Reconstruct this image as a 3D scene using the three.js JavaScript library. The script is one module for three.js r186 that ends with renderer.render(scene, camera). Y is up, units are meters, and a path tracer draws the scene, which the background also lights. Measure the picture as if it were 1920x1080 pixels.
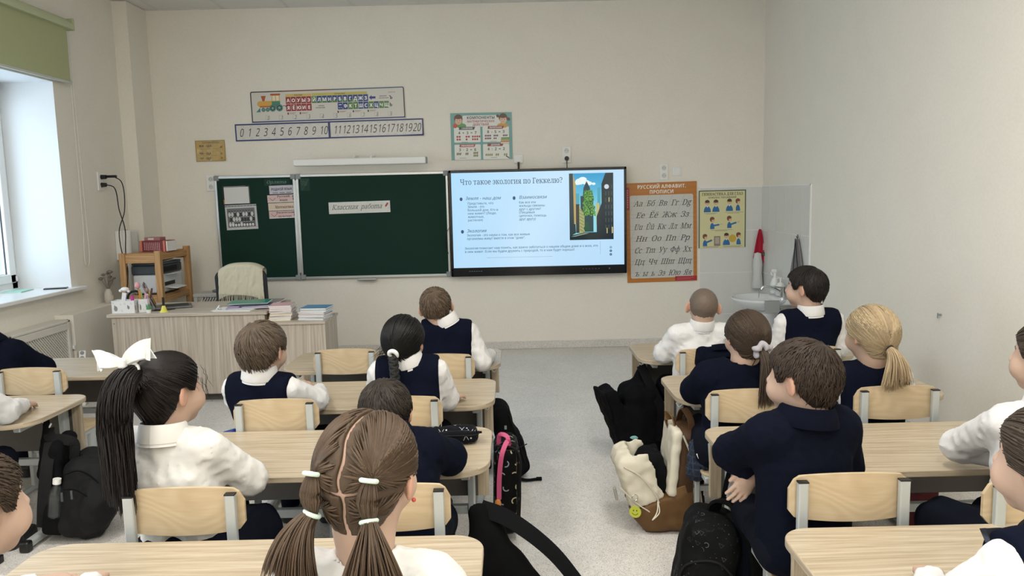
import * as THREE from 'three';
import { RoundedBoxGeometry } from 'three/addons/geometries/RoundedBoxGeometry.js';
import { mergeGeometries } from 'three/addons/utils/BufferGeometryUtils.js';
import { RectAreaLightUniformsLib } from 'three/addons/lights/RectAreaLightUniformsLib.js';
import { createNoise3D } from 'simplex-noise';

// ---------------------------------------------------------------- camera, light, exposure
const scene = new THREE.Scene();
const camera = new THREE.PerspectiveCamera(2 * Math.atan(540 / 1440) * 180 / Math.PI, 16 / 9, 0.05, 80);
camera.rotation.order = 'YXZ';
camera.position.set(0, 1.5, 0);
camera.rotation.set(THREE.MathUtils.degToRad(-6.93), 0, THREE.MathUtils.degToRad(-1.3));
const renderer = new THREE.WebGLRenderer({ antialias: true });
renderer.toneMapping = THREE.LinearToneMapping;
renderer.toneMappingExposure = 1.09;
renderer.shadowMap.enabled = true;
RectAreaLightUniformsLib.init();
scene.background = new THREE.Color().setRGB(0.80, 0.93, 1.06);     // overcast winter sky
scene.backgroundIntensity = 1.0;

const XL = -3.475, XR = 2.42, ZB = -7.4, ZF = 4.0, YC = 3.27;      // room
const WIN = [[-6.03, -4.13], [-3.3, -0.9], [-0.1, 2.3]];           // window openings along the left wall (z ranges)
const WY0 = 0.855, WY1 = 2.44, REVEAL = 0.42;
const SKY_LIGHT = 2.2, PANEL_LIGHT = 26.5;
for (const [a, b] of WIN) {                                        // the daylight that comes in through each window
  const l = new THREE.RectAreaLight(new THREE.Color().setRGB(0.66, 0.88, 1.1), SKY_LIGHT, b - a, WY1 - WY0);
  l.position.set(XL - REVEAL - 0.16, (WY0 + WY1) / 2, (a + b) / 2);
  l.lookAt(XL + 5, (WY0 + WY1) / 2, (a + b) / 2);
  l.name = 'window_daylight'; scene.add(l);
}
const PANELS = [];                                                 // ceiling luminaires (x, z), all outside the picture
for (const z of [-2.35, -0.55, 1.25, 3.05]) for (const x of [-1.72, 0.68]) PANELS.push([x, z]);
for (const [x, z] of PANELS) {
  const l = new THREE.RectAreaLight(new THREE.Color().setRGB(1.0, 0.965, 0.905), PANEL_LIGHT, 0.58, 0.58);
  l.position.set(x, YC - 0.03, z); l.lookAt(x, 0, z); l.name = 'ceiling_panel_light'; scene.add(l);
}

// ---------------------------------------------------------------- helpers
const V = (x, y, z) => new THREE.Vector3(x, y, z);
function rng(seed) { let a = seed >>> 0; return () => { a = (a + 0x6D2B79F5) | 0; let t = Math.imul(a ^ (a >>> 15), 1 | a); t = (t + Math.imul(t ^ (t >>> 7), 61 | t)) ^ t; return ((t ^ (t >>> 14)) >>> 0) / 4294967296; }; }
const noise = createNoise3D(rng(11));
const taken = {};
function numbered(n) { const k = (taken[n] = (taken[n] ?? -1) + 1); return k ? n + '_' + String(k).padStart(3, '0') : n; }
function shadow(o) { o.castShadow = true; o.receiveShadow = true; return o; }
function flat(g) {
  if (g.index) g = g.toNonIndexed();
  for (const k of Object.keys(g.attributes)) if (!['position', 'normal', 'uv', 'color'].includes(k)) g.deleteAttribute(k);
  return g;
}
function merge(gs) {
  gs = [].concat(gs); if (gs.length === 1) return gs[0];
  gs = gs.map(flat);
  const hasC = gs.every((g) => g.attributes.color), hasU = gs.every((g) => g.attributes.uv);
  for (const g of gs) { if (!hasC) g.deleteAttribute('color'); if (!hasU) g.deleteAttribute('uv'); }
  return mergeGeometries(gs, false);
}
function part(name, geos, mat, parent) { const m = shadow(new THREE.Mesh(merge(geos), mat)); m.name = name; parent.add(m); return m; }
function tag(o, label, category, group, kind) {
  if (label) o.userData.label = label; if (category) o.userData.category = category;
  if (group) o.userData.group = group; if (kind) o.userData.kind = kind; return o;
}
function thing(name, label, category, pos = [0, 0, 0], ry = 0, group) {
  const g = new THREE.Group(); g.name = numbered(name); g.position.set(...pos); g.rotation.y = ry; scene.add(g); return tag(g, label, category, group);
}
function solo(name, label, category, geos, mat, group) { const m = part(numbered(name), geos, mat, scene); return tag(m, label, category, group); }
function struct(name, geos, mat) { const m = part(name, geos, mat, scene); m.userData.kind = 'structure'; return m; }
function structGroup(name) { const g = new THREE.Group(); g.name = name; g.userData.kind = 'structure'; scene.add(g); return g; }
const T = (g, x = 0, y = 0, z = 0, rx = 0, ry = 0, rz = 0) => { if (rx || ry || rz) g.applyMatrix4(new THREE.Matrix4().makeRotationFromEuler(new THREE.Euler(rx, ry, rz, 'YXZ'))); return g.translate(x, y, z); };
const box = (w, h, d, x = 0, y = 0, z = 0, r = 0, ry = 0, rz = 0, rx = 0) => T(r ? new RoundedBoxGeometry(w, h, d, 2, r) : new THREE.BoxGeometry(w, h, d), x, y, z, rx, ry, rz);
const span = (x0, x1, y0, y1, z0, z1, r = 0) => box(x1 - x0, y1 - y0, z1 - z0, (x0 + x1) / 2, (y0 + y1) / 2, (z0 + z1) / 2, r);
const cyl = (r0, r1, h, x, y, z, n = 20, rx = 0, ry = 0, rz = 0) => T(new THREE.CylinderGeometry(r0, r1, h, n), x, y, z, rx, ry, rz);
const ball = (r, x, y, z, sx = 1, sy = 1, sz = 1, n = 16) => { const g = new THREE.SphereGeometry(r, n, Math.max(6, n >> 1)); g.scale(sx, sy, sz); return g.translate(x, y, z); };
function tube(pts, r, n = 24, m = 6, closed = false) { return new THREE.TubeGeometry(new THREE.CatmullRomCurve3(pts.map((p) => V(...p)), closed), n, r, m, closed); }
function rod(a, b, r, m = 10, r2 = r) { const A = V(...a), B = V(...b), d = B.clone().sub(A), g = new THREE.CylinderGeometry(r2, r, d.length(), m); g.applyQuaternion(new THREE.Quaternion().setFromUnitVectors(V(0, 1, 0), d.normalize())); return g.translate((A.x + B.x) / 2, (A.y + B.y) / 2, (A.z + B.z) / 2); }
// a flat band (strap, ribbon) of width w and thickness t swept along points; up gives the band's face normal
function band(pts, w, t, up = [0, 1, 0], n = 30, taper = null) {
  const c = new THREE.CatmullRomCurve3(pts.map((p) => V(...p))), pos = [], idx = [], U = V(...up);
  for (let i = 0; i <= n; i++) {
    const p = c.getPoint(i / n), tg = c.getTangent(i / n), s = tg.clone().cross(U).normalize(), nn = s.clone().cross(tg).normalize(), W = w * (taper ? taper(i / n) : 1);
    for (const [a, b] of [[-1, -1], [1, -1], [1, 1], [-1, 1]]) pos.push(p.x + s.x * a * W / 2 + nn.x * b * t / 2, p.y + s.y * a * W / 2 + nn.y * b * t / 2, p.z + s.z * a * W / 2 + nn.z * b * t / 2);
    if (i) { const A = (i - 1) * 4, B = i * 4; for (let k = 0; k < 4; k++) { const k2 = (k + 1) % 4; idx.push(A + k, B + k, A + k2, A + k2, B + k, B + k2); } }
  }
  idx.push(0, 1, 2, 0, 2, 3); const E = n * 4; idx.push(E, E + 2, E + 1, E, E + 3, E + 2);
  const g = new THREE.BufferGeometry(); g.setAttribute('position', new THREE.Float32BufferAttribute(pos, 3)); g.setIndex(idx);
  const q = g.toNonIndexed(); q.computeVertexNormals(); return q;
}
function boxUV(g, along = 'x') {                                   // uv in metres; u runs along the grain axis
  g = flat(g); const p = g.attributes.position, n = g.attributes.normal, uv = [];
  for (let i = 0; i < p.count; i++) {
    const c = { x: p.getX(i), y: p.getY(i), z: p.getZ(i) }, a = [Math.abs(n.getX(i)), Math.abs(n.getY(i)), Math.abs(n.getZ(i))];
    const drop = a[0] > a[1] && a[0] > a[2] ? 'x' : a[1] > a[2] ? 'y' : 'z', rest = ['x', 'y', 'z'].filter((k) => k !== drop);
    const u = rest.includes(along) ? along : rest[0], v = rest.find((k) => k !== u);
    uv.push(c[u] + (drop === 'z' ? 0.31 : 0), c[v] + (drop === 'x' ? 0.17 : 0));
  }
  g.setAttribute('uv', new THREE.Float32BufferAttribute(uv, 2)); return g;
}
function rrect(w, h, rs) {                                          // rounded rectangle, radii [bl, br, tr, tl]
  const s = new THREE.Shape(), x = w / 2, y = h / 2, [a, b, c, d] = [].concat(rs).length === 1 ? Array(4).fill([].concat(rs)[0]) : rs;
  s.moveTo(-x + a, -y); s.lineTo(x - b, -y); s.absarc(x - b, -y + b, b, -Math.PI / 2, 0); s.lineTo(x, y - c); s.absarc(x - c, y - c, c, 0, Math.PI / 2);
  s.lineTo(-x + d, y); s.absarc(-x + d, y - d, d, Math.PI / 2, Math.PI); s.lineTo(-x, -y + a); s.absarc(-x + a, -y + a, a, Math.PI, Math.PI * 1.5); return s;
}
const extr = (shape, depth, bevel = 0, n = 8) => new THREE.ExtrudeGeometry(shape, { depth: depth - 2 * bevel, bevelEnabled: bevel > 0, bevelThickness: bevel, bevelSize: bevel, bevelOffset: -bevel, bevelSegments: 2, curveSegments: n }).translate(0, 0, bevel);
const lathe = (pts, n = 28) => new THREE.LatheGeometry(pts.map(([a, b]) => new THREE.Vector2(a, b)), n);

// ---------------------------------------------------------------- textures
function dataTex(w, h, f, srgb = true) {
  const d = new Uint8Array(w * h * 4);
  for (let y = 0; y < h; y++) for (let x = 0; x < w; x++) { const c = f(x / w, y / h, x, y), i = (y * w + x) * 4; d[i] = c[0]; d[i + 1] = c[1]; d[i + 2] = c[2]; d[i + 3] = 255; }
  const t = new THREE.DataTexture(d, w, h); t.wrapS = t.wrapT = THREE.RepeatWrapping; t.magFilter = THREE.LinearFilter; t.minFilter = THREE.LinearMipmapLinearFilter; t.generateMipmaps = true;
  if (srgb) t.colorSpace = THREE.SRGBColorSpace; t.needsUpdate = true; return t;
}
function canvasTex(w, h, draw) {
  const c = document.createElement('canvas'); c.width = w; c.height = h; const g = c.getContext('2d'); draw(g, w, h);
  const t = new THREE.CanvasTexture(c); t.colorSpace = THREE.SRGBColorSpace; t.anisotropy = 8; return t;
}
const cl = (v) => Math.max(0, Math.min(255, v));
const TAU = Math.PI * 2;
// periodic noise in both directions
function pn(u, v, fu, fv, s) { const a = u * TAU, b = v * TAU, ru = fu / TAU, rv = fv / TAU; return noise(Math.cos(a) * ru + s, Math.sin(a) * ru + Math.cos(b) * rv * 1.0, Math.sin(b) * rv + s * 2.3); }
function woodTex(w, h, base, amp, fu, fv, seed, flame = 0) {
  const r = rng(seed), lines = []; for (let i = 0; i < h; i++) lines.push(r() - 0.5);
  return dataTex(w, h, (u, v, x, y) => {
    const wv = flame ? pn(u, v, 2.2, 2.2, seed) * flame : 0;
    let n = pn(u, v, fu, fv, seed) * 0.55 + pn(u, v, fu * 2.5, fv * 3.1, seed + 5) * 0.35 + pn(u, v, fu * 6, fv * 8, seed + 9) * 0.2;
    if (flame) n = n * 0.45 + Math.sin((v * 9 + wv * 3.2) * TAU) * 0.3;
    n += lines[y] * 0.16;
    return [cl(base[0] + n * amp[0]), cl(base[1] + n * amp[1]), cl(base[2] + n * amp[2])];
  });
}
const rep = (t, mu, mv) => { t.repeat.set(1 / mu, 1 / mv); return t; };

const std = (c, rough = 0.6, metal = 0, o = {}) => new THREE.MeshStandardMaterial({ color: Array.isArray(c) ? new THREE.Color().setRGB(...c) : new THREE.Color(c), roughness: rough, metalness: metal, ...o });
const phy = (c, rough = 0.6, metal = 0, o = {}) => new THREE.MeshPhysicalMaterial({ color: Array.isArray(c) ? new THREE.Color().setRGB(...c) : new THREE.Color(c), roughness: rough, metalness: metal, ...o });

const cloth = (c) => phy(c, 0.95, 0, { specularIntensity: 0.18 });
const deskTex = rep(woodTex(1024, 512, [180, 165, 141], [24, 26, 28], 3, 34, 3), 1.25, 0.62);
const deskTex2 = deskTex.clone(); deskTex2.offset.set(0.37, 0.21); deskTex2.needsUpdate = true;
const plyTex = rep(woodTex(512, 512, [200, 179, 146], [14, 16, 18], 2, 12, 21, 0.5), 0.5, 0.4);
const plyTex2 = plyTex.clone(); plyTex2.offset.set(0.4, 0.6); plyTex2.needsUpdate = true;
const ashTex = rep(woodTex(1024, 512, [190, 178, 163], [30, 30, 30], 2.2, 30, 41), 1.4, 0.7);
const pineTex = rep(woodTex(512, 256, [186, 144, 96], [34, 34, 30], 2, 14, 51), 0.8, 0.2);
const wallTex = rep(dataTex(512, 512, (u, v) => { const n = pn(u, v, 60, 60, 2) * 2 + pn(u, v, 4, 4, 6) * 1; return [cl(241 + n), cl(236 + n), cl(225 + n)]; }), 1.2, 1.2);
const wallBump = rep(dataTex(512, 512, (u, v) => { const n = 128 + pn(u, v, 90, 90, 12) * 60 + pn(u, v, 200, 200, 17) * 50; return [cl(n), cl(n), cl(n)]; }, false), 0.8, 0.8);
const fr = rng(77);
const floorTex = rep(dataTex(1024, 1024, (u, v) => {
  const n = pn(u, v, 5, 5, 8) * 4 + pn(u, v, 40, 40, 14) * 4, k = fr(); let c = [224, 220, 214];
  if (k < 0.07) c = [142, 138, 133]; else if (k < 0.12) c = [234, 233, 231]; else if (k < 0.15) c = [176, 157, 142]; else if (k < 0.3) c = [206, 203, 199];
  return [cl(c[0] + n), cl(c[1] + n), cl(c[2] + n)];
}), 2.2, 2.2);
const knitBump = rep(dataTex(256, 256, (u, v) => { const n = 128 + 60 * Math.sin(u * TAU * 32) * Math.sin(v * TAU * 32); return [n, n, n]; }, false), 0.1, 0.1);

const M = {
  wall: std(0xffffff, 0.85, 0, { map: wallTex, bumpMap: wallBump, bumpScale: 0.0006 }),
  column: std(0xffffff, 0.85, 0, { map: wallTex }),
  floor: std(0xffffff, 0.42, 0, { map: floorTex }),
  ceil: std('#e4e2dd', 0.9), tbar: std('#d9d8d4', 0.5),
  reveal: std('#eef1f2', 0.6), pvc: std('#f2f4f5', 0.35), sill: std('#f0f1ef', 0.3),
  glass: phy('#ffffff', 0.02, 0, { transmission: 1, thickness: 0 }),
  desk: std(0xffffff, 0.38, 0, { map: deskTex }), desk2: std(0xffffff, 0.38, 0, { map: deskTex2 }),
  ply: std(0xffffff, 0.36, 0, { map: plyTex }), ply2: std(0xffffff, 0.36, 0, { map: plyTex2 }), plyEdge: std('#c9ab7c', 0.6),
  ash: std(0xffffff, 0.5, 0, { map: ashTex }), pine: std(0xffffff, 0.55, 0, { map: pineTex }),
  metal: std('#c0c6c6', 0.38, 0.25), chrome: std('#d8dadb', 0.12, 1), alu: std('#c9cccb', 0.32, 0.7), bolt: std('#8d9192', 0.3, 0.9),
  black: std('#141415', 0.45), blackGloss: std('#0c0d0f', 0.18), shadedPanel: std('#5a5652', 0.6), white: std('#f1f1ee', 0.4), paper: std('#efeeea', 0.8), greyPl: std('#8f9496', 0.5),
  board: phy('#0e3128', 0.6, 0, { specularIntensity: 0.35 }), navy: cloth([0.0036, 0.005, 0.0125]), black2: cloth([0.0035, 0.0036, 0.004]), blackCloth: cloth([0.0045, 0.0048, 0.006]),
  vest: cloth([0.0038, 0.0056, 0.0145]), shirt: std([0.71, 0.705, 0.70], 0.8), shirt2: std([0.74, 0.73, 0.70], 0.8),
  trousers: cloth([0.006, 0.0075, 0.014]), shoe: std([0.02, 0.02, 0.022], 0.5), tights: cloth([0.01, 0.01, 0.013]),
  cream: cloth('#d6d0be'), brown: std('#5f421d', 0.7), brownD: std('#4a3117', 0.7), pink: std('#c4527c', 0.6), tile: std('#dfe0dc', 0.18), grout: std('#eceae4', 0.8), porcelain: phy('#eef1f2', 0.12, 0, { clearcoat: 0.6, clearcoatRoughness: 0.05 }),
};
console.log('materials');

// ---------------------------------------------------------------- the room
const TH = 0.12;
struct('floor', (() => { const g = boxUV(span(XL - 0.1, XR + 0.1, -0.1, 0, ZB - 0.1, ZF + 0.1)); return g; })(), M.floor);
struct('wall_back', boxUV(span(XL - TH, XR + TH, 0, YC + 0.2, ZB - TH, ZB)), M.wall);
struct('wall_right', boxUV(span(XR, XR + TH, 0, YC + 0.2, ZB, ZF)), M.wall);
struct('wall_rear', boxUV(span(XL - TH, XR + TH, 0, YC + 0.2, ZF, ZF + TH)), M.wall);
{
  const X0 = XL - REVEAL - 0.1, gs = [span(X0, XL, 0, WY0 - 0.03, ZB, ZF), span(X0, XL, WY1, YC + 0.2, ZB, ZF)];
  const edges = [ZB, ...WIN.flat(), ZF];
  for (let i = 0; i < edges.length; i += 2) gs.push(span(X0, XL, WY0 - 0.03, WY1, edges[i], edges[i + 1]));
  struct('wall_left', gs.map((g) => boxUV(g)), M.wall);
}
struct('wall_corner_column', boxUV(span(XL, -3.345, 0, YC, ZB, -7.03)), M.column);
// grey linoleum turned up along the foot of the wall
struct('baseboard_back', boxUV(span(-3.345, XR, 0, 0.075, ZB, ZB + 0.012, 0.005)), M.floor);
struct('baseboard_right', boxUV(span(XR - 0.012, XR, 0, 0.075, ZB, ZF, 0.005)), M.floor);
{
  const c = structGroup('ceiling');
  part('slab', span(XL - TH, XR + TH, YC + 0.06, YC + 0.2, ZB, ZF), M.ceil, c);
  const xs = [XL], zs = [ZB]; for (let x = -3.22; x < XR; x += 0.6) xs.push(x); xs.push(XR); for (let z = -6.85; z < ZF; z += 0.6) zs.push(z); zs.push(ZF);
  const geoms = {}, lamps = PANELS.map((p) => p.join());
  const isLamp = (x, z) => PANELS.some(([a, b]) => Math.abs(a - x) < 0.3 && Math.abs(b - z) < 0.3);
  let tiles = 0;
  for (let i = 0; i + 1 < xs.length; i++) for (let j = 0; j + 1 < zs.length; j++) {
    const w = xs[i + 1] - xs[i], d = zs[j + 1] - zs[j], x = (xs[i] + xs[i + 1]) / 2, z = (zs[j] + zs[j + 1]) / 2; if (w < 0.03 || d < 0.03) continue;
    const k = w.toFixed(3) + d.toFixed(3); geoms[k] ??= new THREE.BoxGeometry(w - 0.006, 0.015, d - 0.006);
    const m = shadow(new THREE.Mesh(geoms[k], M.ceil)); m.name = tiles ? 'ceiling_tile_' + String(tiles).padStart(3, '0') : 'ceiling_tile'; tiles++; m.position.set(x, YC + 0.012, z); c.add(m);
  }
  const bars = []; for (const x of xs.slice(1, -1)) bars.push(span(x - 0.012, x + 0.012, YC, YC + 0.03, ZB, ZF)); for (const z of zs.slice(1, -1)) bars.push(span(XL, XR, YC, YC + 0.03, z - 0.012, z + 0.012));
  bars.push(span(XL, XL + 0.02, YC, YC + 0.03, ZB, ZF), span(XR - 0.02, XR, YC, YC + 0.03, ZB, ZF), span(XL, XR, YC, YC + 0.03, ZB, ZB + 0.02));
  part('grid_bars', bars, M.tbar, c);
}
const glow = std('#000000', 0.6, 0, { emissive: new THREE.Color(1, 0.96, 0.88), emissiveIntensity: 2.2 });
for (const [x, z] of PANELS) {
  const t = thing('ceiling_lamp', 'flat square white luminaire set in the tiled ceiling', 'ceiling lamp', [x, YC, z], 0, 'square luminaires in the ceiling');
  part('frame', [span(-0.3, 0.3, -0.012, 0.004, -0.3, -0.28), span(-0.3, 0.3, -0.012, 0.004, 0.28, 0.3), span(-0.3, -0.28, -0.012, 0.004, -0.28, 0.28), span(0.28, 0.3, -0.012, 0.004, -0.28, 0.28)], M.white, t);
  part('diffuser', span(-0.28, 0.28, -0.006, 0.002, -0.28, 0.28), glow, t);
}
// windows: reveal, frame, pane, sill
WIN.forEach(([a, b], i) => {
  const w = structGroup('window_' + (i + 1)), X = XL - REVEAL, L = 0.004, F = 0.07;
  part('reveal', [span(X, XL, WY0, WY1, a, a + L), span(X, XL, WY0, WY1, b - L, b), span(X, XL, WY1 - L, WY1, a, b)], M.reveal, w);
  const fr = (z0, z1) => [span(X - 0.06, X, WY0, WY0 + F, z0, z1, 0.006), span(X - 0.06, X, WY1 - F, WY1, z0, z1, 0.006), span(X - 0.06, X, WY0, WY1, z0, z0 + F, 0.006), span(X - 0.06, X, WY0, WY1, z1 - F, z1, 0.006)];
  const m = (a + b) / 2; part('window_frame', [...fr(a, m), ...fr(m, b)], M.pvc, w);
  const sash = (z0, z1) => { const s = part('sash', [span(X - 0.04, X + 0.02, WY0 + 0.05, WY0 + 0.12, z0, z1, 0.008), span(X - 0.04, X + 0.02, WY1 - 0.12, WY1 - 0.05, z0, z1, 0.008), span(X - 0.04, X + 0.02, WY0 + 0.05, WY1 - 0.05, z0, z0 + 0.07, 0.008), span(X - 0.04, X + 0.02, WY0 + 0.05, WY1 - 0.05, z1 - 0.07, z1, 0.008)], M.pvc, w);
    part('pane', span(X - 0.014, X - 0.008, WY0 + 0.1, WY1 - 0.1, z0 + 0.05, z1 - 0.05), M.glass, s);
    part('gasket', [span(X - 0.018, X - 0.006, WY0 + 0.116, WY0 + 0.122, z0 + 0.066, z1 - 0.066), span(X - 0.018, X - 0.006, WY0 + 0.12, WY1 - 0.12, z0 + 0.066, z0 + 0.072)], M.black, s);
    part('hinge', span(X + 0.0, X + 0.03, WY0 + 0.06, WY0 + 0.1, z0 + 0.0, z0 + 0.014, 0.004), M.pvc, s); };
  sash(a + 0.04, m - 0.04); sash(m + 0.04, b - 0.04);
  part('sill', span(X, XL + 0.07, WY0 - 0.03, WY0, a - 0.1, b + 0.1, 0.008), M.sill, w);
});
struct('ground_outside', span(-40, XL - REVEAL - 0.3, -3.6, -3.5, -30, 20), std('#dfe3e6', 0.9));

// tiled splashback in the right corner: single tiles with recessed joints, white edging strip
{
  const w = structGroup('wall_tiling'), TOP = 1.52, rows = [[1.115, TOP], [0.71, 1.11], [0.305, 0.705], [0.08, 0.30]];
  part('grout_bed', [span(1.82, XR, 0.075, TOP, ZB, ZB + 0.006), span(XR - 0.006, XR, 0.075, TOP, ZB, -6.21)], M.grout, w);
  const cols = [[1.823, 1.95], [1.953, 2.135], [2.138, 2.318], [2.321, XR - 0.008]], cz = [[ZB + 0.008, -7.2], [-7.197, -7.0], [-6.997, -6.8], [-6.797, -6.6], [-6.597, -6.4], [-6.397, -6.213]];
  for (const [y0, y1] of rows) {
    for (const [x0, x1] of cols) part('tile', span(x0, x1, y0, y1 - 0.003, ZB + 0.002, ZB + 0.0075), M.tile, w);
    for (const [z0, z1] of cz) part('tile', span(XR - 0.0075, XR - 0.002, y0, y1 - 0.003, z0, z1), M.tile, w);
  }
  part('edging', [span(1.81, XR, TOP, TOP + 0.012, ZB, ZB + 0.01), span(XR - 0.01, XR, TOP, TOP + 0.014, ZB, -6.2), span(XR - 0.01, XR, 0.075, TOP + 0.014, -6.21, -6.195)], M.white, w);
}
// low boxed-in ledge along the window wall
struct('trim_1', boxUV(span(XL, -3.335, 0, 0.667, -7.03, -5.77)), M.column);
console.log('room');

// ---------------------------------------------------------------- window side: blind, chain, radiator cover, things on the sill
{
  const t = thing('roller_blind', 'olive green roller blind pulled a quarter down over the window', 'blind', [XL, 0, 0]);
  const green = phy('#ccd2a4', 0.9, 0, { transmission: 0.3, thickness: 0, side: THREE.DoubleSide });
  part('fabric', span(0.048, 0.0492, 2.455, 2.87, -6.19, -4.0), green, t);
  part('cassette', [extr((() => { const s = new THREE.Shape(); s.moveTo(0, 0); s.lineTo(0.085, 0.005); s.quadraticCurveTo(0.098, 0.075, 0.03, 0.085); s.lineTo(0, 0.085); return s; })(), 2.25, 0, 8).translate(0.002, 2.855, -6.235)], std('#c2c9a6', 0.5), t);
  part('bottom_bar', span(0.04, 0.058, 2.44, 2.46, -6.2, -3.99, 0.005), std('#c9cdc6', 0.4), t);
  part('end_cap', span(0.002, 0.09, 2.853, 2.945, -6.24, -6.225, 0.004), std('#b9c09a', 0.5), t);
  part('chain', tube([[0.03, 2.86, -6.23], [0.02, 2.2, -6.24], [0.018, 1.3, -6.235], [0.018, 1.03, -6.22], [0.02, 0.99, -6.245], [0.022, 1.03, -6.275], [0.02, 1.4, -6.285], [0.02, 2.2, -6.275], [0.03, 2.86, -6.25]], 0.0022, 90, 5), M.white, t);
}
{
  const t = thing('radiator_cover', 'white radiator screen with diagonal lattice under the window sill', 'radiator cover', [XL, 0, 0]);
  const z0 = -5.74, z1 = -5.02, X = 0.12, Y = 0.64;
  const whiteish = std('#dcd9d0', 0.5);
  part('top_panel', span(0, X + 0.012, Y - 0.02, Y, z0, z1, 0.006), whiteish, t);
  part('frame', [span(X - 0.015, X + 0.010, Y - 0.075, Y - 0.021, z0, z1, 0.006), span(X - 0.015, X + 0.012, 0.06, 0.12, z0, z1, 0.006), span(X - 0.015, X + 0.012, 0.06, Y, z0, z0 + 0.035, 0.006), span(X - 0.015, X + 0.012, 0.06, Y, z1 - 0.035, z1, 0.006)], whiteish, t);
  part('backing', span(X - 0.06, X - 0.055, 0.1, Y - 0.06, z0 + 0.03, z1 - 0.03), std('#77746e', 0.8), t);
  const y0 = 0.12, y1 = Y - 0.075, za = z0 + 0.035, zb = z1 - 0.035, H = y1 - y0, s = 0.026;
  for (const dir of [1, -1]) for (let k = -H; k < zb - za; k += s) {   // slats at 45 degrees, clipped to the opening
    const t0 = Math.max(0, -k), t1 = Math.min(H, zb - za - k); if (t1 - t0 < 0.02) continue;
    const A = dir > 0 ? [za + k + t0, y0 + t0] : [zb - k - t0, y0 + t0], B = dir > 0 ? [za + k + t1, y0 + t1] : [zb - k - t1, y0 + t1], L = Math.hypot(B[0] - A[0], B[1] - A[1]);
    if (dir > 0 || Math.round(k / s) % 2 === 0) part('lattice_slat', T(new THREE.BoxGeometry(0.004, dir > 0 ? 0.0125 : 0.008, L), X - (dir > 0 ? 0.003 : 0.008), (A[1] + B[1]) / 2, (A[0] + B[0]) / 2, dir > 0 ? -Math.PI / 4 : Math.PI / 4), whiteish, t);
  }
  const v = thing('radiator_valve', 'white heating pipe with a thermostat knob beside the radiator screen', 'valve', [XL, 0, 0]);
  part('pipe', [rod([0.08, 0.02, -5.765], [0.08, 0.625, -5.765], 0.012), rod([0.02, 0.625, -5.765], [0.1, 0.625, -5.765], 0.014)], whiteish, v);
  part('knob', [cyl(0.02, 0.02, 0.05, 0.115, 0.42, -5.765, 16, 0, 0, Math.PI / 2)], M.white, v);
}
{
  const s = thing('surge_protector', 'white power strip with sockets leaning beside the radiator screen', 'power strip', [-3.27, 0.0, -5.72], 0.3);
  part('body', box(0.05, 0.3, 0.04, 0, 0.25, 0, 0.008, 0, 0, -0.35), M.white, s);
  part('foot', box(0.05, 0.03, 0.2, 0, 0.015, 0.02, 0.008), M.white, s);
  part('stand', rod([0, 0.02, 0.05], [0, 0.14, 0.04], 0.012), M.white, s);
  for (let i = 0; i < 3; i++) part('socket', T(cyl(0.014, 0.014, 0.003, 0, 0, 0, 16, Math.PI / 2), 0, 0.31 + i * 0.035, -0.0 - i * 0.012 + 0.001, -0.35), M.greyPl, s);
}
{
  const n = thing('notebook', 'mint green notebook lying on the window sill', 'notebook', [XL - 0.27, WY0, -5.78], 0.15);
  part('pages', box(0.14, 0.006, 0.2, 0, 0.004, 0), M.paper, n); part('cover', [box(0.145, 0.002, 0.205, 0, 0.001, 0), box(0.145, 0.002, 0.205, 0, 0.008, 0)], std('#a8dccb', 0.5), n);
  const p = thing('smartphone', 'black phone lying on the window sill beside the mint notebook', 'phone', [XL - 0.06, WY0, -5.92], 0.35);
  part('case', box(0.16, 0.009, 0.075, 0, 0.0045, 0, 0.004), M.blackGloss, p); part('screen', box(0.15, 0.001, 0.066, 0, 0.0095, 0), std('#14233d', 0.08), p);
}

// ---------------------------------------------------------------- sockets, switches, cables
function socket(label, x, y, z, ry, rowsN, kind, w = 0.08) {
  const t = thing(kind === 'switch' ? 'light_switch' : 'wall_socket', label, kind === 'switch' ? 'switch' : 'socket', [x, y, z], ry), h = rowsN * 0.072 + 0.01;
  part('plate', box(w, h, 0.012, 0, 0, 0.006, 0.004), M.white, t);
  for (let i = 0; i < rowsN; i++) {
    const cy = (rowsN - 1) * 0.036 - i * 0.072;
    if (kind === 'switch') part('rocker', box(0.055, 0.055, 0.008, 0, cy, 0.014, 0.003), M.white, t);
    else { const s = part('well', [T(new THREE.TorusGeometry(0.0195, 0.003, 8, 20), 0, cy, 0.013), cyl(0.019, 0.019, 0.003, 0, cy, 0.0112, 20, Math.PI / 2)], std('#dcdcd8', 0.5), t);
      for (const q of [-1, 1]) part('pin_hole', cyl(0.003, 0.003, 0.002, q * 0.0095, cy, 0.0134, 8, Math.PI / 2), M.black, s);
      for (const q of [-1, 1]) part('clip', box(0.004, 0.006, 0.003, 0, cy + q * 0.017, 0.0135), M.bolt, s); }
  }
  return t;
}
socket('white double socket on the wall beside the chalkboard side wing', -2.845, 1.675, ZB, 0, 2, 'socket', 0.085);
socket('white double socket above the handwriting alphabet poster', 1.472, 1.684, ZB, 0, 2, 'socket', 0.08);
socket('white rocker switch plate right next to a double socket', 1.597, 1.684, ZB, 0, 1, 'switch', 0.085);
socket('white double socket with a black plug above the display', 0.546, 1.865, ZB, 0, 2, 'socket', 0.085);
socket('white single switch plate at the corner of the arithmetic poster', 0.089, 1.836, ZB, 0, 1, 'switch', 0.085);
socket('white double socket with two black plugs on the window wall', XL, 1.69, -6.584, Math.PI / 2, 2, 'socket', 0.085);
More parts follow.
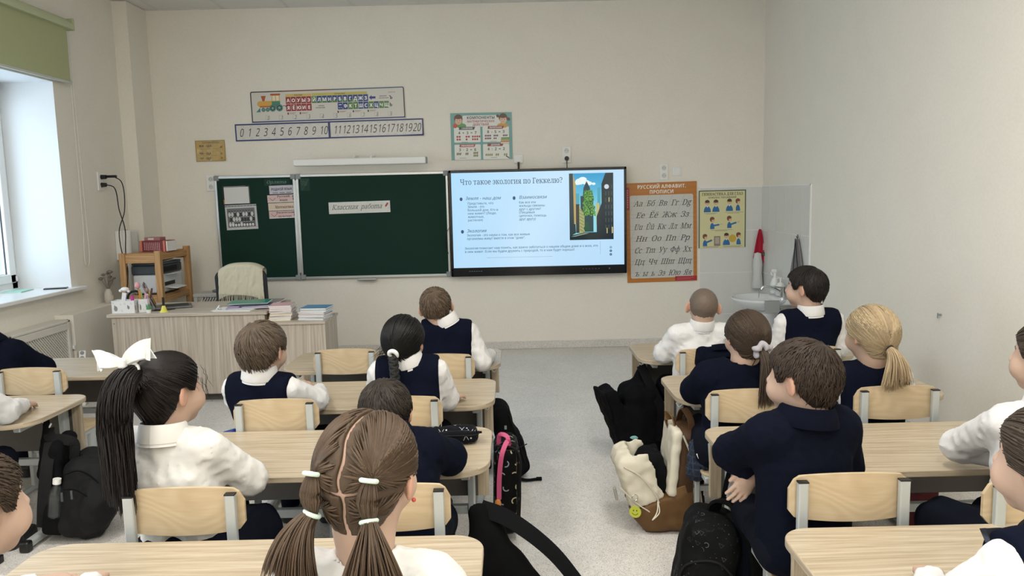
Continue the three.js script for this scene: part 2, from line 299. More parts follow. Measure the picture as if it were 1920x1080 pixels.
solo('display_cable', 'short black cable from the switch plate down behind the display', 'cable', [rod([0.089, 1.80, ZB + 0.016], [0.089, 1.70, ZB + 0.02], 0.009), box(0.02, 0.03, 0.02, 0.089, 1.79, ZB + 0.018, 0.004)], M.black);
{
  const c = thing('power_plug', 'black round plug with a cord above the display', 'plug', [0.546, 1.829, ZB + 0.014]);
  part('plug', [cyl(0.021, 0.019, 0.03, 0, 0, 0.015, 18, Math.PI / 2)], M.black, c); part('cord', rod([0, -0.01, 0.018], [0.004, -0.14, 0.012], 0.004), M.black, c);
}
{
  const c = thing('power_plug', 'two black plugs with long cords hanging down the window wall', 'plug', [XL, 1.69, -6.584]);
  part('plug', [T(cyl(0.02, 0.017, 0.045, 0, 0, 0), 0.035, 0.036, 0, 0, 0, Math.PI / 2)], M.black, c);
  part('plug', [T(cyl(0.02, 0.017, 0.04, 0, 0, 0), 0.033, -0.03, 0, 0, 0, Math.PI / 2)], M.black, c);
  part('adapter', box(0.1, 0.022, 0.03, 0.085, 0.04, -0.02, 0.006), M.black, c);
  part('cord', tube([[0.1, 0.04, -0.03], [0.15, 0.0, -0.06], [0.14, -0.25, -0.1], [0.1, -0.42, -0.06], [0.13, -0.62, -0.02], [0.2, -0.72, 0.05], [0.22, -0.95, 0.12]], 0.0045, 60, 6), M.black, c);
  part('cord', tube([[0.05, -0.03, 0], [0.1, -0.05, -0.03], [0.1, -0.25, -0.09], [0.14, -0.4, -0.08], [0.2, -0.6, 0.06], [0.28, -0.8, 0.22], [0.32, -0.96, 0.36]], 0.0045, 60, 6), M.black, c);
}

// ---------------------------------------------------------------- posters and prints
const hand = (s) => s.replace(/и/g, 'u').replace(/й/g, 'ŭ').replace(/п/g, 'n').replace(/т/g, 'm').replace(/д/g, 'g').replace(/И/g, 'U').replace(/Й/g, 'Ŭ').replace(/Д/g, 'D');
function script(g, s, x, y, size, color, skew = -0.28, weight = '', fam = 'sans-serif', maxW) {   // sloping school handwriting
  g.save(); g.translate(x, y); g.transform(1, 0, skew, 1, 0, 0); g.font = `${weight} ${size}px ${fam}`; g.fillStyle = color; g.fillText(s, 0, 0, maxW); g.restore();
}
function wallPrint(name, label, category, w, h, x, y, rz, tex, z = ZB, o = {}) {      // sheet of paper or card on the back wall
  const g = new THREE.BoxGeometry(w, h, 0.002, 12, 6, 1), p = g.attributes.position;
  if (o.curl) for (let i = 0; i < p.count; i++) { const u = p.getX(i) / w + 0.5, v = p.getY(i) / h + 0.5; p.setZ(i, p.getZ(i) + o.curl * (0.5 + 0.5 * noise(u * 2.2 + w * 7, v * 2, h * 5)) + (o.corner ?? 0) * Math.max(0, u - 0.75) * Math.max(0, 0.3 - v) * 4); }
  g.computeVertexNormals();
  const m = new THREE.Mesh(g, std(0xffffff, o.rough ?? 0.35, 0, { map: tex })); shadow(m); m.name = numbered(name); m.position.set(x, y, z + 0.003); m.rotation.z = rz; scene.add(m); return tag(m, label, category);
}
const numeral = (g, s, x, y, size, c = '#26262b') => { g.save(); g.translate(x, y); g.transform(0.68, 0, -0.2, 1, 0, 0); g.font = size + 'px sans-serif'; g.fillStyle = c; g.fillText(s, 0, 0); g.restore(); };
// train poster
wallPrint('alphabet_train_poster', 'long poster of a toy train pulling red, green and blue letter boxes', 'poster', 1.45, 0.288, -1.695, 2.38, 0.012, canvasTex(1450, 288, (g, W, H) => {
  g.fillStyle = '#d9d5cd'; g.fillRect(0, 0, W, H);
  g.lineWidth = 9; g.strokeStyle = '#2b2b33'; g.beginPath(); g.roundRect(6, 6, W - 12, H - 12, 14); g.stroke(); g.strokeStyle = '#2f3f86'; g.beginPath(); g.moveTo(0, H - 5); g.lineTo(W, H - 5); g.stroke();
  g.strokeStyle = '#8e4038'; g.lineWidth = 6; g.beginPath(); g.moveTo(300, 5); g.lineTo(760, 5); g.stroke(); g.strokeStyle = '#3f6f95'; g.beginPath(); g.moveTo(760, 5); g.lineTo(1440, 5); g.stroke();
  // engine
  g.fillStyle = '#dba94a'; g.fillRect(88, 92, 120, 52); g.fillStyle = '#3f8a78'; g.fillRect(200, 92, 78, 46); g.fillStyle = '#e2b34e'; g.fillRect(200, 40, 76, 56); g.fillStyle = '#efe9da'; g.fillRect(208, 46, 26, 44); g.fillRect(242, 46, 26, 44);
  g.fillStyle = '#b4532f'; g.fillRect(190, 26, 92, 15); g.beginPath(); g.moveTo(100, 44); g.lineTo(146, 44); g.lineTo(132, 92); g.lineTo(114, 92); g.fill(); g.fillStyle = '#dba94a'; g.beginPath(); g.arc(88, 118, 26, 1.57, 4.71); g.fill(); g.fillStyle = '#c06b33'; g.fillRect(84, 136, 190, 14);
  g.fillStyle = '#3c8375'; g.beginPath(); g.moveTo(88, 150); g.lineTo(88, 192); g.lineTo(46, 192); g.fill();
  for (const [x, r] of [[116, 19], [156, 19], [204, 31], [268, 33]]) { g.fillStyle = '#2d3a40'; g.beginPath(); g.arc(x, 190 - r, r, 0, 7); g.fill(); g.strokeStyle = '#5ea79a'; g.lineWidth = 5; g.beginPath(); g.arc(x, 190 - r, r - 5, 0, 7); g.stroke(); g.fillStyle = '#a8b7b2'; g.beginPath(); g.arc(x, 190 - r, r * 0.35, 0, 7); g.fill(); g.lineWidth = 3; for (let k = 0; k < 6; k++) { g.beginPath(); g.moveTo(x, 190 - r); g.lineTo(x + Math.cos(k * 1.05) * (r - 6), 190 - r + Math.sin(k * 1.05) * (r - 6)); g.stroke(); } }
  g.strokeStyle = '#7a4a3c'; g.lineWidth = 6; g.beginPath(); g.moveTo(300, 140); g.lineTo(325, 140); g.lineTo(330, 152); g.stroke();
  g.fillStyle = '#d8bd6c'; g.fillRect(330, 34, 246, 24); g.fillStyle = '#cdbf5f'; g.fillRect(580, 34, 520, 24); g.fillStyle = '#6b5a2c'; g.font = 'bold 17px sans-serif'; g.fillText('ГЛАСНЫЕ', 412, 52); g.fillText('СОГЛАСНЫЕ', 790, 52);
  const cell = (s, i, row, col, x0) => { const x = x0 + i * 48.6, y = row ? 128 : 60; g.fillStyle = col; g.fillRect(x, y, 45, 64); g.fillStyle = '#fff'; g.font = 'bold 46px sans-serif'; const w = g.measureText(s).width; g.fillText(s, x + 22.5 - Math.min(w, 43) / 2, y + 50, 43); };
  const R = '#9a2f33', Gr = '#4f7f45', B = '#27457e';
  [...'АОУЫЭ'].forEach((s, i) => cell(s, i, 0, R, 332)); [...'ЯЁЮИЕ'].forEach((s, i) => cell(s, i, 1, R, 332));
  [...'ЙЛМНРБВГДЖЗ'].forEach((s, i) => { cell(s, i, 0, i === 0 ? Gr : i === 9 ? B : B, 576); if (i > 0 && i < 9) { g.fillStyle = Gr; g.fillRect(576 + i * 48.6 + (i % 2 ? 22 : 0), 102, 45 - (i % 2 ? 22 : 0), 22); g.fillStyle = '#fff'; g.font = 'bold 46px sans-serif'; g.fillText(s, 576 + i * 48.6 + 22.5 - Math.min(g.measureText(s).width, 43) / 2, 110, 43); } });
  [...'ПФКТШСХЦЧЩ'].forEach((s, i) => cell(s, i, 1, [B, B, Gr, Gr, B, B, Gr, B, Gr, Gr][i], 818));
  g.fillStyle = '#1d2a44'; g.font = 'bold 46px sans-serif'; g.fillText('Ъ', 1305, 112); g.fillText('Ь', 1305, 178); g.fillStyle = '#2b3a8a';
  for (const [x, y, d] of [[1115, 92, -1], [800, 162, 1]]) { g.beginPath(); g.moveTo(x + (d < 0 ? 0 : 80), y); g.lineTo(x + (d < 0 ? 26 : 54), y - 22); g.lineTo(x + (d < 0 ? 26 : 54), y - 10); g.lineTo(x + (d < 0 ? 62 : 18), y - 10); g.lineTo(x + (d < 0 ? 62 : 18), y + 10); g.lineTo(x + (d < 0 ? 26 : 54), y + 10); g.lineTo(x + (d < 0 ? 26 : 54), y + 22); g.fill(); }
  g.fillStyle = '#3a3d48'; g.font = 'bold 15px sans-serif'; g.fillText('ГЛУХИЕ', 634, 156); g.fillText('СОГЛАСНЫЕ', 608, 174); g.fillText('ЗВОНКИЕ', 1212, 86); g.fillText('СОГЛАСНЫЕ', 1208, 104); g.font = '11px sans-serif'; g.fillText('БЕЗЗВУЧНЫЕ', 1298, 52);
  for (const x of [340, 456, 812, 956, 1096]) { g.fillStyle = x < 500 ? '#7c2a2a' : '#333b3f'; g.fillRect(x, 204, 13, 19); g.fillStyle = '#8d6a66'; g.fillRect(x + 20, 207, 62, 3); g.fillRect(x + 20, 215, 48, 3); }
  for (let i = 0; i < 10; i++) { const x = 146 + i * 128.5; g.strokeStyle = '#8f8d88'; g.lineWidth = 1.5; g.strokeRect(x - 14, 226, 34, 38); numeral(g, String(i), x, 266, 48, '#5d5c5a'); }
}), ZB, { curl: 0.006 });
// number strips
const strip = (a, b, W) => canvasTex(W, 160, (g, w, h) => {
  g.fillStyle = '#dcd9d3'; g.fillRect(0, 0, w, h); g.strokeStyle = '#2c356f'; g.lineWidth = 13; g.strokeRect(6, 6, w - 12, h - 12);
  g.strokeStyle = '#9a98a0'; g.lineWidth = 2; for (let i = 0; i < 10; i++) for (const y of [20, h - 20]) { g.beginPath(); g.moveTo(60 + i * (w - 100) / 10, y); g.quadraticCurveTo(75 + i * (w - 100) / 10, y + (y < 80 ? 12 : -12), 90 + i * (w - 100) / 10, y); g.stroke(); }
  const n = b - a + 1, step = (w - 60) / n; for (let i = a; i <= b; i++) numeral(g, String(i), 38 + (i - a) * step, 118, 104, '#2a2a2c');
});
wallPrint('number_strip', 'white paper strip with numerals zero to ten, next to the spelling card', 'number strip', 0.893, 0.16, -2.137, 2.142, 0.009, strip(0, 10, 900), ZB, { curl: 0.004 });
wallPrint('number_strip', 'white paper strip with handwritten two-digit numerals from eleven to twenty', 'number strip', 0.893, 0.16, -1.248, 2.151, 0.009, strip(11, 20, 900), ZB, { curl: 0.004, corner: 0.05 });
wallPrint('spelling_card', 'small golden card with spelling rules at the window end of the wall', 'card', 0.28, 0.196, -2.829, 1.976, 0.01, canvasTex(420, 294, (g, W, H) => {
  g.fillStyle = '#c3a35a'; g.fillRect(0, 0, W, H); for (let i = 0; i < 60; i++) { g.fillStyle = i % 2 ? 'rgba(168,132,62,.25)' : 'rgba(222,208,150,.25)'; g.beginPath(); g.ellipse(200 + 190 * noise(i, 1, 2), 147 + 140 * noise(i, 3, 4), 40, 22, i, 0, 7); g.fill(); }
  g.strokeStyle = '#6f5526'; g.lineWidth = 5; g.strokeRect(3, 3, W - 6, H - 6); g.fillStyle = '#5f4c26'; g.font = 'bold 34px serif'; g.fillText('ЗАПОМНИШЬ!', 96, 42); g.fillStyle = '#26221a'; g.font = 'bold 42px sans-serif'; g.fillText('ЖИ - ШИ', 50, 92); g.fillText('ЧА - ЩА', 54, 196); g.fillText('ЧУ - ЩУ', 54, 264); g.fillText('И', 350, 112); g.fillText('А', 352, 202); g.fillText('У', 352, 266);
  g.fillRect(50, 116, 260, 2); g.fillRect(50, 212, 260, 2);
}), ZB, { curl: 0.006, corner: 0.04, rough: 0.22 });
// arithmetic poster
wallPrint('arithmetic_poster', 'teal poster of arithmetic operations with fruit rows and two painted children', 'poster', 0.58, 0.438, -0.256, 2.055, -0.002, canvasTex(870, 657, (g, W, H) => {
  g.fillStyle = '#6fa3a0'; g.fillRect(0, 0, W, H); g.fillStyle = '#e2e2dc'; g.beginPath(); g.roundRect(170, 36, 540, 160, 20); g.fill();
  for (const [x, y] of [[46, 196], [452, 196], [46, 440], [452, 440]]) { g.fillStyle = '#e4e5df'; g.beginPath(); g.roundRect(x, y, 374, 214, 14); g.fill(); }
  const kidFace = (x, y, girl) => { g.fillStyle = '#5d4334'; g.beginPath(); g.ellipse(x, y - 16, 60, 62, 0, 0, 7); g.fill(); if (girl) { g.beginPath(); g.ellipse(x - 74, y - 42, 24, 20, 0.6, 0, 7); g.ellipse(x + 76, y + 4, 26, 22, 0.6, 0, 7); g.fill(); } g.fillStyle = '#dcb59b'; g.beginPath(); g.ellipse(x + 2, y + 12, 48, 54, 0, 0, 7); g.fill(); g.fillStyle = '#5d4334'; g.beginPath(); g.ellipse(x, y - 34, 50, 22, 0, 0, 7); g.fill(); g.fillStyle = '#3a2b24'; g.beginPath(); g.arc(x - 18, y + 6, 5, 0, 7); g.arc(x + 20, y + 6, 5, 0, 7); g.fill(); g.strokeStyle = '#b5524a'; g.lineWidth = 4; g.beginPath(); g.arc(x, y + 26, 16, 0.4, 2.7); g.stroke(); };
  g.fillStyle = '#5f9a58'; g.beginPath(); g.ellipse(155, 178, 66, 34, 0, 0, 7); g.fill(); g.fillStyle = '#c4503e'; g.beginPath(); g.arc(64, 176, 32, 0, 7); g.fill(); g.fillStyle = '#c99a42'; g.beginPath(); g.ellipse(738, 184, 78, 34, 0, 0, 7); g.fill();
  kidFace(112, 96, false); kidFace(746, 92, true);
  g.textAlign = 'center'; g.font = 'bold 56px sans-serif'; g.fillStyle = '#33404a'; g.fillText('КОМПОНЕНТЫ', 430, 88, 400); g.font = 'bold 44px sans-serif'; g.fillStyle = '#a5576b'; g.fillText('МАТЕМАТИЧЕСКИХ', 430, 134, 390); g.fillText('ДЕЙСТВИЙ', 430, 180, 230);
  const head = (s, x, y, c) => { g.fillStyle = c; g.beginPath(); g.moveTo(x - 110, y - 20); g.lineTo(x + 116, y - 20); g.lineTo(x + 100, y + 20); g.lineTo(x - 116, y + 20); g.fill(); g.fillStyle = '#eee'; g.font = 'bold 28px sans-serif'; g.fillText(s, x, y + 10, 190); };
  head('СЛОЖЕНИЕ', 232, 214, '#3e4a4c'); head('ВЫЧИТАНИЕ', 640, 208, '#8a3a42'); head('УМНОЖЕНИЕ', 232, 456, '#b04a50'); head('ДЕЛЕНИЕ', 630, 450, '#8a3f3c');
  g.fillStyle = '#26272b'; g.font = 'bold 54px sans-serif'; g.fillText('4  +  3  =  7', 236, 296, 310); g.fillText('8  -  5  =  3', 640, 288, 300); g.fillText('3  ·  2  =  6', 232, 532, 290); g.fillText('4  :  2  =  2', 640, 528, 290);
  const dots = (x, y, n, per, c, rx, ry) => { for (let i = 0; i < n; i++) { g.fillStyle = c; g.beginPath(); g.ellipse(x + (i % per) * (rx * 2 + 5), y + Math.floor(i / per) * 38, rx, ry, 0.2, 0, 7); g.fill(); } };
  dots(92, 330, 4, 2, '#a8353f', 14, 14); dots(222, 330, 3, 2, '#a8353f', 14, 14); dots(312, 330, 7, 4, '#a8353f', 13, 14); dots(492, 322, 8, 4, '#5f2d52', 9, 14); dots(616, 322, 5, 3, '#5f2d52', 9, 14); dots(748, 322, 3, 3, '#5f2d52', 9, 14);
  dots(84, 570, 3, 3, '#6d6a3d', 9, 20); dots(210, 570, 2, 2, '#6d6a3d', 9, 20); dots(324, 560, 6, 3, '#6d6a3d', 9, 18); dots(496, 590, 4, 4, '#8f8a54', 11, 18); dots(640, 590, 2, 2, '#8f8a54', 11, 18); dots(758, 590, 2, 2, '#8f8a54', 11, 18);
  for (const [y, c] of [[350, '#5f8a45'], [372, '#86a552'], [396, '#c9774a'], [416, '#e0d8c8']]) { g.fillStyle = c; g.fillRect(706 + (y % 9), y, 118, 20); }
  g.fillStyle = '#2d3336'; g.save(); g.translate(800, 624); g.rotate(0.6); g.fillRect(-28, -7, 56, 14); g.restore(); g.fillStyle = '#777'; for (const [x, y] of [[150, 404], [560, 398], [120, 628], [560, 626]]) g.fillRect(x, y, 90, 5);
}), ZB, { curl: 0.004, rough: 0.28 });
// handwriting alphabet poster
{
  const rows = ['Аа  Бб  Вв  Гг  Дд', 'Ее  Ёё  Жж  Зз', 'Ии  Йй  Кк  Лл  Мм', 'Нн  Оо  Пп  Рр', 'Сс  Тт  Уу  Фф  Хх', 'Цц  Чч  Шш  Щщ', 'ъ  ы  ь  Ээ  Юю  Яя'];
  wallPrint('handwriting_poster', 'orange framed poster of the handwritten alphabet in sloping lines', 'poster', 0.675, 0.955, 1.452, 1.107, 0.012, canvasTex(1010, 1430, (g, W, H) => {
    g.fillStyle = '#c07a35'; g.fillRect(0, 0, W, H); for (let i = 0; i < 40; i++) { g.fillStyle = i % 2 ? 'rgba(206,140,70,.15)' : 'rgba(170,96,36,.15)'; g.fillRect(0, i * 36, W, 20); }
    g.fillStyle = '#cfcfca'; g.beginPath(); g.roundRect(52, 176, W - 104, H - 236, 26); g.fill(); g.save(); g.clip();
    g.strokeStyle = '#8f9496'; g.lineWidth = 2; for (let i = 0; i < 7; i++) for (const d of [0, 50]) { g.beginPath(); g.moveTo(0, 330 + i * 168 - d); g.lineTo(W, 330 + i * 168 - d); g.stroke(); } for (let i = -4; i < 9; i++) { g.beginPath(); g.moveTo(i * 170 + 500, 176); g.lineTo(i * 170 - 40, H); g.stroke(); } g.restore();
    g.fillStyle = '#f2eee6'; g.textAlign = 'center'; g.font = 'bold 74px sans-serif'; g.fillText('РУССКИЙ АЛФАВИТ.', W / 2 + 4, 84, 700); g.fillText('ПРОПИСИ', W / 2 + 4, 158, 350); g.textAlign = 'left';
    rows.forEach((r, i) => { const s = hand(r); g.font = '112px serif'; const w = Math.min(g.measureText(s).width, 820); script(g, s, (W - w) / 2 + 6, 332 + i * 168, 112, '#2c2c2e', -0.34, '', 'serif', 820); });
    g.fillStyle = '#b02c3a'; g.fillRect(0, 60, 46, 320); g.fillRect(W - 320, H - 74, 320, 66); g.fillStyle = '#e7b8b4'; for (let i = 0; i < 8; i++) g.fillRect(12, 90 + i * 34, 12, 22); g.fillStyle = '#cf6470'; g.fillRect(W - 290, H - 54, 240, 8); g.fillRect(W - 290, H - 34, 200, 8);
  }), ZB, { curl: 0.008, rough: 0.3 });
}
// eye exercise poster
wallPrint('eye_exercise_poster', 'cream poster with green edge showing boys in blue doing eye exercises', 'poster', 0.45, 0.55, 2.031, 1.222, 0.004, canvasTex(720, 880, (g, W, H) => {
  g.fillStyle = '#ddd9a8'; g.fillRect(0, 0, W, H); g.fillStyle = '#2f5238'; g.fillRect(0, 0, W, 14); g.fillRect(0, 0, 14, H); g.fillRect(W - 14, 0, 14, H);
  g.fillStyle = '#4c4a3c'; g.textAlign = 'center'; g.font = 'bold 62px serif'; g.fillText('ГИМНАСТИКА ДЛЯ ГЛАЗ', W / 2, 78, 630); g.font = 'bold 36px serif'; g.fillText('КОМПЛЕКС УПРАЖНЕНИЙ', W / 2, 122, 430);
  const boy = (x, y, side, arm) => {
    g.fillStyle = '#2f6ea8'; g.beginPath(); g.moveTo(x - (side ? 30 : 54), y + 160); g.quadraticCurveTo(x - (side ? 36 : 54), y + 80, x, y + 64); g.quadraticCurveTo(x + (side ? 34 : 54), y + 80, x + (side ? 36 : 54), y + 160); g.fill();
    if (arm) { g.lineWidth = 26; g.strokeStyle = '#2f6ea8'; g.beginPath(); g.moveTo(x + 4, y + 110); g.lineTo(x + 110, y + 100 - arm); g.stroke(); g.lineWidth = 12; g.strokeStyle = '#d9b591'; g.beginPath(); g.moveTo(x + 120, y + 98 - arm); g.lineTo(x + 160, y + 92 - arm * 1.5); g.stroke(); }
    if (!side) { g.fillStyle = '#eee'; g.beginPath(); g.moveTo(x - 16, y + 64); g.lineTo(x + 16, y + 64); g.lineTo(x, y + 92); g.fill(); }
    g.fillStyle = side ? '#7c4a36' : '#4c3a2c'; g.beginPath(); g.ellipse(x, y + 12, 36, 40, 0, 0, 7); g.fill(); g.fillStyle = '#e0bd98'; g.beginPath(); g.ellipse(x + (side ? 14 : 0), y + 28, side ? 22 : 30, 34, 0, 0, 7); g.fill(); g.fillStyle = side ? '#7c4a36' : '#4c3a2c'; g.beginPath(); g.ellipse(x, y - 4, 34, 22, 0, 0, 7); g.fill(); g.fillStyle = '#3a2d26'; if (!side) { g.fillRect(x - 16, y + 20, 10, 5); g.fillRect(x + 6, y + 20, 10, 5); } else g.fillRect(x + 20, y + 20, 10, 5);
  };
  boy(130, 170, 0); boy(262, 168, 0); boy(470, 160, 0); boy(598, 158, 1); boy(206, 430, 1, 6); boy(468, 420, 1, 22); boy(96, 690, 1, 30); boy(426, 680, 0); boy(612, 676, 1);
  g.fillStyle = '#cfae4a'; g.beginPath(); g.arc(520, 740, 58, 0, 7); g.fill(); g.fillStyle = '#8a7f74'; g.fillRect(236, 700, 96, 150); g.fillStyle = '#b8ada0'; g.fillRect(252, 718, 64, 100);
  g.fillStyle = '#8e8a70'; for (const [x, y, w] of [[80, 344, 200], [110, 356, 140], [400, 336, 280], [440, 350, 180], [190, 604, 330], [250, 618, 190], [60, 856, 250], [70, 868, 230], [370, 852, 300], [380, 866, 260]]) g.fillRect(x, y, w, 5);
}), ZB + 0.0075, { curl: 0.003, rough: 0.3 });

// ---------------------------------------------------------------- chalkboard
{
  const Z = ZB + 0.02, t = thing('chalkboard', 'dark green chalkboard with a hinged side wing in an aluminium frame', 'chalkboard', [0, 0, Z]);
  const leaf = (x0, x1, y0, y1) => {
    part('writing_surface', span(x0 + 0.008, x1 - 0.008, y0 + 0.008, y1 - 0.008, 0, 0.012), M.board, t);
    const f = part('frame', [span(x0, x1, y0, y0 + 0.025, -0.01, 0.026, 0.004), span(x0, x1, y1 - 0.025, y1, -0.01, 0.026, 0.004), span(x0, x0 + 0.022, y0, y1, -0.01, 0.026, 0.004), span(x1 - 0.022, x1, y0, y1, -0.01, 0.026, 0.004)], M.alu, t);
    for (const [cx, cy] of [[x0, y0], [x1, y0], [x0, y1], [x1, y1]]) part('corner_cap', box(0.05, 0.05, 0.04, cx + (cx === x0 ? 0.02 : -0.02), cy + (cy === y0 ? 0.02 : -0.02), 0.01, 0.01), M.greyPl, f);
  };
  leaf(-2.80, -2.035, 0.735, 1.735); leaf(-2.025, -0.585, 0.735, 1.735);
  part('hinge', [rod([-2.03, 0.8, 0.02], [-2.03, 1.68, 0.02], 0.008)], M.alu, t);
  part('chalk_tray', [span(-1.48, -1.30, 0.715, 0.722, 0, 0.07, 0.002), span(-1.48, -1.30, 0.715, 0.735, 0.064, 0.07, 0.002)], M.alu, t);
  part('chalk_mark', [span(-2.02 + 0.03, -1.9, 1.58, 1.7, 0.0121, 0.0124)], std(0xffffff, 0.8, 0, { map: canvasTex(128, 128, (g) => { g.fillStyle = '#143c31'; g.fillRect(0, 0, 128, 128); g.strokeStyle = '#5d6f66'; g.lineWidth = 3; g.beginPath(); g.moveTo(8, 8); g.lineTo(118, 14); g.lineTo(24, 118); g.closePath(); g.stroke(); for (let i = 0; i < 14; i++) { g.beginPath(); g.arc(20 + i * 6, 24 + (i * 31) % 50, 5 + i % 4, 0, 5); g.stroke(); } }) }), t);
  const word = canvasTex(512, 160, (g) => { g.fillStyle = '#12392f'; g.fillRect(0, 0, 512, 160); script(g, hand('Орлята'), 40, 110, 100, '#7d978c', -0.3, '', 'serif'); });
  part('chalk_mark', span(-2.33, -2.09, 1.635, 1.70, 0.0121, 0.0124), std(0xffffff, 0.8, 0, { map: word }), t);
}
const ZS = ZB + 0.0325;   // on the writing surface
function onBoard(name, label, cat, w, h, x, y, rz, tex, mag = true) {
  const t = thing(name, label, cat, [x, y, ZS]); t.rotation.z = rz;
  part('sheet', box(w, h, 0.003, 0, 0, 0.003), tex.isTexture ? std(0xffffff, 0.5, 0, { map: tex }) : tex, t);
  if (mag) part('magnet', [cyl(0.006, 0.006, 0.006, w / 2 - 0.014, 0, 0.007, 12, Math.PI / 2)], M.black, t);
  return t;
}
onBoard('paper_sheet', 'blank white sheet pinned to the chalkboard wing', 'sheet', 0.255, 0.175, -2.6, 1.555, 0.02, canvasTex(256, 176, (g, W, H) => { g.fillStyle = '#2c2b29'; g.fillRect(0, 0, W, H); g.fillStyle = '#dedfdd'; g.fillRect(12, 12, W - 20, H - 18); g.fillStyle = '#b7b9b6'; g.fillRect(12, 4, W - 50, 3); g.fillStyle = '#c48a3a'; g.fillRect(2, 130, 10, 40); }), false);
onBoard('class_photograph', 'black and white group photograph of a school class on the chalkboard', 'photograph', 0.30, 0.235, -2.565, 1.345, 0.03, canvasTex(600, 470, (g, W, H) => {
  g.fillStyle = '#c9cacb'; g.fillRect(0, 0, W, H); g.fillStyle = '#6e7072'; g.fillRect(34, 64, W - 74, H - 110); g.fillStyle = '#3c3e40'; g.fillRect(0, 16, W, 14); for (let i = 0; i < 9; i++) { g.fillStyle = '#b9bdc0'; g.fillRect(40 + i * 60, 8, 30, 14); }
  const r = rng(5); for (let row = 0; row < 3; row++) for (let i = 0; i < 9; i++) { const x = 76 + i * 54 + (row % 2) * 24, y = 130 + row * 92; g.fillStyle = r() < 0.5 ? '#2c2d2f' : '#d5d6d6'; g.beginPath(); g.ellipse(x, y + 52, 24, 40, 0, 0, 7); g.fill(); g.fillStyle = '#b5b5b4'; g.beginPath(); g.ellipse(x, y, 13, 17, 0, 0, 7); g.fill(); g.fillStyle = '#2a2a2b'; g.beginPath(); g.ellipse(x, y - 9, 14, 10, 0, 0, 7); g.fill(); if (row === 2) { g.fillStyle = '#e8e8e8'; g.beginPath(); g.ellipse(x, y + 66, 20, 28, 0, 0, 7); g.fill(); } }
  g.strokeStyle = '#c4596a'; g.lineWidth = 5; g.beginPath(); g.moveTo(380, 440); g.quadraticCurveTo(470, 400, 590, 430); g.stroke();
}), false);
const lesson = (name, label, w, h, x, y, bg, lines, size, deco) => onBoard(name, label, 'sign', w, h, x, y, 0.02, canvasTex(500, Math.round(500 * h / w), (g, W, H) => {
  g.fillStyle = bg; g.fillRect(0, 0, W, H); g.fillStyle = '#efeae6'; g.fillRect(0, H - 12, W, 12); g.fillStyle = '#40302a'; g.textAlign = 'center'; g.font = `bold ${size}px serif`; lines.forEach((s, i) => g.fillText(s, W * 0.54, H * (i + 0.82) / lines.length - (lines.length > 1 ? 8 : 10), W * 0.62));
  if (deco) { g.strokeStyle = '#4a4442'; g.lineWidth = 6; g.beginPath(); g.moveTo(36, H * 0.4); g.lineTo(84, H * 0.75); g.lineTo(136, H * 0.4); g.stroke(); g.fillStyle = '#5a504c'; g.beginPath(); g.arc(430, H * 0.32, 20, 3.14, 0); g.fill(); g.fillRect(424, H * 0.42, 12, 40); }
}));
{
  const t = thing('arrow_sign', 'grey arrow shaped sign reading native language on the chalkboard wing', 'sign', [-2.155, 1.597, ZS]); t.rotation.z = 0.02;
  const s = new THREE.Shape(); s.moveTo(-0.13, -0.04); s.lineTo(0.09, -0.04); s.lineTo(0.125, 0); s.lineTo(0.09, 0.04); s.lineTo(-0.13, 0.04); s.closePath();
  const g = extr(s, 0.003); const uv = g.attributes.uv; for (let i = 0; i < uv.count; i++) uv.setXY(i, (uv.getX(i) + 0.13) / 0.26, (uv.getY(i) + 0.04) / 0.08);
  part('sheet', g.translate(0, 0, 0.001), std(0xffffff, 0.5, 0, { map: canvasTex(520, 160, (c, W, H) => { c.fillStyle = '#c9c6d2'; c.fillRect(0, 0, W, H); c.fillStyle = '#1b1b20'; c.font = 'bold 62px sans-serif'; c.fillText('РОДНОЙ ЯЗЫК', 34, 92, 400); c.fillStyle = '#77747e'; for (let i = 0; i < 3; i++) c.fillRect(60 + i * 130, 130, 100, 14); }) }), t);
  part('magnet', cyl(0.006, 0.006, 0.006, 0.11, 0, 0.007, 12, Math.PI / 2), M.black, t);
}
lesson('lesson_sign', 'pink timetable sign reading Russian language below the arrow sign', 0.285, 0.07, -2.165, 1.513, '#dcbfbc', ['Русский', 'язык'], 50, true);
lesson('lesson_sign', 'cream timetable sign reading mathematics between two pink signs', 0.28, 0.07, -2.163, 1.437, '#e0cdb8', ['Математика'], 66, false);
lesson('lesson_sign', 'pink timetable sign reading physical education, lowest of the signs', 0.28, 0.07, -2.16, 1.362, '#dcbcba', ['Физическая', 'культура'], 46, true);
onBoard('handwriting_strip', 'white strip handwritten classwork in the middle of the chalkboard', 'sign', 0.585, 0.11, -1.436, 1.413, 0.012, canvasTex(1100, 206, (g, W, H) => {
  g.fillStyle = '#dfe0da'; g.fillRect(0, 0, W, H); g.strokeStyle = '#d6a9a9'; g.lineWidth = 2; for (let i = 0; i < 9; i++) { g.beginPath(); g.moveTo(i * 130 + 60, 0); g.lineTo(i * 130, H); g.stroke(); } for (const y of [70, 130]) { g.beginPath(); g.moveTo(0, y); g.lineTo(W, y); g.stroke(); }
  script(g, hand('Классная  работа'), 50, 132, 118, '#3b3b40', -0.35, '', 'serif', 900); g.save(); g.translate(1040, 70); g.rotate(0.6); g.fillStyle = '#a3272c'; g.fillRect(-14, -36, 28, 76); g.fillStyle = '#e0c9a2'; g.beginPath(); g.moveTo(-14, 40); g.lineTo(14, 40); g.lineTo(0, 66); g.fill(); g.restore();
}), false);
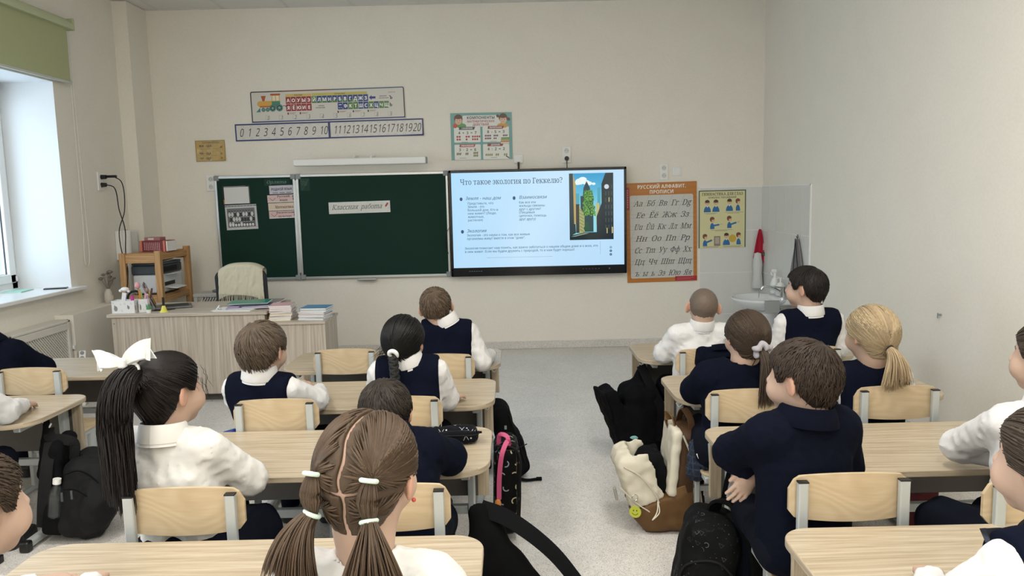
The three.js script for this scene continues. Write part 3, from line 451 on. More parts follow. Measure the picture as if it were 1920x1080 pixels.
{
  const t = thing('board_lamp', 'long white tubular lamp on brackets above the chalkboard', 'lamp', [-1.378, 1.836, ZB]);
  part('housing', box(1.225, 0.066, 0.09, 0, 0, 0.2, 0.014, 0, 0.0), M.white, t);
  for (const x of [-0.06, 0.1]) part('bracket', [rod([x, 0.06, 0.0], [x, 0.04, 0.2], 0.008), ball(0.016, x, 0.05, 0.15)], M.white, t);
  part('end_cap', [box(0.012, 0.06, 0.084, 0.612, 0, 0.2, 0.005)], M.greyPl, t);
}
// ---------------------------------------------------------------- interactive display
{
  const t = thing('interactive_display', 'large black interactive display showing a pale blue slide about ecology', 'display', [0.263, 1.235, ZB]);
  part('housing', box(1.672, 1.005, 0.06, 0, 0, 0.075, 0.012), M.blackGloss, t);
  part('wall_mount', box(0.7, 0.5, 0.05, 0, 0, 0.025), M.black, t);
  part('bezel', [box(1.672, 0.026, 0.014, 0, 0.49, 0.108, 0.004), box(1.672, 0.084, 0.014, 0, -0.46, 0.108, 0.004), box(0.024, 1.005, 0.014, -0.824, 0, 0.108, 0.004), box(0.024, 1.005, 0.014, 0.824, 0, 0.108, 0.004)], std('#12161c', 0.2), t);
  const slide = canvasTex(1900, 1060, (g, W, H) => {
    const gr = g.createLinearGradient(0, 0, W, H); gr.addColorStop(0, '#a9d9fb'); gr.addColorStop(0.5, '#c3e3fb'); gr.addColorStop(1, '#b9ddf9'); g.fillStyle = gr; g.fillRect(0, 0, W, H);
    g.fillStyle = '#132d3e'; g.font = '84px serif'; g.fillText('Что такое экология по Геккелю?', 96, 132, 1130);
    const bullet = (x, y) => { g.fillStyle = '#1d4c74'; g.beginPath(); g.ellipse(x, y, 16, 20, 0, 0, 7); g.fill(); };
    const it = (s, x, y) => script(g, s, x, y, 50, '#22475f', -0.22);
    const tx = (s, x, y, w) => { g.font = '36px sans-serif'; g.fillStyle = '#2b5067'; g.fillText(s, x, y, w); };
    bullet(104, 290); it('Земля - наш дом', 150, 300); ['Представьте, что', 'Земля - это', 'большой дом. Кто в', 'нем живет? (Люди,', 'животные,', 'растения)'].forEach((s, i) => tx(s, 172, 352 + i * 37));
    bullet(688, 290); it('Взаимосвязи', 740, 300); ['Как все эти', 'жильцы связаны', 'друг с другом?', '(Пищевые', 'цепочки, помощь', 'друг другу)'].forEach((s, i) => tx(s, 740, 352 + i * 37));
    bullet(108, 652); it('Экология', 156, 662); tx('Экология - это наука о том, как все живые', 156, 706, 700); tx('организмы живут вместе в этом "доме".', 156, 744, 650);
    tx('Экология помогает нам понять, как важно заботиться о нашем общем доме и о всех, кто', 128, 852, 1480); tx('в нем живет. Если мы будем дружить с природой, то и нам будет хорошо!', 128, 890, 1220);
    g.fillStyle = '#7fa6bd'; g.fillRect(370, 948, 730, 3); g.fillRect(1632, 790, 3, 150);
    for (const [y, c] of [[862, '#6f97ae'], [902, '#143a55'], [942, '#143a55']]) { g.fillStyle = c; g.beginPath(); g.arc(1750, y, 13, 0, 7); g.fill(); g.fillStyle = '#b9ddf9'; g.beginPath(); g.arc(1750, y, 5, 0, 7); g.fill(); }
    // painted street with an overgrown tower
    const X = 1296, Y = 34, w = 486, h = 738; g.save(); g.beginPath(); g.rect(X, Y, w, h); g.clip();
    const s = g.createLinearGradient(0, Y, 0, Y + h * 0.6); s.addColorStop(0, '#2f9bd0'); s.addColorStop(1, '#8fd8e6'); g.fillStyle = s; g.fillRect(X, Y, w, h);
    g.fillStyle = '#e6f4f4'; for (const [x, y, r] of [[120, 90, 34], [150, 70, 30], [96, 104, 24], [186, 100, 26], [220, 112, 22], [270, 118, 14]]) { g.beginPath(); g.ellipse(X + x, Y + y, r * 1.5, r, 0, 0, 7); g.fill(); }
    g.fillStyle = '#4aa3b8'; g.fillRect(X + 310, Y + 160, 34, 300); g.fillRect(X + 70, Y + 220, 40, 200);
    g.fillStyle = '#22424a'; g.fillRect(X + 124, Y + 250, 140, 400); g.beginPath(); g.moveTo(X + 150, Y + 260); g.lineTo(X + 158, Y + 160); g.lineTo(X + 192, Y + 86); g.lineTo(X + 228, Y + 160); g.lineTo(X + 242, Y + 260); g.fill();
    const r = rng(9); for (let i = 0; i < 420; i++) { const u = r(), v = r(), yy = 190 + v * 280, ww = 60 + v * 50; g.fillStyle = ['#3e7a35', '#5c9a3f', '#2f5f35', '#79b04a'][i % 4]; g.beginPath(); g.arc(X + 206 + (u - 0.45) * ww * 1.4, Y + yy, 7, 0, 7); g.fill(); }
    g.fillStyle = '#2c3f45'; g.beginPath(); g.moveTo(X, Y); g.lineTo(X + 42, Y); g.lineTo(X + 70, Y + 660); g.lineTo(X, Y + 700); g.fill(); g.fillStyle = '#b6a067'; g.beginPath(); g.moveTo(X + 42, Y); g.lineTo(X + 72, Y + 120); g.lineTo(X + 76, Y + 560); g.lineTo(X + 50, Y + 560); g.fill();
    g.fillStyle = '#3b3f3c'; g.fillRect(X + 72, Y + 340, 40, 320); g.fillStyle = '#a9ad72'; g.beginPath(); g.moveTo(X + 108, Y + 350); g.lineTo(X + 166, Y + 470); g.lineTo(X + 166, Y + 660); g.lineTo(X + 108, Y + 672); g.fill(); g.fillStyle = '#6a7350'; for (let j = 0; j < 7; j++) for (let i = 0; i < 4; i++) g.fillRect(X + 114 + i * 13, Y + 396 + j * 36 + i * 8, 7, 20);
    g.fillStyle = '#c0b678'; g.fillRect(X + 296, Y + 330, 34, 240); g.fillStyle = '#1d2d35'; g.beginPath(); g.moveTo(X + 356, Y + 120); g.lineTo(X + 400, Y); g.lineTo(X + w, Y); g.lineTo(X + w, Y + 720); g.lineTo(X + 300, Y + 680); g.lineTo(X + 300, Y + 480); g.lineTo(X + 356, Y + 330); g.fill();
    g.fillStyle = '#3b4b4d'; for (let j = 0; j < 7; j++) for (let i = 0; i < 3; i++) g.fillRect(X + 396 + i * 32, Y + 130 + j * 74, 12, 46); g.fillStyle = '#cdbf7e'; g.fillRect(X + 434, Y + 270, 9, 50); g.fillRect(X + 410, Y + 610, 10, 60); g.fillRect(X + 466, Y + 600, 14, 70);
    g.fillStyle = '#1c2c30'; g.beginPath(); g.moveTo(X, Y + h); g.lineTo(X, Y + 690); g.lineTo(X + 170, Y + 655); g.lineTo(X + 310, Y + 655); g.lineTo(X + w, Y + 700); g.lineTo(X + w, Y + h); g.fill(); g.fillStyle = '#8fa08e'; g.beginPath(); g.moveTo(X + 10, Y + 700); g.lineTo(X + 170, Y + 662); g.lineTo(X + 220, Y + 664); g.lineTo(X + 60, Y + 700); g.fill();
    g.fillStyle = '#24503a'; g.beginPath(); g.arc(X + 192, Y + 610, 34, 0, 7); g.arc(X + 188, Y + 560, 24, 0, 7); g.fill(); g.restore();
    g.fillStyle = 'rgba(214,226,232,.95)'; g.beginPath(); g.arc(1708, 186, 26, 0, 7); g.fill();
  });
  const mat = new THREE.MeshStandardMaterial({ color: 0x000000, roughness: 0.12, emissive: 0xffffff, emissiveMap: slide, emissiveIntensity: 0.92 });
  part('screen', T(new THREE.PlaneGeometry(1.626, 0.898), 0, 0.029, 0.1085), mat, t);
  part('button', [...[0, 1, 2, 3, 4, 5].map((i) => box(0.012, 0.004, 0.004, -0.66 + i * 0.022, -0.452, 0.1145)), ...[0, 1, 2, 3, 4, 5].map((i) => box(0.008, 0.004, 0.004, 0.42 + i * 0.03, -0.452, 0.1145)), cyl(0.006, 0.006, 0.004, 0.67, -0.452, 0.1145, 10, Math.PI / 2)], M.greyPl, t);
  const l = new THREE.RectAreaLight(new THREE.Color().setRGB(0.5, 0.75, 1), 0.5, 1.62, 0.89); l.position.set(0.263, 1.264, ZB + 0.118); l.lookAt(0.263, 1.264, 5); l.name = 'display_light'; scene.add(l);
}
solo('pointer_loop', 'thin black cord loop hanging between chalkboard and display', 'cord', tube([[-0.585, 1.2, ZB + 0.05], [-0.625, 1.13, ZB + 0.06], [-0.63, 1.03, ZB + 0.06], [-0.6, 0.95, ZB + 0.05]], 0.0025, 24, 5), M.black);
console.log('wall prints');

// ---------------------------------------------------------------- pupils' desks
const DY = 0.58, DW = 1.2, DD = 0.52;
function makeDesk(mat) {
  const t = new THREE.Group();
  const top = extr(rrect(DW, DD, [0.13, 0.13, 0.085, 0.085]), 0.022, 0.003, 12); top.rotateX(-Math.PI / 2);   // +y of the shape is the far side
  part('tabletop', top.translate(0, DY - 0.022, 0), mat, t);
  const zf = -DD / 2 + 0.075;
  part('modesty_panel', span(-DW / 2 + 0.06, DW / 2 - 0.06, 0.325, DY - 0.03, zf - 0.008, zf + 0.008), M.shadedPanel, t);  // panel colour includes shade under the top; light ends are the same board
  for (const s of [-1, 1]) {
    part('panel_end', boxUV(span(s * (DW / 2 - 0.04) - 0.022, s * (DW / 2 - 0.04) + 0.022, 0.325, DY - 0.022, zf - 0.009, zf + 0.011, 0.002), 'y'), mat, t);
    const x = s * (DW / 2 - 0.085), l = part('leg', [span(x - 0.014, x + 0.014, 0.02, DY - 0.024, zf + 0.014, zf + 0.064, 0.008), span(x - 0.016, x + 0.016, DY - 0.05, DY - 0.022, -0.2, 0.2, 0.006), span(x - 0.02, x + 0.02, 0.012, 0.045, -0.22, 0.22, 0.012)], M.metal, t);
    part('foot_cap', span(x - 0.022, x + 0.022, 0, 0.05, 0.195, 0.235, 0.01), M.black, l); part('foot_cap', span(x - 0.022, x + 0.022, 0, 0.05, -0.235, -0.195, 0.01), M.black, l);
    for (const y of [0.3, 0.24]) part('bolt', cyl(0.007, 0.007, 0.006, x, y, zf + 0.066, 10, Math.PI / 2), M.bolt, l);
    part('bag_hook', tube([[x + s * 0.02, DY - 0.024, 0.05], [x + s * 0.03, DY - 0.06, 0.05], [x + s * 0.045, DY - 0.075, 0.05], [x + s * 0.06, DY - 0.055, 0.05]], 0.004, 14, 6), M.white, t);
    part('stop_block', span(s * 0.46 - 0.022, s * 0.46 + 0.022, DY - 0.036, DY - 0.021, 0.17, 0.2, 0.003), M.black, t);
  }
  part('crossbar', span(-DW / 2 + 0.1, DW / 2 - 0.1, 0.265, 0.3, zf + 0.02, zf + 0.05, 0.006), M.metal, t);
  return t;
}
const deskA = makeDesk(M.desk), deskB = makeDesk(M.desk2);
const DESKS = {
  m1: [-0.672, -4.315, 'wooden two-seat school desk of the middle row right before the teacher desk cabinet'],
  m2: [-0.690, -3.548, 'desk shared by the boy with folded hands and the girl with a black braid'],
  m3: [-0.690, -2.735, 'wooden two-seat desk with a dark pencil case lying on it'],
  m4: [-0.690, -1.745, 'wooden two-seat desk before the girl with two pigtails'],
  r1: [1.296, -4.36, 'wooden two-seat desk beside the washbasin and right wall'],
  r2: [1.325, -3.52, 'wooden two-seat desk shared by the girls with a scrunchie and a blond ponytail'],
  r3: [1.325, -2.66, 'wooden two-seat desk where the boy in a navy jacket rests his elbow'],
  r4: [1.305, -1.74, 'wooden two-seat desk before the girl with a dark bow on her collar'],
  l1: [-2.585, -4.31, 'wooden two-seat desk beside the radiator screen'],
  l2: [-2.66, -3.41, 'wooden two-seat desk with a black backpack hanging from its side hook'],
};
let di = 0;
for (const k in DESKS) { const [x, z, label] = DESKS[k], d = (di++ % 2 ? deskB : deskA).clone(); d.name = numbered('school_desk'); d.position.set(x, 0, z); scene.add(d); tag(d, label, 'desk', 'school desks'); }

// ---------------------------------------------------------------- pupils' chairs
const SEAT = 0.34;
function makeChair(mat) {
  const t = new THREE.Group();
  // backrest: bent plywood, gently arched top
  const s = new THREE.Shape(), w = 0.172; s.moveTo(-w + 0.02, 0.0); s.quadraticCurveTo(0, -0.012, w - 0.02, 0); s.quadraticCurveTo(w, 0.002, w, 0.025); s.lineTo(w, 0.085); s.quadraticCurveTo(w - 0.002, 0.112, w - 0.035, 0.118); s.quadraticCurveTo(0, 0.142, -w + 0.035, 0.118); s.quadraticCurveTo(-w + 0.002, 0.112, -w, 0.085); s.lineTo(-w, 0.025); s.quadraticCurveTo(-w, 0.002, -w + 0.02, 0);
  let bk = new THREE.ExtrudeGeometry(s, { depth: 0.008, bevelEnabled: true, bevelThickness: 0.0015, bevelSize: 0.0015, bevelSegments: 1, curveSegments: 14, steps: 1 });
  // triangulated faces are only cut at the outline, so bend a finely cut copy instead: lathe-like strips
  const P = [], U = [], I = [], nx = 24, ny = 8;
  const out = s.getPoints(20), lo = (x) => { const a = Math.abs(x) / w; return a > 0.88 ? 0.02 * Math.pow((a - 0.88) / 0.12, 2) - 0.0 : -0.008 * (1 - a * a); }, hi = (x) => { const a = Math.abs(x) / w; return 0.132 - 0.014 * a * a - (a > 0.8 ? 0.035 * Math.pow((a - 0.8) / 0.2, 2.4) : 0); };
  const bend = (x) => -0.02 * (x / w) * (x / w), th = 0.011;
  for (const f of [0, 1]) for (let j = 0; j <= ny; j++) for (let i = 0; i <= nx; i++) { const x = -w + 2 * w * i / nx, y = lo(x) + (hi(x) - lo(x)) * j / ny; P.push(x, y, bend(x) + (f ? th : 0)); U.push(x + 0.3, y); }
  const N = (nx + 1) * (ny + 1), at = (f, i, j) => f * N + j * (nx + 1) + i;
  for (let j = 0; j < ny; j++) for (let i = 0; i < nx; i++) { I.push(at(1, i, j), at(1, i + 1, j), at(1, i + 1, j + 1), at(1, i, j), at(1, i + 1, j + 1), at(1, i, j + 1)); I.push(at(0, i, j), at(0, i + 1, j + 1), at(0, i + 1, j), at(0, i, j), at(0, i, j + 1), at(0, i + 1, j + 1)); }
  const rim = (a, b) => { I.push(at(0, ...a), at(0, ...b), at(1, ...b), at(0, ...a), at(1, ...b), at(1, ...a)); };
  for (let i = 0; i < nx; i++) { rim([i, 0], [i + 1, 0]); rim([i + 1, ny], [i, ny]); } for (let j = 0; j < ny; j++) { rim([nx, j], [nx, j + 1]); rim([0, j + 1], [0, j]); }
  bk = new THREE.BufferGeometry(); bk.setAttribute('position', new THREE.Float32BufferAttribute(P, 3)); bk.setAttribute('uv', new THREE.Float32BufferAttribute(U, 2)); bk.setIndex(I); bk = bk.toNonIndexed(); bk.computeVertexNormals();
  part('backrest', bk.translate(0, 0.573, -0.006), mat, t);
  let st = extr(rrect(0.35, 0.34, [0.04, 0.04, 0.06, 0.06]), 0.011, 0.002, 8); st.rotateX(-Math.PI / 2); part('seat', st.translate(0, SEAT - 0.011, -0.2), mat, t);
  for (const q of [-1, 1]) {
    const x = q * 0.142, u = part('upright', [span(x - 0.0145, x + 0.0145, 0.46, 0.686, -0.002, 0.018, 0.005), box(0.029, 0.16, 0.02, x, 0.395, -0.012, 0.005, 0, 0, -0.26)], M.metal, t);
    part('end_cap', span(x - 0.0148, x + 0.0148, 0.683, 0.6875, -0.0025, 0.0185, 0.001), M.black, u);
    const xl = q * 0.16, l = part('leg', [span(xl - 0.011, xl + 0.011, 0.02, SEAT - 0.012, -0.23, -0.19, 0.005), span(xl - 0.01, xl + 0.01, SEAT - 0.035, SEAT - 0.012, -0.35, -0.02, 0.005), span(xl - 0.014, xl + 0.014, 0.008, 0.03, -0.36, 0.0, 0.006)], M.metal, t);
    for (const y of [0.22, 0.16]) part('bolt', rod([xl - 0.014, y, -0.21], [xl + 0.014, y, -0.21], 0.007), M.bolt, l);
    part('foot_cap', span(xl - 0.016, xl + 0.016, 0, 0.034, -0.37, -0.34, 0.005), M.black, l); part('foot_cap', span(xl - 0.016, xl + 0.016, 0, 0.034, -0.015, 0.012, 0.005), M.black, l);
  }
  part('crossbar', span(-0.15, 0.15, 0.2, 0.225, -0.22, -0.2, 0.004), M.metal, t);
  return t;
}
const chairA = makeChair(M.ply), chairB = makeChair(M.ply2);
const CHAIRS = [
  [-0.900, -4.03, 0.02, 'empty plywood chair pushed under the desk beside the boy in a navy vest'],
  [-0.372, -3.84, 0, 'plywood chair of the boy in a navy vest reaching along his desk'],
  [-0.968, -3.02, 0.02, 'plywood chair with wavy grain behind the boy with folded hands'],
  [-0.465, -3.02, 0, 'plywood chair behind the girl with a black braid'],
  [-0.945, -2.075, 0.01, 'plywood chair behind the girl with a white bow'],
  [-0.360, -2.07, 0, 'plywood chair of the boy hunched over his desk with the pencil case'],
  [1.0, -3.83, 0, 'plywood chair with a navy jacket hung over its backrest'],
  [1.50, -3.83, 0, 'plywood chair of the dark haired boy beside the washbasin'],
  [0.945, -3.01, 0, 'plywood chair behind the girl with a grey scrunchie'],
  [1.546, -3.01, 0, 'plywood chair behind the girl with a blond ponytail'],
  [0.942, -2.07, 0, 'plywood chair half empty behind the boy in a navy jacket'],
  [1.45, -2.0, 0, 'plywood chair of the girl in a white blouse near the right wall'],
  [-2.40, -3.73, 0, 'plywood chair at the desk beside the radiator screen'],
  [-2.36, -2.74, 0, 'plywood chair at the desk with the hanging black backpack'],
  [-0.27, -1.08, 0, 'plywood chair under the girl with two pigtails'],
  [-1.08, -1.16, 0, 'plywood chair under the short haired boy next to the pigtailed girl'],
  [1.04, -1.14, 0, 'plywood chair under the girl with a dark collar bow'],
];
CHAIRS.forEach(([x, z, ry, label], i) => { const c = (i % 2 ? chairB : chairA).clone(); c.name = numbered('school_chair'); c.position.set(x, 0, z); c.rotation.y = ry; scene.add(c); tag(c, label, 'chair', 'plywood school chairs'); });

// ---------------------------------------------------------------- teacher's corner
{
  const t = thing('teacher_desk', 'large teacher desk of pale striped ash laminate', 'desk', [0, 0, 0]), y = 0.68;
  part('desktop', boxUV(span(-3.02, -1.83, y - 0.024, y, -6.3, -5.65, 0.003)), M.ash, t);
  part('front_panel', boxUV(span(-2.99, -1.85, 0.06, y - 0.024, -5.68, -5.664), 'y'), M.ash, t);
  part('side_panel', boxUV(span(-2.99, -2.97, 0, y - 0.024, -6.28, -5.68), 'y'), M.ash, t);
  part('side_panel', boxUV(span(-1.87, -1.85, 0, y - 0.024, -6.28, -5.68), 'y'), M.ash, t);
  part('gap_shade_strip', span(-2.96, -1.88, 0, 0.06, -5.74, -5.72), M.shadedPanel, t);  // dark strip put in for the shaded gap under the front panel
  part('screw', [cyl(0.005, 0.005, 0.003, -2.975, 0.61, -5.6635, 8, Math.PI / 2), cyl(0.005, 0.005, 0.003, -1.868, 0.61, -5.6635, 8, Math.PI / 2)], M.bolt, t);
  const c = thing('side_cabinet', 'low cabinet of ash laminate attached beside the teacher desk', 'cabinet', [0, 0, 0]);
  part('body', boxUV(span(-1.83, -1.395, 0.0, 0.584, -6.02, -5.615), 'y'), M.ash, c);
  part('worktop', boxUV(span(-1.84, -1.385, 0.584, 0.602, -6.03, -5.6, 0.002)), M.ash, c);
  part('edge_post', boxUV(span(-1.41, -1.39, 0.0, 0.584, -5.63, -5.608), 'y'), M.ash, c);
}
{ // wooden shelf with printer
  const x0 = -3.25, x1 = -2.955, z1 = -6.42, z0 = -6.99, cx = (x0 + x1) / 2, cz = (z0 + z1) / 2, t = thing('wooden_stand', 'pine wood stand with posts and rails behind the teacher desk', 'stand', [0, 0, 0]), aAB = 0;
  for (const [x, z, h] of [[x0, z1, 1.085], [x1, z1, 1.1], [x1, z0, 1.105], [x0, z0, 1.09]]) part('post', boxUV(box(0.05, h, 0.045, x, h / 2, z, 0.003), 'y'), M.pine, t);
  for (const y of [0.2, 0.695, 1.035]) for (const z of [z0, z1]) part('rail', boxUV(span(x0 + 0.02, x1 - 0.02, y - 0.035, y + 0.035, z - 0.011, z + 0.011)), M.pine, t);
  for (const y of [0.2, 0.685, 1.045]) for (const x of [x0, x1]) part('rail', boxUV(span(x - 0.011, x + 0.011, y - 0.025, y + 0.025, z0 + 0.02, z1 - 0.02), 'z'), M.pine, t);
  part('top_board', boxUV(span(x0 + 0.012, x1 - 0.012, 1.066, 1.08, z0 + 0.012, z1 - 0.012)), M.pine, t);
  part('lower_board', boxUV(span(x0 + 0.012, x1 - 0.012, 0.705, 0.719, z0 + 0.012, z1 - 0.012)), M.pine, t);
  const p = thing('printer', 'white and dark grey laser printer inside the pine stand', 'printer', [cx, 0.72, cz]);
  part('body', box(0.24, 0.16, 0.42, 0, 0.092, 0.0, 0.02), std('#d5d9db', 0.5), p);
  part('scanner', box(0.25, 0.08, 0.43, 0, 0.212, 0, 0.014), std('#3f474f', 0.5), p); part('lid', box(0.245, 0.018, 0.42, 0.0, 0.262, 0, 0.008), std('#59626a', 0.5), p);
  part('output_slot', box(0.006, 0.032, 0.2, 0.119, 0.085, 0.04), M.black, p); part('paper_tray', box(0.12, 0.006, 0.2, 0.165, 0.055, 0.04, 0.002, 0, -0.12), M.white, p); part('control_panel', box(0.006, 0.045, 0.26, 0.124, 0.21, 0.02), M.black, p); part('foot', box(0.2, 0.012, 0.36, 0, 0.006, 0), M.black, p);
  part('input_paper', box(0.1, 0.004, 0.19, 0.14, 0.168, 0.03, 0, 0, 0.1), M.paper, p);
  const s = thing('paper_sheets', 'loose white sheets lying on top of the printer', 'papers', [cx, 0.992, cz]); part('sheet', box(0.21, 0.002, 0.29, 0, 0.003, 0, 0, 0.1), M.paper, s); part('sheet', box(0.21, 0.002, 0.28, 0.03, 0.012, 0.02, 0, 0.25, 0.05), M.paper, s);
  const spine = canvasTex(512, 200, (g, W, H) => { g.fillStyle = '#7a2430'; g.fillRect(0, 0, W, H); g.fillStyle = '#d0795c'; g.fillRect(0, 0, 50, H); g.fillRect(W - 54, 0, 36, H); g.fillStyle = '#c9a6a0'; for (let i = 0; i < 9; i++) for (let j = 0; j < 6; j++) g.fillRect(90 + i * 36, 30 + j * 24 + (i % 3) * 4, 20, 14); });
  const b1 = thing('thick_book', 'thick dark red books stacked on top of the pine stand', 'book', [cx + 0.03, 1.08, cz + 0.02], -0.1);
  part('cover', box(0.24, 0.095, 0.16, 0, 0.048, 0, 0.004), std(0xffffff, 0.45, 0, { map: spine }), b1); part('pages', box(0.012, 0.085, 0.15, 0.122, 0.048, 0), M.paper, b1);
  const b2 = thing('small_book', 'small pinkish box on top of the thick red books', 'box', [cx + 0.01, 1.176, cz + 0.02], -0.05); part('box', box(0.14, 0.028, 0.1, 0, 0.014, 0, 0.002), std('#a8716e', 0.6), b2); part('label', box(0.05, 0.018, 0.002, -0.01, 0.014, 0.051), std('#dcc9c2', 0.6), b2);
}
{
  const r = thing('paper_roll', 'tall roll of white drawing paper standing in the window corner', 'paper roll', [-3.385, 0.667, -6.78]); part('roll', [cyl(0.04, 0.04, 0.6, 0, 0.3, 0, 24)], M.paper, r); part('core', cyl(0.015, 0.015, 0.004, 0, 0.601, 0, 16), std('#b29b78', 0.8), r);
  const d = thing('towel_dispenser', 'white paper towel dispenser on the window wall above the pine stand', 'dispenser', [XL, 1.13, -6.86], Math.PI / 2); part('case', box(0.22, 0.26, 0.1, 0, 0, 0.05, 0.012), M.white, d); part('slot', box(0.14, 0.01, 0.06, 0, -0.132, 0.05), M.greyPl, d);
}
{ // ornament on the ledge
  const o = thing('bird_ornament', 'grey and white ornament with dried twigs on the ledge beside the desk', 'ornament', [-3.395, 0.667, -6.42]);
  part('pot', lathe([[0.0, 0], [0.03, 0.0], [0.036, 0.04], [0.032, 0.09], [0.018, 0.12], [0, 0.125]], 18), std('#cfc9c0', 0.6), o);
  const tw = []; const r = rng(4); for (let i = 0; i < 9; i++) { const a = r() * 6.28, h = 0.07 + r() * 0.09; tw.push(rod([0, 0.11, 0], [Math.cos(a) * 0.05, 0.11 + h, Math.sin(a) * 0.05], 0.003, 5, 0.002), ball(0.012 + r() * 0.008, Math.cos(a) * 0.05, 0.11 + h, Math.sin(a) * 0.05, 1, 0.7, 1.3, 8)); } part('twigs', tw, std('#7d766f', 0.8), o);
  part('tag', box(0.03, 0.04, 0.004, 0.03, 0.05, 0.01), std('#c4b69c', 0.6), o);
}
{ // pen tubs, flowers, small things
  const print = canvasTex(512, 256, (g, W, H) => { g.fillStyle = '#ececeb'; g.fillRect(0, 0, W, H); const blob = (x, y, s) => { g.fillStyle = '#8f8e8c'; g.beginPath(); g.ellipse(x, y, 34 * s, 44 * s, 0, 0, 7); g.fill(); g.beginPath(); g.moveTo(x - 28 * s, y - 30 * s); g.lineTo(x - 20 * s, y - 62 * s); g.lineTo(x - 6 * s, y - 38 * s); g.fill(); g.strokeStyle = '#4a4948'; g.lineWidth = 4; g.stroke(); }; blob(90, 160, 1.2); blob(380, 140, 0.8); g.strokeStyle = '#b7b6b4'; g.lineWidth = 4; for (const [x, y] of [[210, 70], [230, 200], [300, 60], [450, 60], [40, 40]]) { g.beginPath(); g.arc(x, y, 18, 0, 5); g.stroke(); g.beginPath(); g.moveTo(x - 14, y); g.lineTo(x + 16, y + 12); g.stroke(); } });
  const pm = std(0xffffff, 0.4, 0, { map: print });
  const tub = thing('pen_tub', 'white printed box holder with pens on the teacher desk', 'pen holder', [-2.925, 0.68, -5.76], 0.05); part('side', [box(0.165, 0.095, 0.004, 0, 0.048, 0.045), box(0.165, 0.095, 0.004, 0, 0.048, -0.045), box(0.004, 0.095, 0.09, -0.082, 0.048, 0), box(0.004, 0.095, 0.09, 0.082, 0.048, 0)], pm, tub); part('base', box(0.16, 0.004, 0.09, 0, 0.002, 0), M.white, tub);
  const cup = thing('pen_cup', 'small square printed cup with flowers and pens on the teacher desk', 'pen holder', [-2.79, 0.68, -5.79], 0.15); part('side', [box(0.075, 0.1, 0.004, 0, 0.05, 0.036), box(0.075, 0.1, 0.004, 0, 0.05, -0.036), box(0.004, 0.1, 0.072, -0.036, 0.05, 0), box(0.004, 0.1, 0.072, 0.036, 0.05, 0)], pm, cup); part('base', box(0.07, 0.004, 0.07, 0, 0.002, 0), M.white, cup);
  const pens = [['pink marker pen standing in the printed box', '#c93f9c', -2.865, -5.73, 0.1, 0.12, 0.011], ['orange marker pen standing in the printed cup', '#e08a3a', -2.815, -5.78, -0.05, 0.16, 0.007], ['pale pink highlighter standing in the printed cup', '#e9b7c2', -2.795, -5.79, 0.12, 0.17, 0.009], ['yellow pencil standing in the printed cup', '#d9c25a', -2.775, -5.80, 0.15, 0.15, 0.006], ['dark pen standing in the printed cup', '#5a3a52', -2.765, -5.79, 0.2, 0.17, 0.006]];
  for (const [l, c, x, z, tilt, L, r] of pens) { const p = thing('pen', l, 'pen', [x, 0.69, z]); p.rotation.z = -tilt; part('barrel', cyl(r, r, L * 0.7, 0, L * 0.35, 0, 10), std(c, 0.4), p); part('cap', cyl(r * 1.1, r * 1.1, L * 0.3, 0, L * 0.85, 0, 10), std(c, 0.3), p); }
  const tul = thing('tulip', 'pink tulip with green stem standing in the printed cup', 'flower', [-2.82, 0.69, -5.79]); part('stem', tube([[0.005, 0, 0], [-0.005, 0.1, 0], [-0.018, 0.17, 0]], 0.004, 10, 6), std('#7fa064', 0.6), tul); part('bud', ball(0.02, -0.02, 0.19, 0, 1, 1.35, 1, 12), std('#dfa7ad', 0.6), tul); part('leaf', band([[0.005, 0.03, 0], [0.012, 0.1, 0.01], [0.0, 0.15, 0.015]], 0.018, 0.002, [0, 0, 1], 10), std('#8fae6c', 0.6), tul);
  const wf = thing('white_flower', 'white cartoon head on a white handle standing in the box holder', 'pen', [-2.93, 0.69, -5.77]); part('stem', band([[-0.02, 0, 0], [-0.012, 0.08, 0], [0.0, 0.14, 0]], 0.03, 0.012, [0, 0, 1], 12), M.white, wf); part('head', [ball(0.026, 0.004, 0.165, 0, 1.2, 0.7, 1), ball(0.012, -0.03, 0.155, 0), ball(0.012, 0.03, 0.15, 0)], M.white, wf);
  const hp = thing('headphones', 'black headphone hoop leaning behind the pen holders', 'headphones', [-2.9, 0.68, -5.86]); part('hoop', [T(new THREE.TorusGeometry(0.05, 0.009, 8, 24, 4.2), 0, 0.1, 0, 0, 0.4, -0.5)], M.black, hp); part('ear_cup', [cyl(0.03, 0.03, 0.02, 0.02, 0.03, 0, 16, Math.PI / 2)], M.black, hp);
  const g = thing('garden_gnome', 'tiny figure in a green hat on a white pot on the teacher desk', 'figurine', [-2.735, 0.68, -5.72]); part('pot', cyl(0.018, 0.016, 0.025, 0, 0.0125, 0, 16), M.white, g); part('hat', lathe([[0.0, 0.075], [0.008, 0.055], [0.017, 0.026], [0, 0.025]], 14), std('#4f9a62', 0.6), g); part('flower', [rod([0, 0.07, 0], [0, 0.13, 0], 0.004, 6), ball(0.01, 0, 0.135, 0)], std('#d9a9b4', 0.6), g);
  const bell = thing('hand_bell', 'yellow bell with a black handle on the teacher desk', 'bell', [-2.63, 0.68, -5.74]); part('bell', lathe([[0, 0.05], [0.012, 0.048], [0.018, 0.03], [0.024, 0.012], [0.034, 0.0], [0.03, 0.0], [0.0, 0.02]], 8), std('#e6dd62', 0.4), bell); part('handle', cyl(0.008, 0.009, 0.065, 0, 0.08, 0, 12), M.black, bell);
}
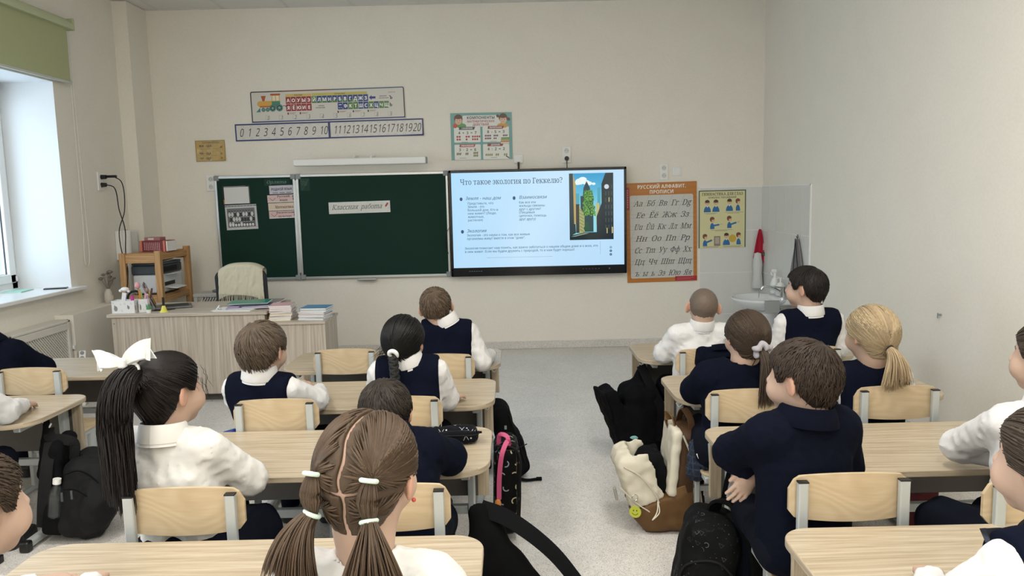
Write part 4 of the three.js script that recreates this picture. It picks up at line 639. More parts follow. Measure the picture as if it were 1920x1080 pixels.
{
  const l = thing('laptop', 'open grey laptop seen from behind on the teacher desk', 'laptop', [-2.69, 0.68, -5.97], 0.42);
  part('base', box(0.27, 0.016, 0.2, 0.03, 0.01, 0, 0.005), std('#6d6f72', 0.35, 0.4), l);
  part('keyboard', box(0.2, 0.002, 0.17, 0.04, 0.0185, 0), M.black, l);
  part('lid', T(box(0.01, 0.2, 0.3, 0, 0.1, 0, 0.004), -0.1, 0.016, 0, 0, 0, 0.38), std('#8d8f91', 0.35, 0.4), l);
  part('screen', T(box(0.001, 0.18, 0.28, 0, 0, 0), -0.128, 0.112, 0, 0, 0, 0.38), M.blackGloss, l);
  part('cord', tube([[-0.13, 0.006, 0.06], [-0.17, 0.02, 0.06], [-0.11, 0.004, 0.13], [-0.02, 0.004, 0.15], [0.04, 0.004, 0.12]], 0.0035, 24, 6), M.black, l);
}
{ // papers and folders
  const f = [['green plastic folder on top of the paper pile on the teacher desk', 'folder', std('#1f8f78', 0.35), -2.06, -5.98, 0.3, 0.22, 0.708, 0.12], ['white worksheets spread over the corner of the teacher desk', 'papers', M.paper, -2.1, -5.78, 0.3, 0.21, 0.681, -0.08], ['lilac folder in the paper pile on the teacher desk', 'folder', std('#b9a9c8', 0.5), -2.03, -5.85, 0.3, 0.22, 0.69, 0.2], ['dark blue folder in the paper pile on the teacher desk', 'folder', std('#3b4a63', 0.5), -1.97, -5.9, 0.28, 0.2, 0.697, 0.35], ['grey clipboard at the edge of the paper pile on the teacher desk', 'folder', std('#8f8a83', 0.6), -1.97, -6.08, 0.26, 0.2, 0.7, 0.05]];
  for (const [l, c, m, x, z, w, d, y, ry] of f) { const t = thing(c === 'papers' ? 'worksheets' : 'folder', l, c, [x, y, z], ry); part('sheets', box(w - 0.01, 0.003, d - 0.01, 0.012, 0.0015, 0.01), M.paper, t); part('cover', box(w, 0.003, d, 0, 0.0047, 0, 0.001), m, t); }
  const tw = thing('paper_scrap', 'white twisted paper scrap on the teacher desk', 'scrap', [-2.25, 0.68, -5.78]); part('strip', [rod([0, 0.004, 0], [0.025, 0.035, 0], 0.005, 6), rod([0.012, 0.02, 0], [0.035, 0.01, 0.01], 0.004, 6)], M.paper, tw); part('clip', box(0.03, 0.008, 0.012, 0.03, 0.004, 0.012), M.black, tw);
  const stack = (label, x, z, n, cols, w, d, ry, seed) => { const r = rng(seed); let y = 0.602; for (let i = 0; i < n; i++) { const h = 0.009 + r() * 0.006, t = thing('exercise_book', label(i), 'exercise book', [x + (r() - 0.5) * 0.012, y, z + (r() - 0.5) * 0.012], ry + (r() - 0.5) * 0.12, 'exercise books piled on the side cabinet'); const c = std(cols[i % cols.length], 0.5); part('cover', [box(w, 0.0012, d, 0, 0.0006, 0), box(w, 0.0012, d, 0, h - 0.0006, 0), box(0.0012, h, d, -w / 2, h / 2, 0)], c, t); part('pages', box(w - 0.004, h - 0.003, d - 0.004, 0, h / 2, 0), M.paper, t); y += h; } };
  const ord = ['lowest', 'second lowest', 'third lowest', 'fourth lowest', 'fifth lowest', 'sixth lowest', 'seventh lowest', 'eighth lowest', 'topmost'];
  stack((i) => `pink or yellow exercise book, ${ord[i]} in the pile against the teacher desk`, -1.745, -5.78, 9, ['#d8cf62', '#e0c9c4', '#cf9fb0', '#d8cf62', '#c890a8', '#e3d2cc', '#d39ab2', '#e6dccb', '#dcb4b8'], 0.165, 0.2, 0.1, 3);
  stack((i) => `white or blue exercise book, ${ord[i]} in the pile at the cabinet edge`, -1.49, -5.77, 7, ['#c4c9cd', '#dfe3e6', '#cbd3da', '#b56d7f', '#dfe3e6', '#cfd6dc', '#5d93b8'], 0.2, 0.19, -0.12, 6);
}
{ // teacher's chair with a shawl
  const c = thing('office_chair', 'dark grey office chair behind the teacher desk', 'chair', [-2.315, 0, -6.55], 0.06);
  let b = extr(rrect(0.43, 0.56, [0.08, 0.08, 0.07, 0.07]), 0.06, 0.015, 8); part('backrest', T(b, 0, 0.64, -0.03, 0.08), std('#33363b', 0.8), c);
  part('seat', box(0.46, 0.07, 0.44, 0, 0.43, -0.24, 0.03), std('#33363b', 0.8), c); part('column', [cyl(0.03, 0.03, 0.32, 0, 0.24, -0.24)], M.black, c); for (let i = 0; i < 5; i++) part('base_arm', rod([0, 0.09, -0.24], [Math.sin(i * 1.257) * 0.27, 0.06, -0.24 + Math.cos(i * 1.257) * 0.27], 0.02, 8, 0.015), M.black, c);
  for (let i = 0; i < 5; i++) part('castor', ball(0.028, Math.sin(i * 1.257) * 0.27, 0.028, -0.24 + Math.cos(i * 1.257) * 0.27), M.black, c);
  const s = thing('shawl', 'cream fringed shawl draped over the office chair back', 'shawl', [-2.315, 0, -6.55], 0.06), nx = 40, ny = 34, P = [], I = [];
  for (let j = 0; j <= ny; j++) for (let i = 0; i <= nx; i++) {     // goes over the top edge and hangs down in front
    const u = i / nx - 0.5, v = j / ny, L = 0.42, d = v * L, over = 0.1; let y, z; const topY = 0.955 - 0.05 * Math.pow(Math.abs(u) * 2, 3);
    if (d < over) { y = topY - (over - d); z = -0.075; } else if (d < over + 0.07) { const a = (d - over) / 0.07 * Math.PI; y = topY + 0.018 * Math.sin(a) + 0.004; z = -0.075 + 0.135 * (1 - Math.cos(a)) / 2; } else { y = topY - (d - over - 0.07) * (1 + 0.12 * u); z = 0.06 + 0.006 * noise(u * 9, v * 3, 2) + 0.004 * noise(u * 20, v * 8, 5) + 0.02 * v; }
    P.push(u * 0.36 + 0.012 + 0.02 * v * u, y, z);
    if (i && j) { const a = (j - 1) * (nx + 1) + i - 1, b2 = a + 1, c2 = a + nx + 1, d2 = c2 + 1; I.push(a, c2, b2, b2, c2, d2); }
  }
  const g = new THREE.BufferGeometry(); g.setAttribute('position', new THREE.Float32BufferAttribute(P, 3)); g.setIndex(I); g.computeVertexNormals();
  part('cloth', g, std('#d6d0b8', 0.95, 0, { side: THREE.DoubleSide }), s);
  const fr = [], r = rng(8); for (let i = 0; i < 34; i++) { const x = -0.18 + 0.36 * i / 33 + 0.012, yb = 0.943 - 0.25 * (1 + 0.12 * (i / 33 - 0.5)) - 0.02; fr.push(tube([[x, yb + 0.035, 0.082], [x + (r() - 0.5) * 0.012, yb - 0.03, 0.086], [x + (r() - 0.5) * 0.016, yb - 0.08 - r() * 0.015, 0.083]], 0.0026, 6, 4)); } part('fringe', fr, std('#d9d3bd', 0.95), s);
}
{
  const b = thing('storage_basket', 'grey plastic storage basket with slotted sides behind the teacher desk', 'basket', [-2.72, 0, -6.93]); const gm = std('#c9c9c4', 0.5);
  part('body', [box(0.26, 0.5, 0.2, 0, 0.25, 0, 0.015)], std('#9b9b97', 0.6), b); part('rim', box(0.28, 0.035, 0.22, 0, 0.665, 0, 0.01), gm, b); part('wall', [span(-0.13, 0.13, 0.5, 0.52, 0.095, 0.105), span(-0.13, -0.1, 0.5, 0.66, 0.095, 0.105), span(0.1, 0.13, 0.5, 0.66, 0.095, 0.105), span(-0.13, 0.13, 0.5, 0.66, -0.105, -0.095)], gm, b);
  for (let i = 0; i < 8; i++) part('slat', box(0.012, 0.15, 0.006, -0.085 + i * 0.024, 0.58, 0.1, 0, 0, -0.5), gm, b);
  const k = thing('grey_cloth', 'crumpled grey cloth lying on the storage basket', 'cloth', [-2.66, 0.683, -6.93]); part('cloth', [ball(0.05, 0, 0.012, 0, 1.3, 0.3, 1, 12), ball(0.03, 0.03, 0.02, 0.02, 1, 0.5, 1, 10)], std('#8c8e8e', 0.9), k);
}

// ---------------------------------------------------------------- washbasin corner
{
  const t = thing('washbasin', 'white oval washbasin on a pedestal in the tiled corner', 'washbasin', [XR - 0.008, 0, -6.66]);
  // bowl: half-oval profile swept, open at the top
  const P = [], I = [], N = 40, prof = [[0.0, 0.45, 0], [0.35, 0.455, 0], [0.62, 0.47, 0], [0.85, 0.505, 0], [0.98, 0.54, 0], [1.0, 0.556, 0], [0.985, 0.563, 0], [0.9, 0.558, 1], [0.8, 0.53, 1], [0.55, 0.50, 1], [0.25, 0.487, 1], [0.0, 0.485, 1]];
  prof.forEach(([k, y, inn], j) => { for (let i = 0; i <= N; i++) { const a = i / N * TAU, ca = Math.cos(a), sa = Math.sin(a); let x = -0.245 + ca * 0.245 * (inn ? k * 0.9 : k) * (ca > 0 && !inn ? 1 : 1), z = sa * 0.275 * k; if (inn) x -= 0.03; P.push(x, y, z); if (i && j) { const A = (j - 1) * (N + 1) + i - 1, B = A + 1, C = A + N + 1, D = C + 1; I.push(A, C, B, B, C, D); } } });
  let g = new THREE.BufferGeometry(); g.setAttribute('position', new THREE.Float32BufferAttribute(P, 3)); g.setIndex(I); g.computeVertexNormals();
  part('bowl', [g], phy('#e8ecee', 0.12, 0, { clearcoat: 0.5, side: THREE.DoubleSide }), t);
  part('tap_ledge', [box(0.13, 0.05, 0.42, -0.066, 0.535, 0, 0.02)], M.porcelain, t);
  part('pedestal', [lathe([[0.001, 0.0], [0.1, 0.0], [0.095, 0.05], [0.082, 0.25], [0.09, 0.4], [0.11, 0.46], [0.001, 0.46]], 28).scale(1, 1, 1.05).translate(-0.17, 0, 0)], M.porcelain, t);
  const f = thing('basin_tap', 'chrome mixer tap with a curved spout on the washbasin', 'tap', [XR - 0.075, 0.56, -6.6]);
  part('body', [cyl(0.02, 0.024, 0.075, 0, 0.037, 0)], M.chrome, f); part('spout', tube([[0, 0.035, 0], [-0.06, 0.075, 0], [-0.13, 0.098, 0], [-0.17, 0.098, 0], [-0.185, 0.075, 0]], 0.011, 24, 10), M.chrome, f); part('lever', [box(0.1, 0.012, 0.03, -0.04, 0.092, 0, 0.005, 0, -0.12), cyl(0.02, 0.02, 0.02, 0, 0.085, 0)], M.chrome, f); part('drain_cord', rod([-0.2, 0.0, -0.02], [-0.195, 0.07, -0.02], 0.004), M.chrome, f);
  const s = thing('spray_bottle', 'white trigger spray bottle standing on the washbasin', 'bottle', [XR - 0.065, 0.56, -6.83]); part('bottle', lathe([[0, 0], [0.036, 0.0], [0.04, 0.02], [0.04, 0.09], [0.028, 0.135], [0.014, 0.155], [0.013, 0.19], [0, 0.19]], 20), M.white, s); part('trigger_head', [box(0.045, 0.03, 0.024, -0.008, 0.212, 0, 0.008), box(0.012, 0.04, 0.014, -0.03, 0.185, 0, 0.004, 0, 0.4), cyl(0.016, 0.016, 0.016, 0, 0.19, 0)], M.white, s); part('label', [cyl(0.0405, 0.0405, 0.05, 0, 0.06, 0, 20)], std('#cfe0d4', 0.5), s);
  const d = thing('soap_dispenser', 'white pump soap dispenser behind the tap', 'dispenser', [XR - 0.06, 0.56, -6.7]); part('bottle', lathe([[0, 0], [0.035, 0], [0.038, 0.015], [0.038, 0.095], [0.024, 0.115], [0.012, 0.122], [0, 0.122]], 20), M.white, d); part('pump', [cyl(0.008, 0.008, 0.04, 0, 0.14, 0), box(0.05, 0.01, 0.018, -0.014, 0.16, 0, 0.004)], M.white, d);
  const c = thing('grey_rag', 'small grey rag folded over the washbasin rim', 'rag', [XR - 0.24, 0, -6.38]); part('cloth', [box(0.125, 0.1, 0.005, 0, 0.512, 0.006, 0.002, 0, 0.03), box(0.125, 0.005, 0.03, 0, 0.564, -0.008, 0.002)], std('#9da1a0', 0.95), c);
  const sh = (w0, w1, L, folds, seed) => { const P = [], I = [], nx = 26, ny = 26; for (let j = 0; j <= ny; j++) for (let i = 0; i <= nx; i++) { const v = j / ny, u = i / nx - 0.5, w = w0 + (w1 - w0) * Math.pow(v, 0.8); P.push(u * w, -v * L - 0.03 * v * Math.abs(u) * 2, 0.012 + 0.012 * Math.sin(u * folds * TAU + seed) * (0.3 + v)); if (i && j) { const A = (j - 1) * (nx + 1) + i - 1, B = A + 1, C = A + nx + 1, D = C + 1; I.push(A, C, B, B, C, D); } } const g = new THREE.BufferGeometry(); g.setAttribute('position', new THREE.Float32BufferAttribute(P, 3)); g.setIndex(I); g.computeVertexNormals(); return g; };
  const tw = thing('hand_towel', 'dark grey towel hanging from a hook on the tiled wall', 'towel', [XR - 0.008, 1.08, -6.43], -Math.PI / 2); part('cloth', sh(0.04, 0.44, 0.46, 3, 0), std('#858182', 0.95, 0, { side: THREE.DoubleSide }), tw); part('trim', [band([[0.0, 0, 0.03], [0.06, -0.2, 0.032], [0.13, -0.43, 0.035]], 0.012, 0.004, [0, 0, 1]), band([[0.0, 0, 0.03], [-0.02, -0.2, 0.032], [-0.05, -0.43, 0.035]], 0.01, 0.004, [0, 0, 1])], std('#2c2a2c', 0.95), tw); part('loop', T(new THREE.TorusGeometry(0.014, 0.003, 6, 16), 0, 0.018, 0.014, 0, 0, 0), M.black, tw);
  const hk = thing('wall_hook', 'clear plastic hook holding the dark grey towel', 'hook', [XR - 0.008, 1.115, -6.43], -Math.PI / 2); part('plate', box(0.045, 0.05, 0.006, 0, 0.0, 0.003, 0.003), M.tile, hk); part('peg', rod([0, -0.012, 0.005], [0, -0.004, 0.026], 0.004), M.white, hk);
  const rd = thing('red_cloth', 'red cloth hanging by a loop in the tiled corner', 'cloth', [XR - 0.03, 1.12, -7.36], -0.5); part('cloth', sh(0.02, 0.12, 0.25, 2, 1), std('#b5203a', 0.9, 0, { side: THREE.DoubleSide }), rd); part('tail', band([[0.03, -0.2, 0.03], [0.04, -0.28, 0.03], [0.05, -0.32, 0.03]], 0.03, 0.005, [0, 0, 1]), std('#b5203a', 0.9), rd); part('knot', ball(0.022, 0.045, -0.235, 0.035), std('#5a5252', 0.6), rd);
  const sl = thing('bag_sleeve', 'white fabric sleeve hanging below the red cloth', 'bag holder', [XR - 0.06, 0.9, -7.33], -0.4); part('sleeve', [T(lathe([[0.0, 0.0], [0.032, -0.01], [0.045, -0.12], [0.04, -0.2], [0.055, -0.34], [0.0, -0.345]], 18), 0, 0, 0.01)], std('#d9dad7', 0.9), sl);
  const bn = thing('waste_basket', 'dark speckled bin beside the washbasin pedestal', 'bin', [XR - 0.13, 0, -6.28]); part('bin', lathe([[0.0, 0], [0.085, 0], [0.11, 0.42], [0.115, 0.43], [0.105, 0.43], [0.08, 0.01], [0, 0.01]], 20), std('#3c3d3e', 0.5), bn); part('liner', T(new THREE.TorusGeometry(0.108, 0.008, 6, 24), 0, 0.43, 0, Math.PI / 2), std('#b9bbba', 0.5), bn);
}
console.log('furniture');

// ---------------------------------------------------------------- smooth bodies: distance fields meshed with surface nets
const smin = (a, b, k) => { const h = Math.max(k - Math.abs(a - b), 0) / k; return Math.min(a, b) - h * h * k * 0.25; };
const smax = (a, b, k) => -smin(-a, -b, k);
function cone(a, b, ra, rb) {
  const [ax, ay, az] = a, bx = b[0] - ax, by = b[1] - ay, bz = b[2] - az, L = bx * bx + by * by + bz * bz || 1e-9, dr = rb - ra;
  return (x, y, z) => { const px = x - ax, py = y - ay, pz = z - az; let t = (px * bx + py * by + pz * bz) / L; t = t < 0 ? 0 : t > 1 ? 1 : t; const qx = px - bx * t, qy = py - by * t, qz = pz - bz * t; return Math.sqrt(qx * qx + qy * qy + qz * qz) - ra - dr * t; };
}
function ell(c, r, rot) {
  const [cx, cy, cz] = c, [a, b, d] = r; let m = null; if (rot) m = new THREE.Matrix4().makeRotationFromEuler(new THREE.Euler(...rot, 'YXZ')).transpose().elements;
  return (x, y, z) => { let px = x - cx, py = y - cy, pz = z - cz; if (m) { const X = m[0] * px + m[4] * py + m[8] * pz, Y = m[1] * px + m[5] * py + m[9] * pz, Z = m[2] * px + m[6] * py + m[10] * pz; px = X; py = Y; pz = Z; }
    const u = px / a, v = py / b, w = pz / d, k0 = Math.sqrt(u * u + v * v + w * w); if (k0 < 1e-6) return -Math.min(a, b, d); const u2 = px / (a * a), v2 = py / (b * b), w2 = pz / (d * d); return k0 * (k0 - 1) / Math.sqrt(u2 * u2 + v2 * v2 + w2 * w2); };
}
function rbox(c, h, r, rot) {
  const [cx, cy, cz] = c; let m = null; if (rot) m = new THREE.Matrix4().makeRotationFromEuler(new THREE.Euler(...rot, 'YXZ')).transpose().elements;
  return (x, y, z) => { let px = x - cx, py = y - cy, pz = z - cz; if (m) { const X = m[0] * px + m[4] * py + m[8] * pz, Y = m[1] * px + m[5] * py + m[9] * pz, Z = m[2] * px + m[6] * py + m[10] * pz; px = X; py = Y; pz = Z; }
    const qx = Math.abs(px) - h[0] + r, qy = Math.abs(py) - h[1] + r, qz = Math.abs(pz) - h[2] + r, ox = Math.max(qx, 0), oy = Math.max(qy, 0), oz = Math.max(qz, 0); return Math.sqrt(ox * ox + oy * oy + oz * oz) + Math.min(Math.max(qx, qy, qz), 0) - r; };
}
const uni = (fs, k) => (x, y, z) => { let d = fs[0](x, y, z); for (let i = 1; i < fs.length; i++) d = smin(d, fs[i](x, y, z), k); return d; };
function nets(f, mn, mx, cell, colorFn) {
  const nx = Math.ceil((mx[0] - mn[0]) / cell) + 1, ny = Math.ceil((mx[1] - mn[1]) / cell) + 1, nz = Math.ceil((mx[2] - mn[2]) / cell) + 1, S = new Float32Array(nx * ny * nz), B = 4, id = (i, j, k) => (k * ny + j) * nx + i;
  const far = B * cell * 0.87 * 1.5 + 0.012;
  for (let k = 0; k < nz; k += B) for (let j = 0; j < ny; j += B) for (let i = 0; i < nx; i += B) {
    const c = f(mn[0] + (i + B / 2) * cell, mn[1] + (j + B / 2) * cell, mn[2] + (k + B / 2) * cell), skip = Math.abs(c) > far;
    for (let r = k; r < Math.min(k + B, nz); r++) for (let q = j; q < Math.min(j + B, ny); q++) for (let p = i; p < Math.min(i + B, nx); p++) S[id(p, q, r)] = skip ? c : f(mn[0] + p * cell, mn[1] + q * cell, mn[2] + r * cell);
  }
  const vid = new Int32Array(nx * ny * nz).fill(-1), P = [], I = [];
  for (let k = 0; k < nz - 1; k++) for (let j = 0; j < ny - 1; j++) for (let i = 0; i < nx - 1; i++) {
    let m = 0; const v = []; for (let c = 0; c < 8; c++) { const s = S[id(i + (c & 1), j + ((c >> 1) & 1), k + (c >> 2))]; v.push(s); if (s < 0) m |= 1 << c; }
    if (m === 0 || m === 255) continue; let X = 0, Y = 0, Z = 0, n = 0;
    for (let a = 0; a < 8; a++) for (const d of [1, 2, 4]) { if (a & d) continue; const b = a | d; if ((v[a] < 0) === (v[b] < 0)) continue; const t = v[a] / (v[a] - v[b]); X += (a & 1) + (d === 1 ? t : 0); Y += ((a >> 1) & 1) + (d === 2 ? t : 0); Z += (a >> 2) + (d === 4 ? t : 0); n++; }
    vid[id(i, j, k)] = P.length / 3; P.push(mn[0] + (i + X / n) * cell, mn[1] + (j + Y / n) * cell, mn[2] + (k + Z / n) * cell);
  }
  const quad = (a, b, c, d, fl) => { if (a < 0 || b < 0 || c < 0 || d < 0) return; fl ? I.push(a, c, b, a, d, c) : I.push(a, b, c, a, c, d); };
  for (let k = 1; k < nz - 1; k++) for (let j = 1; j < ny - 1; j++) for (let i = 1; i < nx - 1; i++) {
    const s = S[id(i, j, k)] < 0;
    if (s !== S[id(i + 1, j, k)] < 0) quad(vid[id(i, j - 1, k - 1)], vid[id(i, j, k - 1)], vid[id(i, j, k)], vid[id(i, j - 1, k)], !s);
    if (s !== S[id(i, j + 1, k)] < 0) quad(vid[id(i - 1, j, k - 1)], vid[id(i, j, k - 1)], vid[id(i, j, k)], vid[id(i - 1, j, k)], s);
    if (s !== S[id(i, j, k + 1)] < 0) quad(vid[id(i - 1, j - 1, k)], vid[id(i, j - 1, k)], vid[id(i, j, k)], vid[id(i - 1, j, k)], !s);
  }
  const g = new THREE.BufferGeometry(); g.setAttribute('position', new THREE.Float32BufferAttribute(P, 3)); g.setIndex(I); g.computeVertexNormals();
  if (colorFn) { const C = []; for (let i = 0; i < P.length; i += 3) C.push(...colorFn(P[i], P[i + 1], P[i + 2])); g.setAttribute('color', new THREE.Float32BufferAttribute(C, 3)); }
  return g;
}
// joined indexed geometries that keep their smooth normals
function joinIndexed(gs) {
  const P = [], N = [], C = [], I = []; let o = 0; const hasC = gs.every((g) => g.attributes.color);
  for (const g of gs) { const a = g.attributes; for (const v of a.position.array) P.push(v); for (const v of a.normal.array) N.push(v); if (hasC) for (const v of a.color.array) C.push(v); for (const v of g.index.array) I.push(v + o); o += a.position.count; }
  const g = new THREE.BufferGeometry(); g.setAttribute('position', new THREE.Float32BufferAttribute(P, 3)); g.setAttribute('normal', new THREE.Float32BufferAttribute(N, 3)); if (hasC) g.setAttribute('color', new THREE.Float32BufferAttribute(C, 3)); g.setIndex(I); return g;
}
// hair: many thin tapered locks, three-sided
function locks(list) {
  const P = [], C = [], I = []; let o = 0;
  for (const { pts, r, c, tip = 0.15, root = 0.5 } of list) {
    const n = pts.length; if (n < 2) continue;
    for (let i = 0; i < n; i++) {
      const p = pts[i], a = pts[Math.max(0, i - 1)], b = pts[Math.min(n - 1, i + 1)]; let tx = b[0] - a[0], ty = b[1] - a[1], tz = b[2] - a[2]; const l = Math.hypot(tx, ty, tz) || 1; tx /= l; ty /= l; tz /= l;
      let ux = -tz, uy = 0, uz = tx; if (Math.hypot(ux, uz) < 0.1) { ux = 1; uz = 0; } const ul = Math.hypot(ux, uy, uz); ux /= ul; uz /= ul; const vx = ty * uz - tz * uy, vy = tz * ux - tx * uz, vz = tx * uy - ty * ux, t = i / (n - 1), R = r * (t < 0.2 ? root + (1 - root) * t / 0.2 : t > 0.6 ? 1 - (1 - tip) * Math.pow((t - 0.6) / 0.4, 1.4) : 1);
      for (let k = 0; k < 3; k++) { const A = k * 2.0944 + 0.5, ca = Math.cos(A) * R, sa = Math.sin(A) * R; P.push(p[0] + ux * ca + vx * sa, p[1] + uy * ca + vy * sa, p[2] + uz * ca + vz * sa); C.push(c[0], c[1], c[2]); }
      if (i) { const A = o + (i - 1) * 3, B = o + i * 3; for (let k = 0; k < 3; k++) { const k2 = (k + 1) % 3; I.push(A + k, B + k, A + k2, A + k2, B + k, B + k2); } }
    }
    o += n * 3;
  }
  const g = new THREE.BufferGeometry(); g.setAttribute('position', new THREE.Float32BufferAttribute(P, 3)); g.setAttribute('color', new THREE.Float32BufferAttribute(C, 3)); g.setIndex(I); g.computeVertexNormals(); return g;
}
const hairMat = new THREE.MeshPhysicalMaterial({ color: 0xffffff, vertexColors: true, roughness: 0.48, specularIntensity: 0.5 });
const skinMat = new THREE.MeshPhysicalMaterial({ color: 0xffffff, vertexColors: true, roughness: 0.55, specularIntensity: 0.4 });

const lerp3 = (a, b, t) => [a[0] + (b[0] - a[0]) * t, a[1] + (b[1] - a[1]) * t, a[2] + (b[2] - a[2]) * t];
const add3 = (a, b, s = 1) => [a[0] + b[0] * s, a[1] + b[1] * s, a[2] + b[2] * s];
const nrm3 = (a) => { const l = Math.hypot(...a) || 1; return [a[0] / l, a[1] / l, a[2] / l]; };
const crs3 = (a, b) => [a[1] * b[2] - a[2] * b[1], a[2] * b[0] - a[0] * b[2], a[0] * b[1] - a[1] * b[0]];
const dot3 = (a, b) => a[0] * b[0] + a[1] * b[1] + a[2] * b[2];

// one hand: palm, four fingers and a thumb; f = finger direction, n = back of the hand, thumb lies towards s
function handField(W, f, n, s, curl) {
  f = nrm3(f); n = nrm3(add3(n, f, -dot3(n, f))); s = nrm3(s = add3(add3(s, f, -dot3(s, f)), n, -dot3(s, n)));
  const at = (a, b, c) => add3(add3(add3(W, f, a), s, b), n, c), fs = [];
  const base = [[0.024, 0.056, 0.0105], [0.0085, 0.061, 0.011], [-0.0075, 0.059, 0.0105], [-0.022, 0.052, 0.0095]];
  const palm = [cone(at(0, 0.010, 0), at(0.054, 0.021, 0), 0.016, 0.0105), cone(at(0, 0, 0), at(0.058, 0.007, 0), 0.017, 0.011), cone(at(0, -0.006, 0), at(0.055, -0.008, 0), 0.016, 0.0105), cone(at(0, -0.01, 0), at(0.05, -0.021, 0), 0.015, 0.0095)];
  const pf = uni(palm, 0.014);
  const len = [0.044, 0.05, 0.047, 0.036];
  base.forEach(([b, a], i) => { const c1 = curl * 0.6, c2 = curl * 1.3, L = len[i]; let p = at(a - 0.008, b, 0), q = at(a + Math.cos(c1) * L * 0.45, b * 1.12, -Math.sin(c1) * L * 0.45); const r = at(a + Math.cos(c1) * L * 0.45 + Math.cos(c1 + c2) * L * 0.55, b * 1.15, -Math.sin(c1) * L * 0.45 - Math.sin(c1 + c2) * L * 0.55); fs.push(uni([cone(p, q, 0.0078, 0.0068), cone(q, r, 0.0068, 0.0056)], 0.004)); });
  const t0 = at(0.012, 0.018, -0.004), t1 = at(0.035, 0.038, -0.01), t2 = at(0.058, 0.042, -0.012); fs.push(uni([cone(t0, t1, 0.0115, 0.0085), cone(t1, t2, 0.0085, 0.0065)], 0.006));
  const fing = (x, y, z) => { let d = 1e9; for (const q of fs) d = Math.min(d, q(x, y, z)); return d; };
  return { f: (x, y, z) => smin(pf(x, y, z), fing(x, y, z), 0.006), mn: [0, 1, 2].map((i) => W[i] - 0.13), mx: [0, 1, 2].map((i) => W[i] + 0.13) };
}

// head space: face towards -z, y up
const SK = { c: [0, 0.022, 0.012], r: [0.074, 0.081, 0.092] };
const NAPE = (e) => cone([0, -0.01, 0.026], [0, -0.075, 0.03], 0.06 + e, 0.046 + e);
const HEAD = (() => {
  const parts = uni([ell(SK.c, SK.r), NAPE(-0.001), ell([0, -0.036, -0.026], [0.053, 0.062, 0.058])], 0.035), cheeks = uni([ell([0.031, -0.036, -0.054], [0.028, 0.03, 0.028]), ell([-0.031, -0.036, -0.054], [0.028, 0.03, 0.028])], 0.01), nose = uni([cone([0, 0.006, -0.082], [0, -0.018, -0.094], 0.007, 0.010), ell([0, -0.022, -0.09], [0.015, 0.009, 0.011])], 0.008), chin = ell([0, -0.086, -0.05], [0.022, 0.016, 0.02]), lips = uni([ell([0, -0.05, -0.0845], [0.018, 0.0055, 0.007]), ell([0, -0.059, -0.083], [0.015, 0.006, 0.007])], 0.003), sock = uni([ell([0.029, 0.006, -0.088], [0.017, 0.011, 0.012]), ell([-0.029, 0.006, -0.088], [0.017, 0.011, 0.012])], 0.004);
  return (x, y, z) => { let d = smin(parts(x, y, z), cheeks(x, y, z), 0.025); d = smin(d, chin(x, y, z), 0.022); d = smax(d, -sock(x, y, z), 0.012); d = smin(d, nose(x, y, z), 0.01); return smin(d, lips(x, y, z), 0.005); };
})();
const EARS = (big) => { const k = 1 + big * 0.12; const e = [-1, 1].map((s) => { const a = ell([s * (0.078 + big * 0.006), -0.004, 0.014], [0.008, 0.030 * k, 0.019 * k], [-0.2, s * (0.45 + big * 0.35), 0]), b = ell([s * (0.088 + big * 0.006), -0.004, 0.006], [0.007, 0.019, 0.011], [-0.2, s * (0.45 + big * 0.35), 0]); return (x, y, z) => smax(a(x, y, z), -b(x, y, z), 0.006); }); return (x, y, z) => Math.min(e[0](x, y, z), e[1](x, y, z)); };
// height of the hairline over the side of the head, by depth
function hairline(kind) {
  const K = { boy: [[-0.11, 0.062], [-0.07, 0.058], [-0.045, 0.03], [-0.03, -0.004], [-0.012, 0.0], [0.0, 0.024], [0.022, 0.026], [0.036, -0.03], [0.06, -0.064], [0.11, -0.07]], girl: [[-0.11, 0.066], [-0.07, 0.06], [-0.045, 0.034], [-0.028, 0.002], [-0.012, 0.006], [0.0, 0.022], [0.022, 0.02], [0.036, -0.034], [0.06, -0.078], [0.11, -0.084]] }[kind];
  return (z) => { if (z <= K[0][0]) return K[0][1]; for (let i = 1; i < K.length; i++) if (z < K[i][0]) { const t = (z - K[i - 1][0]) / (K[i][0] - K[i - 1][0]); return K[i - 1][1] + (K[i][1] - K[i - 1][1]) * t; } return K[K.length - 1][1]; };
}
const napeF = NAPE(0), skullF = ell(SK.c, SK.r), scalp = (x, y, z) => smin(skullF(x, y, z), napeF(x, y, z), 0.03);
const onSkull = (d, lift) => { let a = 0.03, b = 0.2; for (let i = 0; i < 13; i++) { const m = (a + b) / 2; if (scalp(SK.c[0] + d[0] * m, SK.c[1] + d[1] * m, SK.c[2] + d[2] * m) < lift) a = m; else b = m; } return [SK.c[0] + d[0] * a, SK.c[1] + d[1] * a, SK.c[2] + d[2] * a]; };
const slerp = (a, b, t) => { const c = Math.max(-1, Math.min(1, dot3(a, b))), th = Math.acos(c); if (th < 1e-4) return a; const s = Math.sin(th), x = Math.sin((1 - t) * th) / s, y = Math.sin(t * th) / s; return [a[0] * x + b[0] * y, a[1] * x + b[1] * y, a[2] * x + b[2] * y]; };

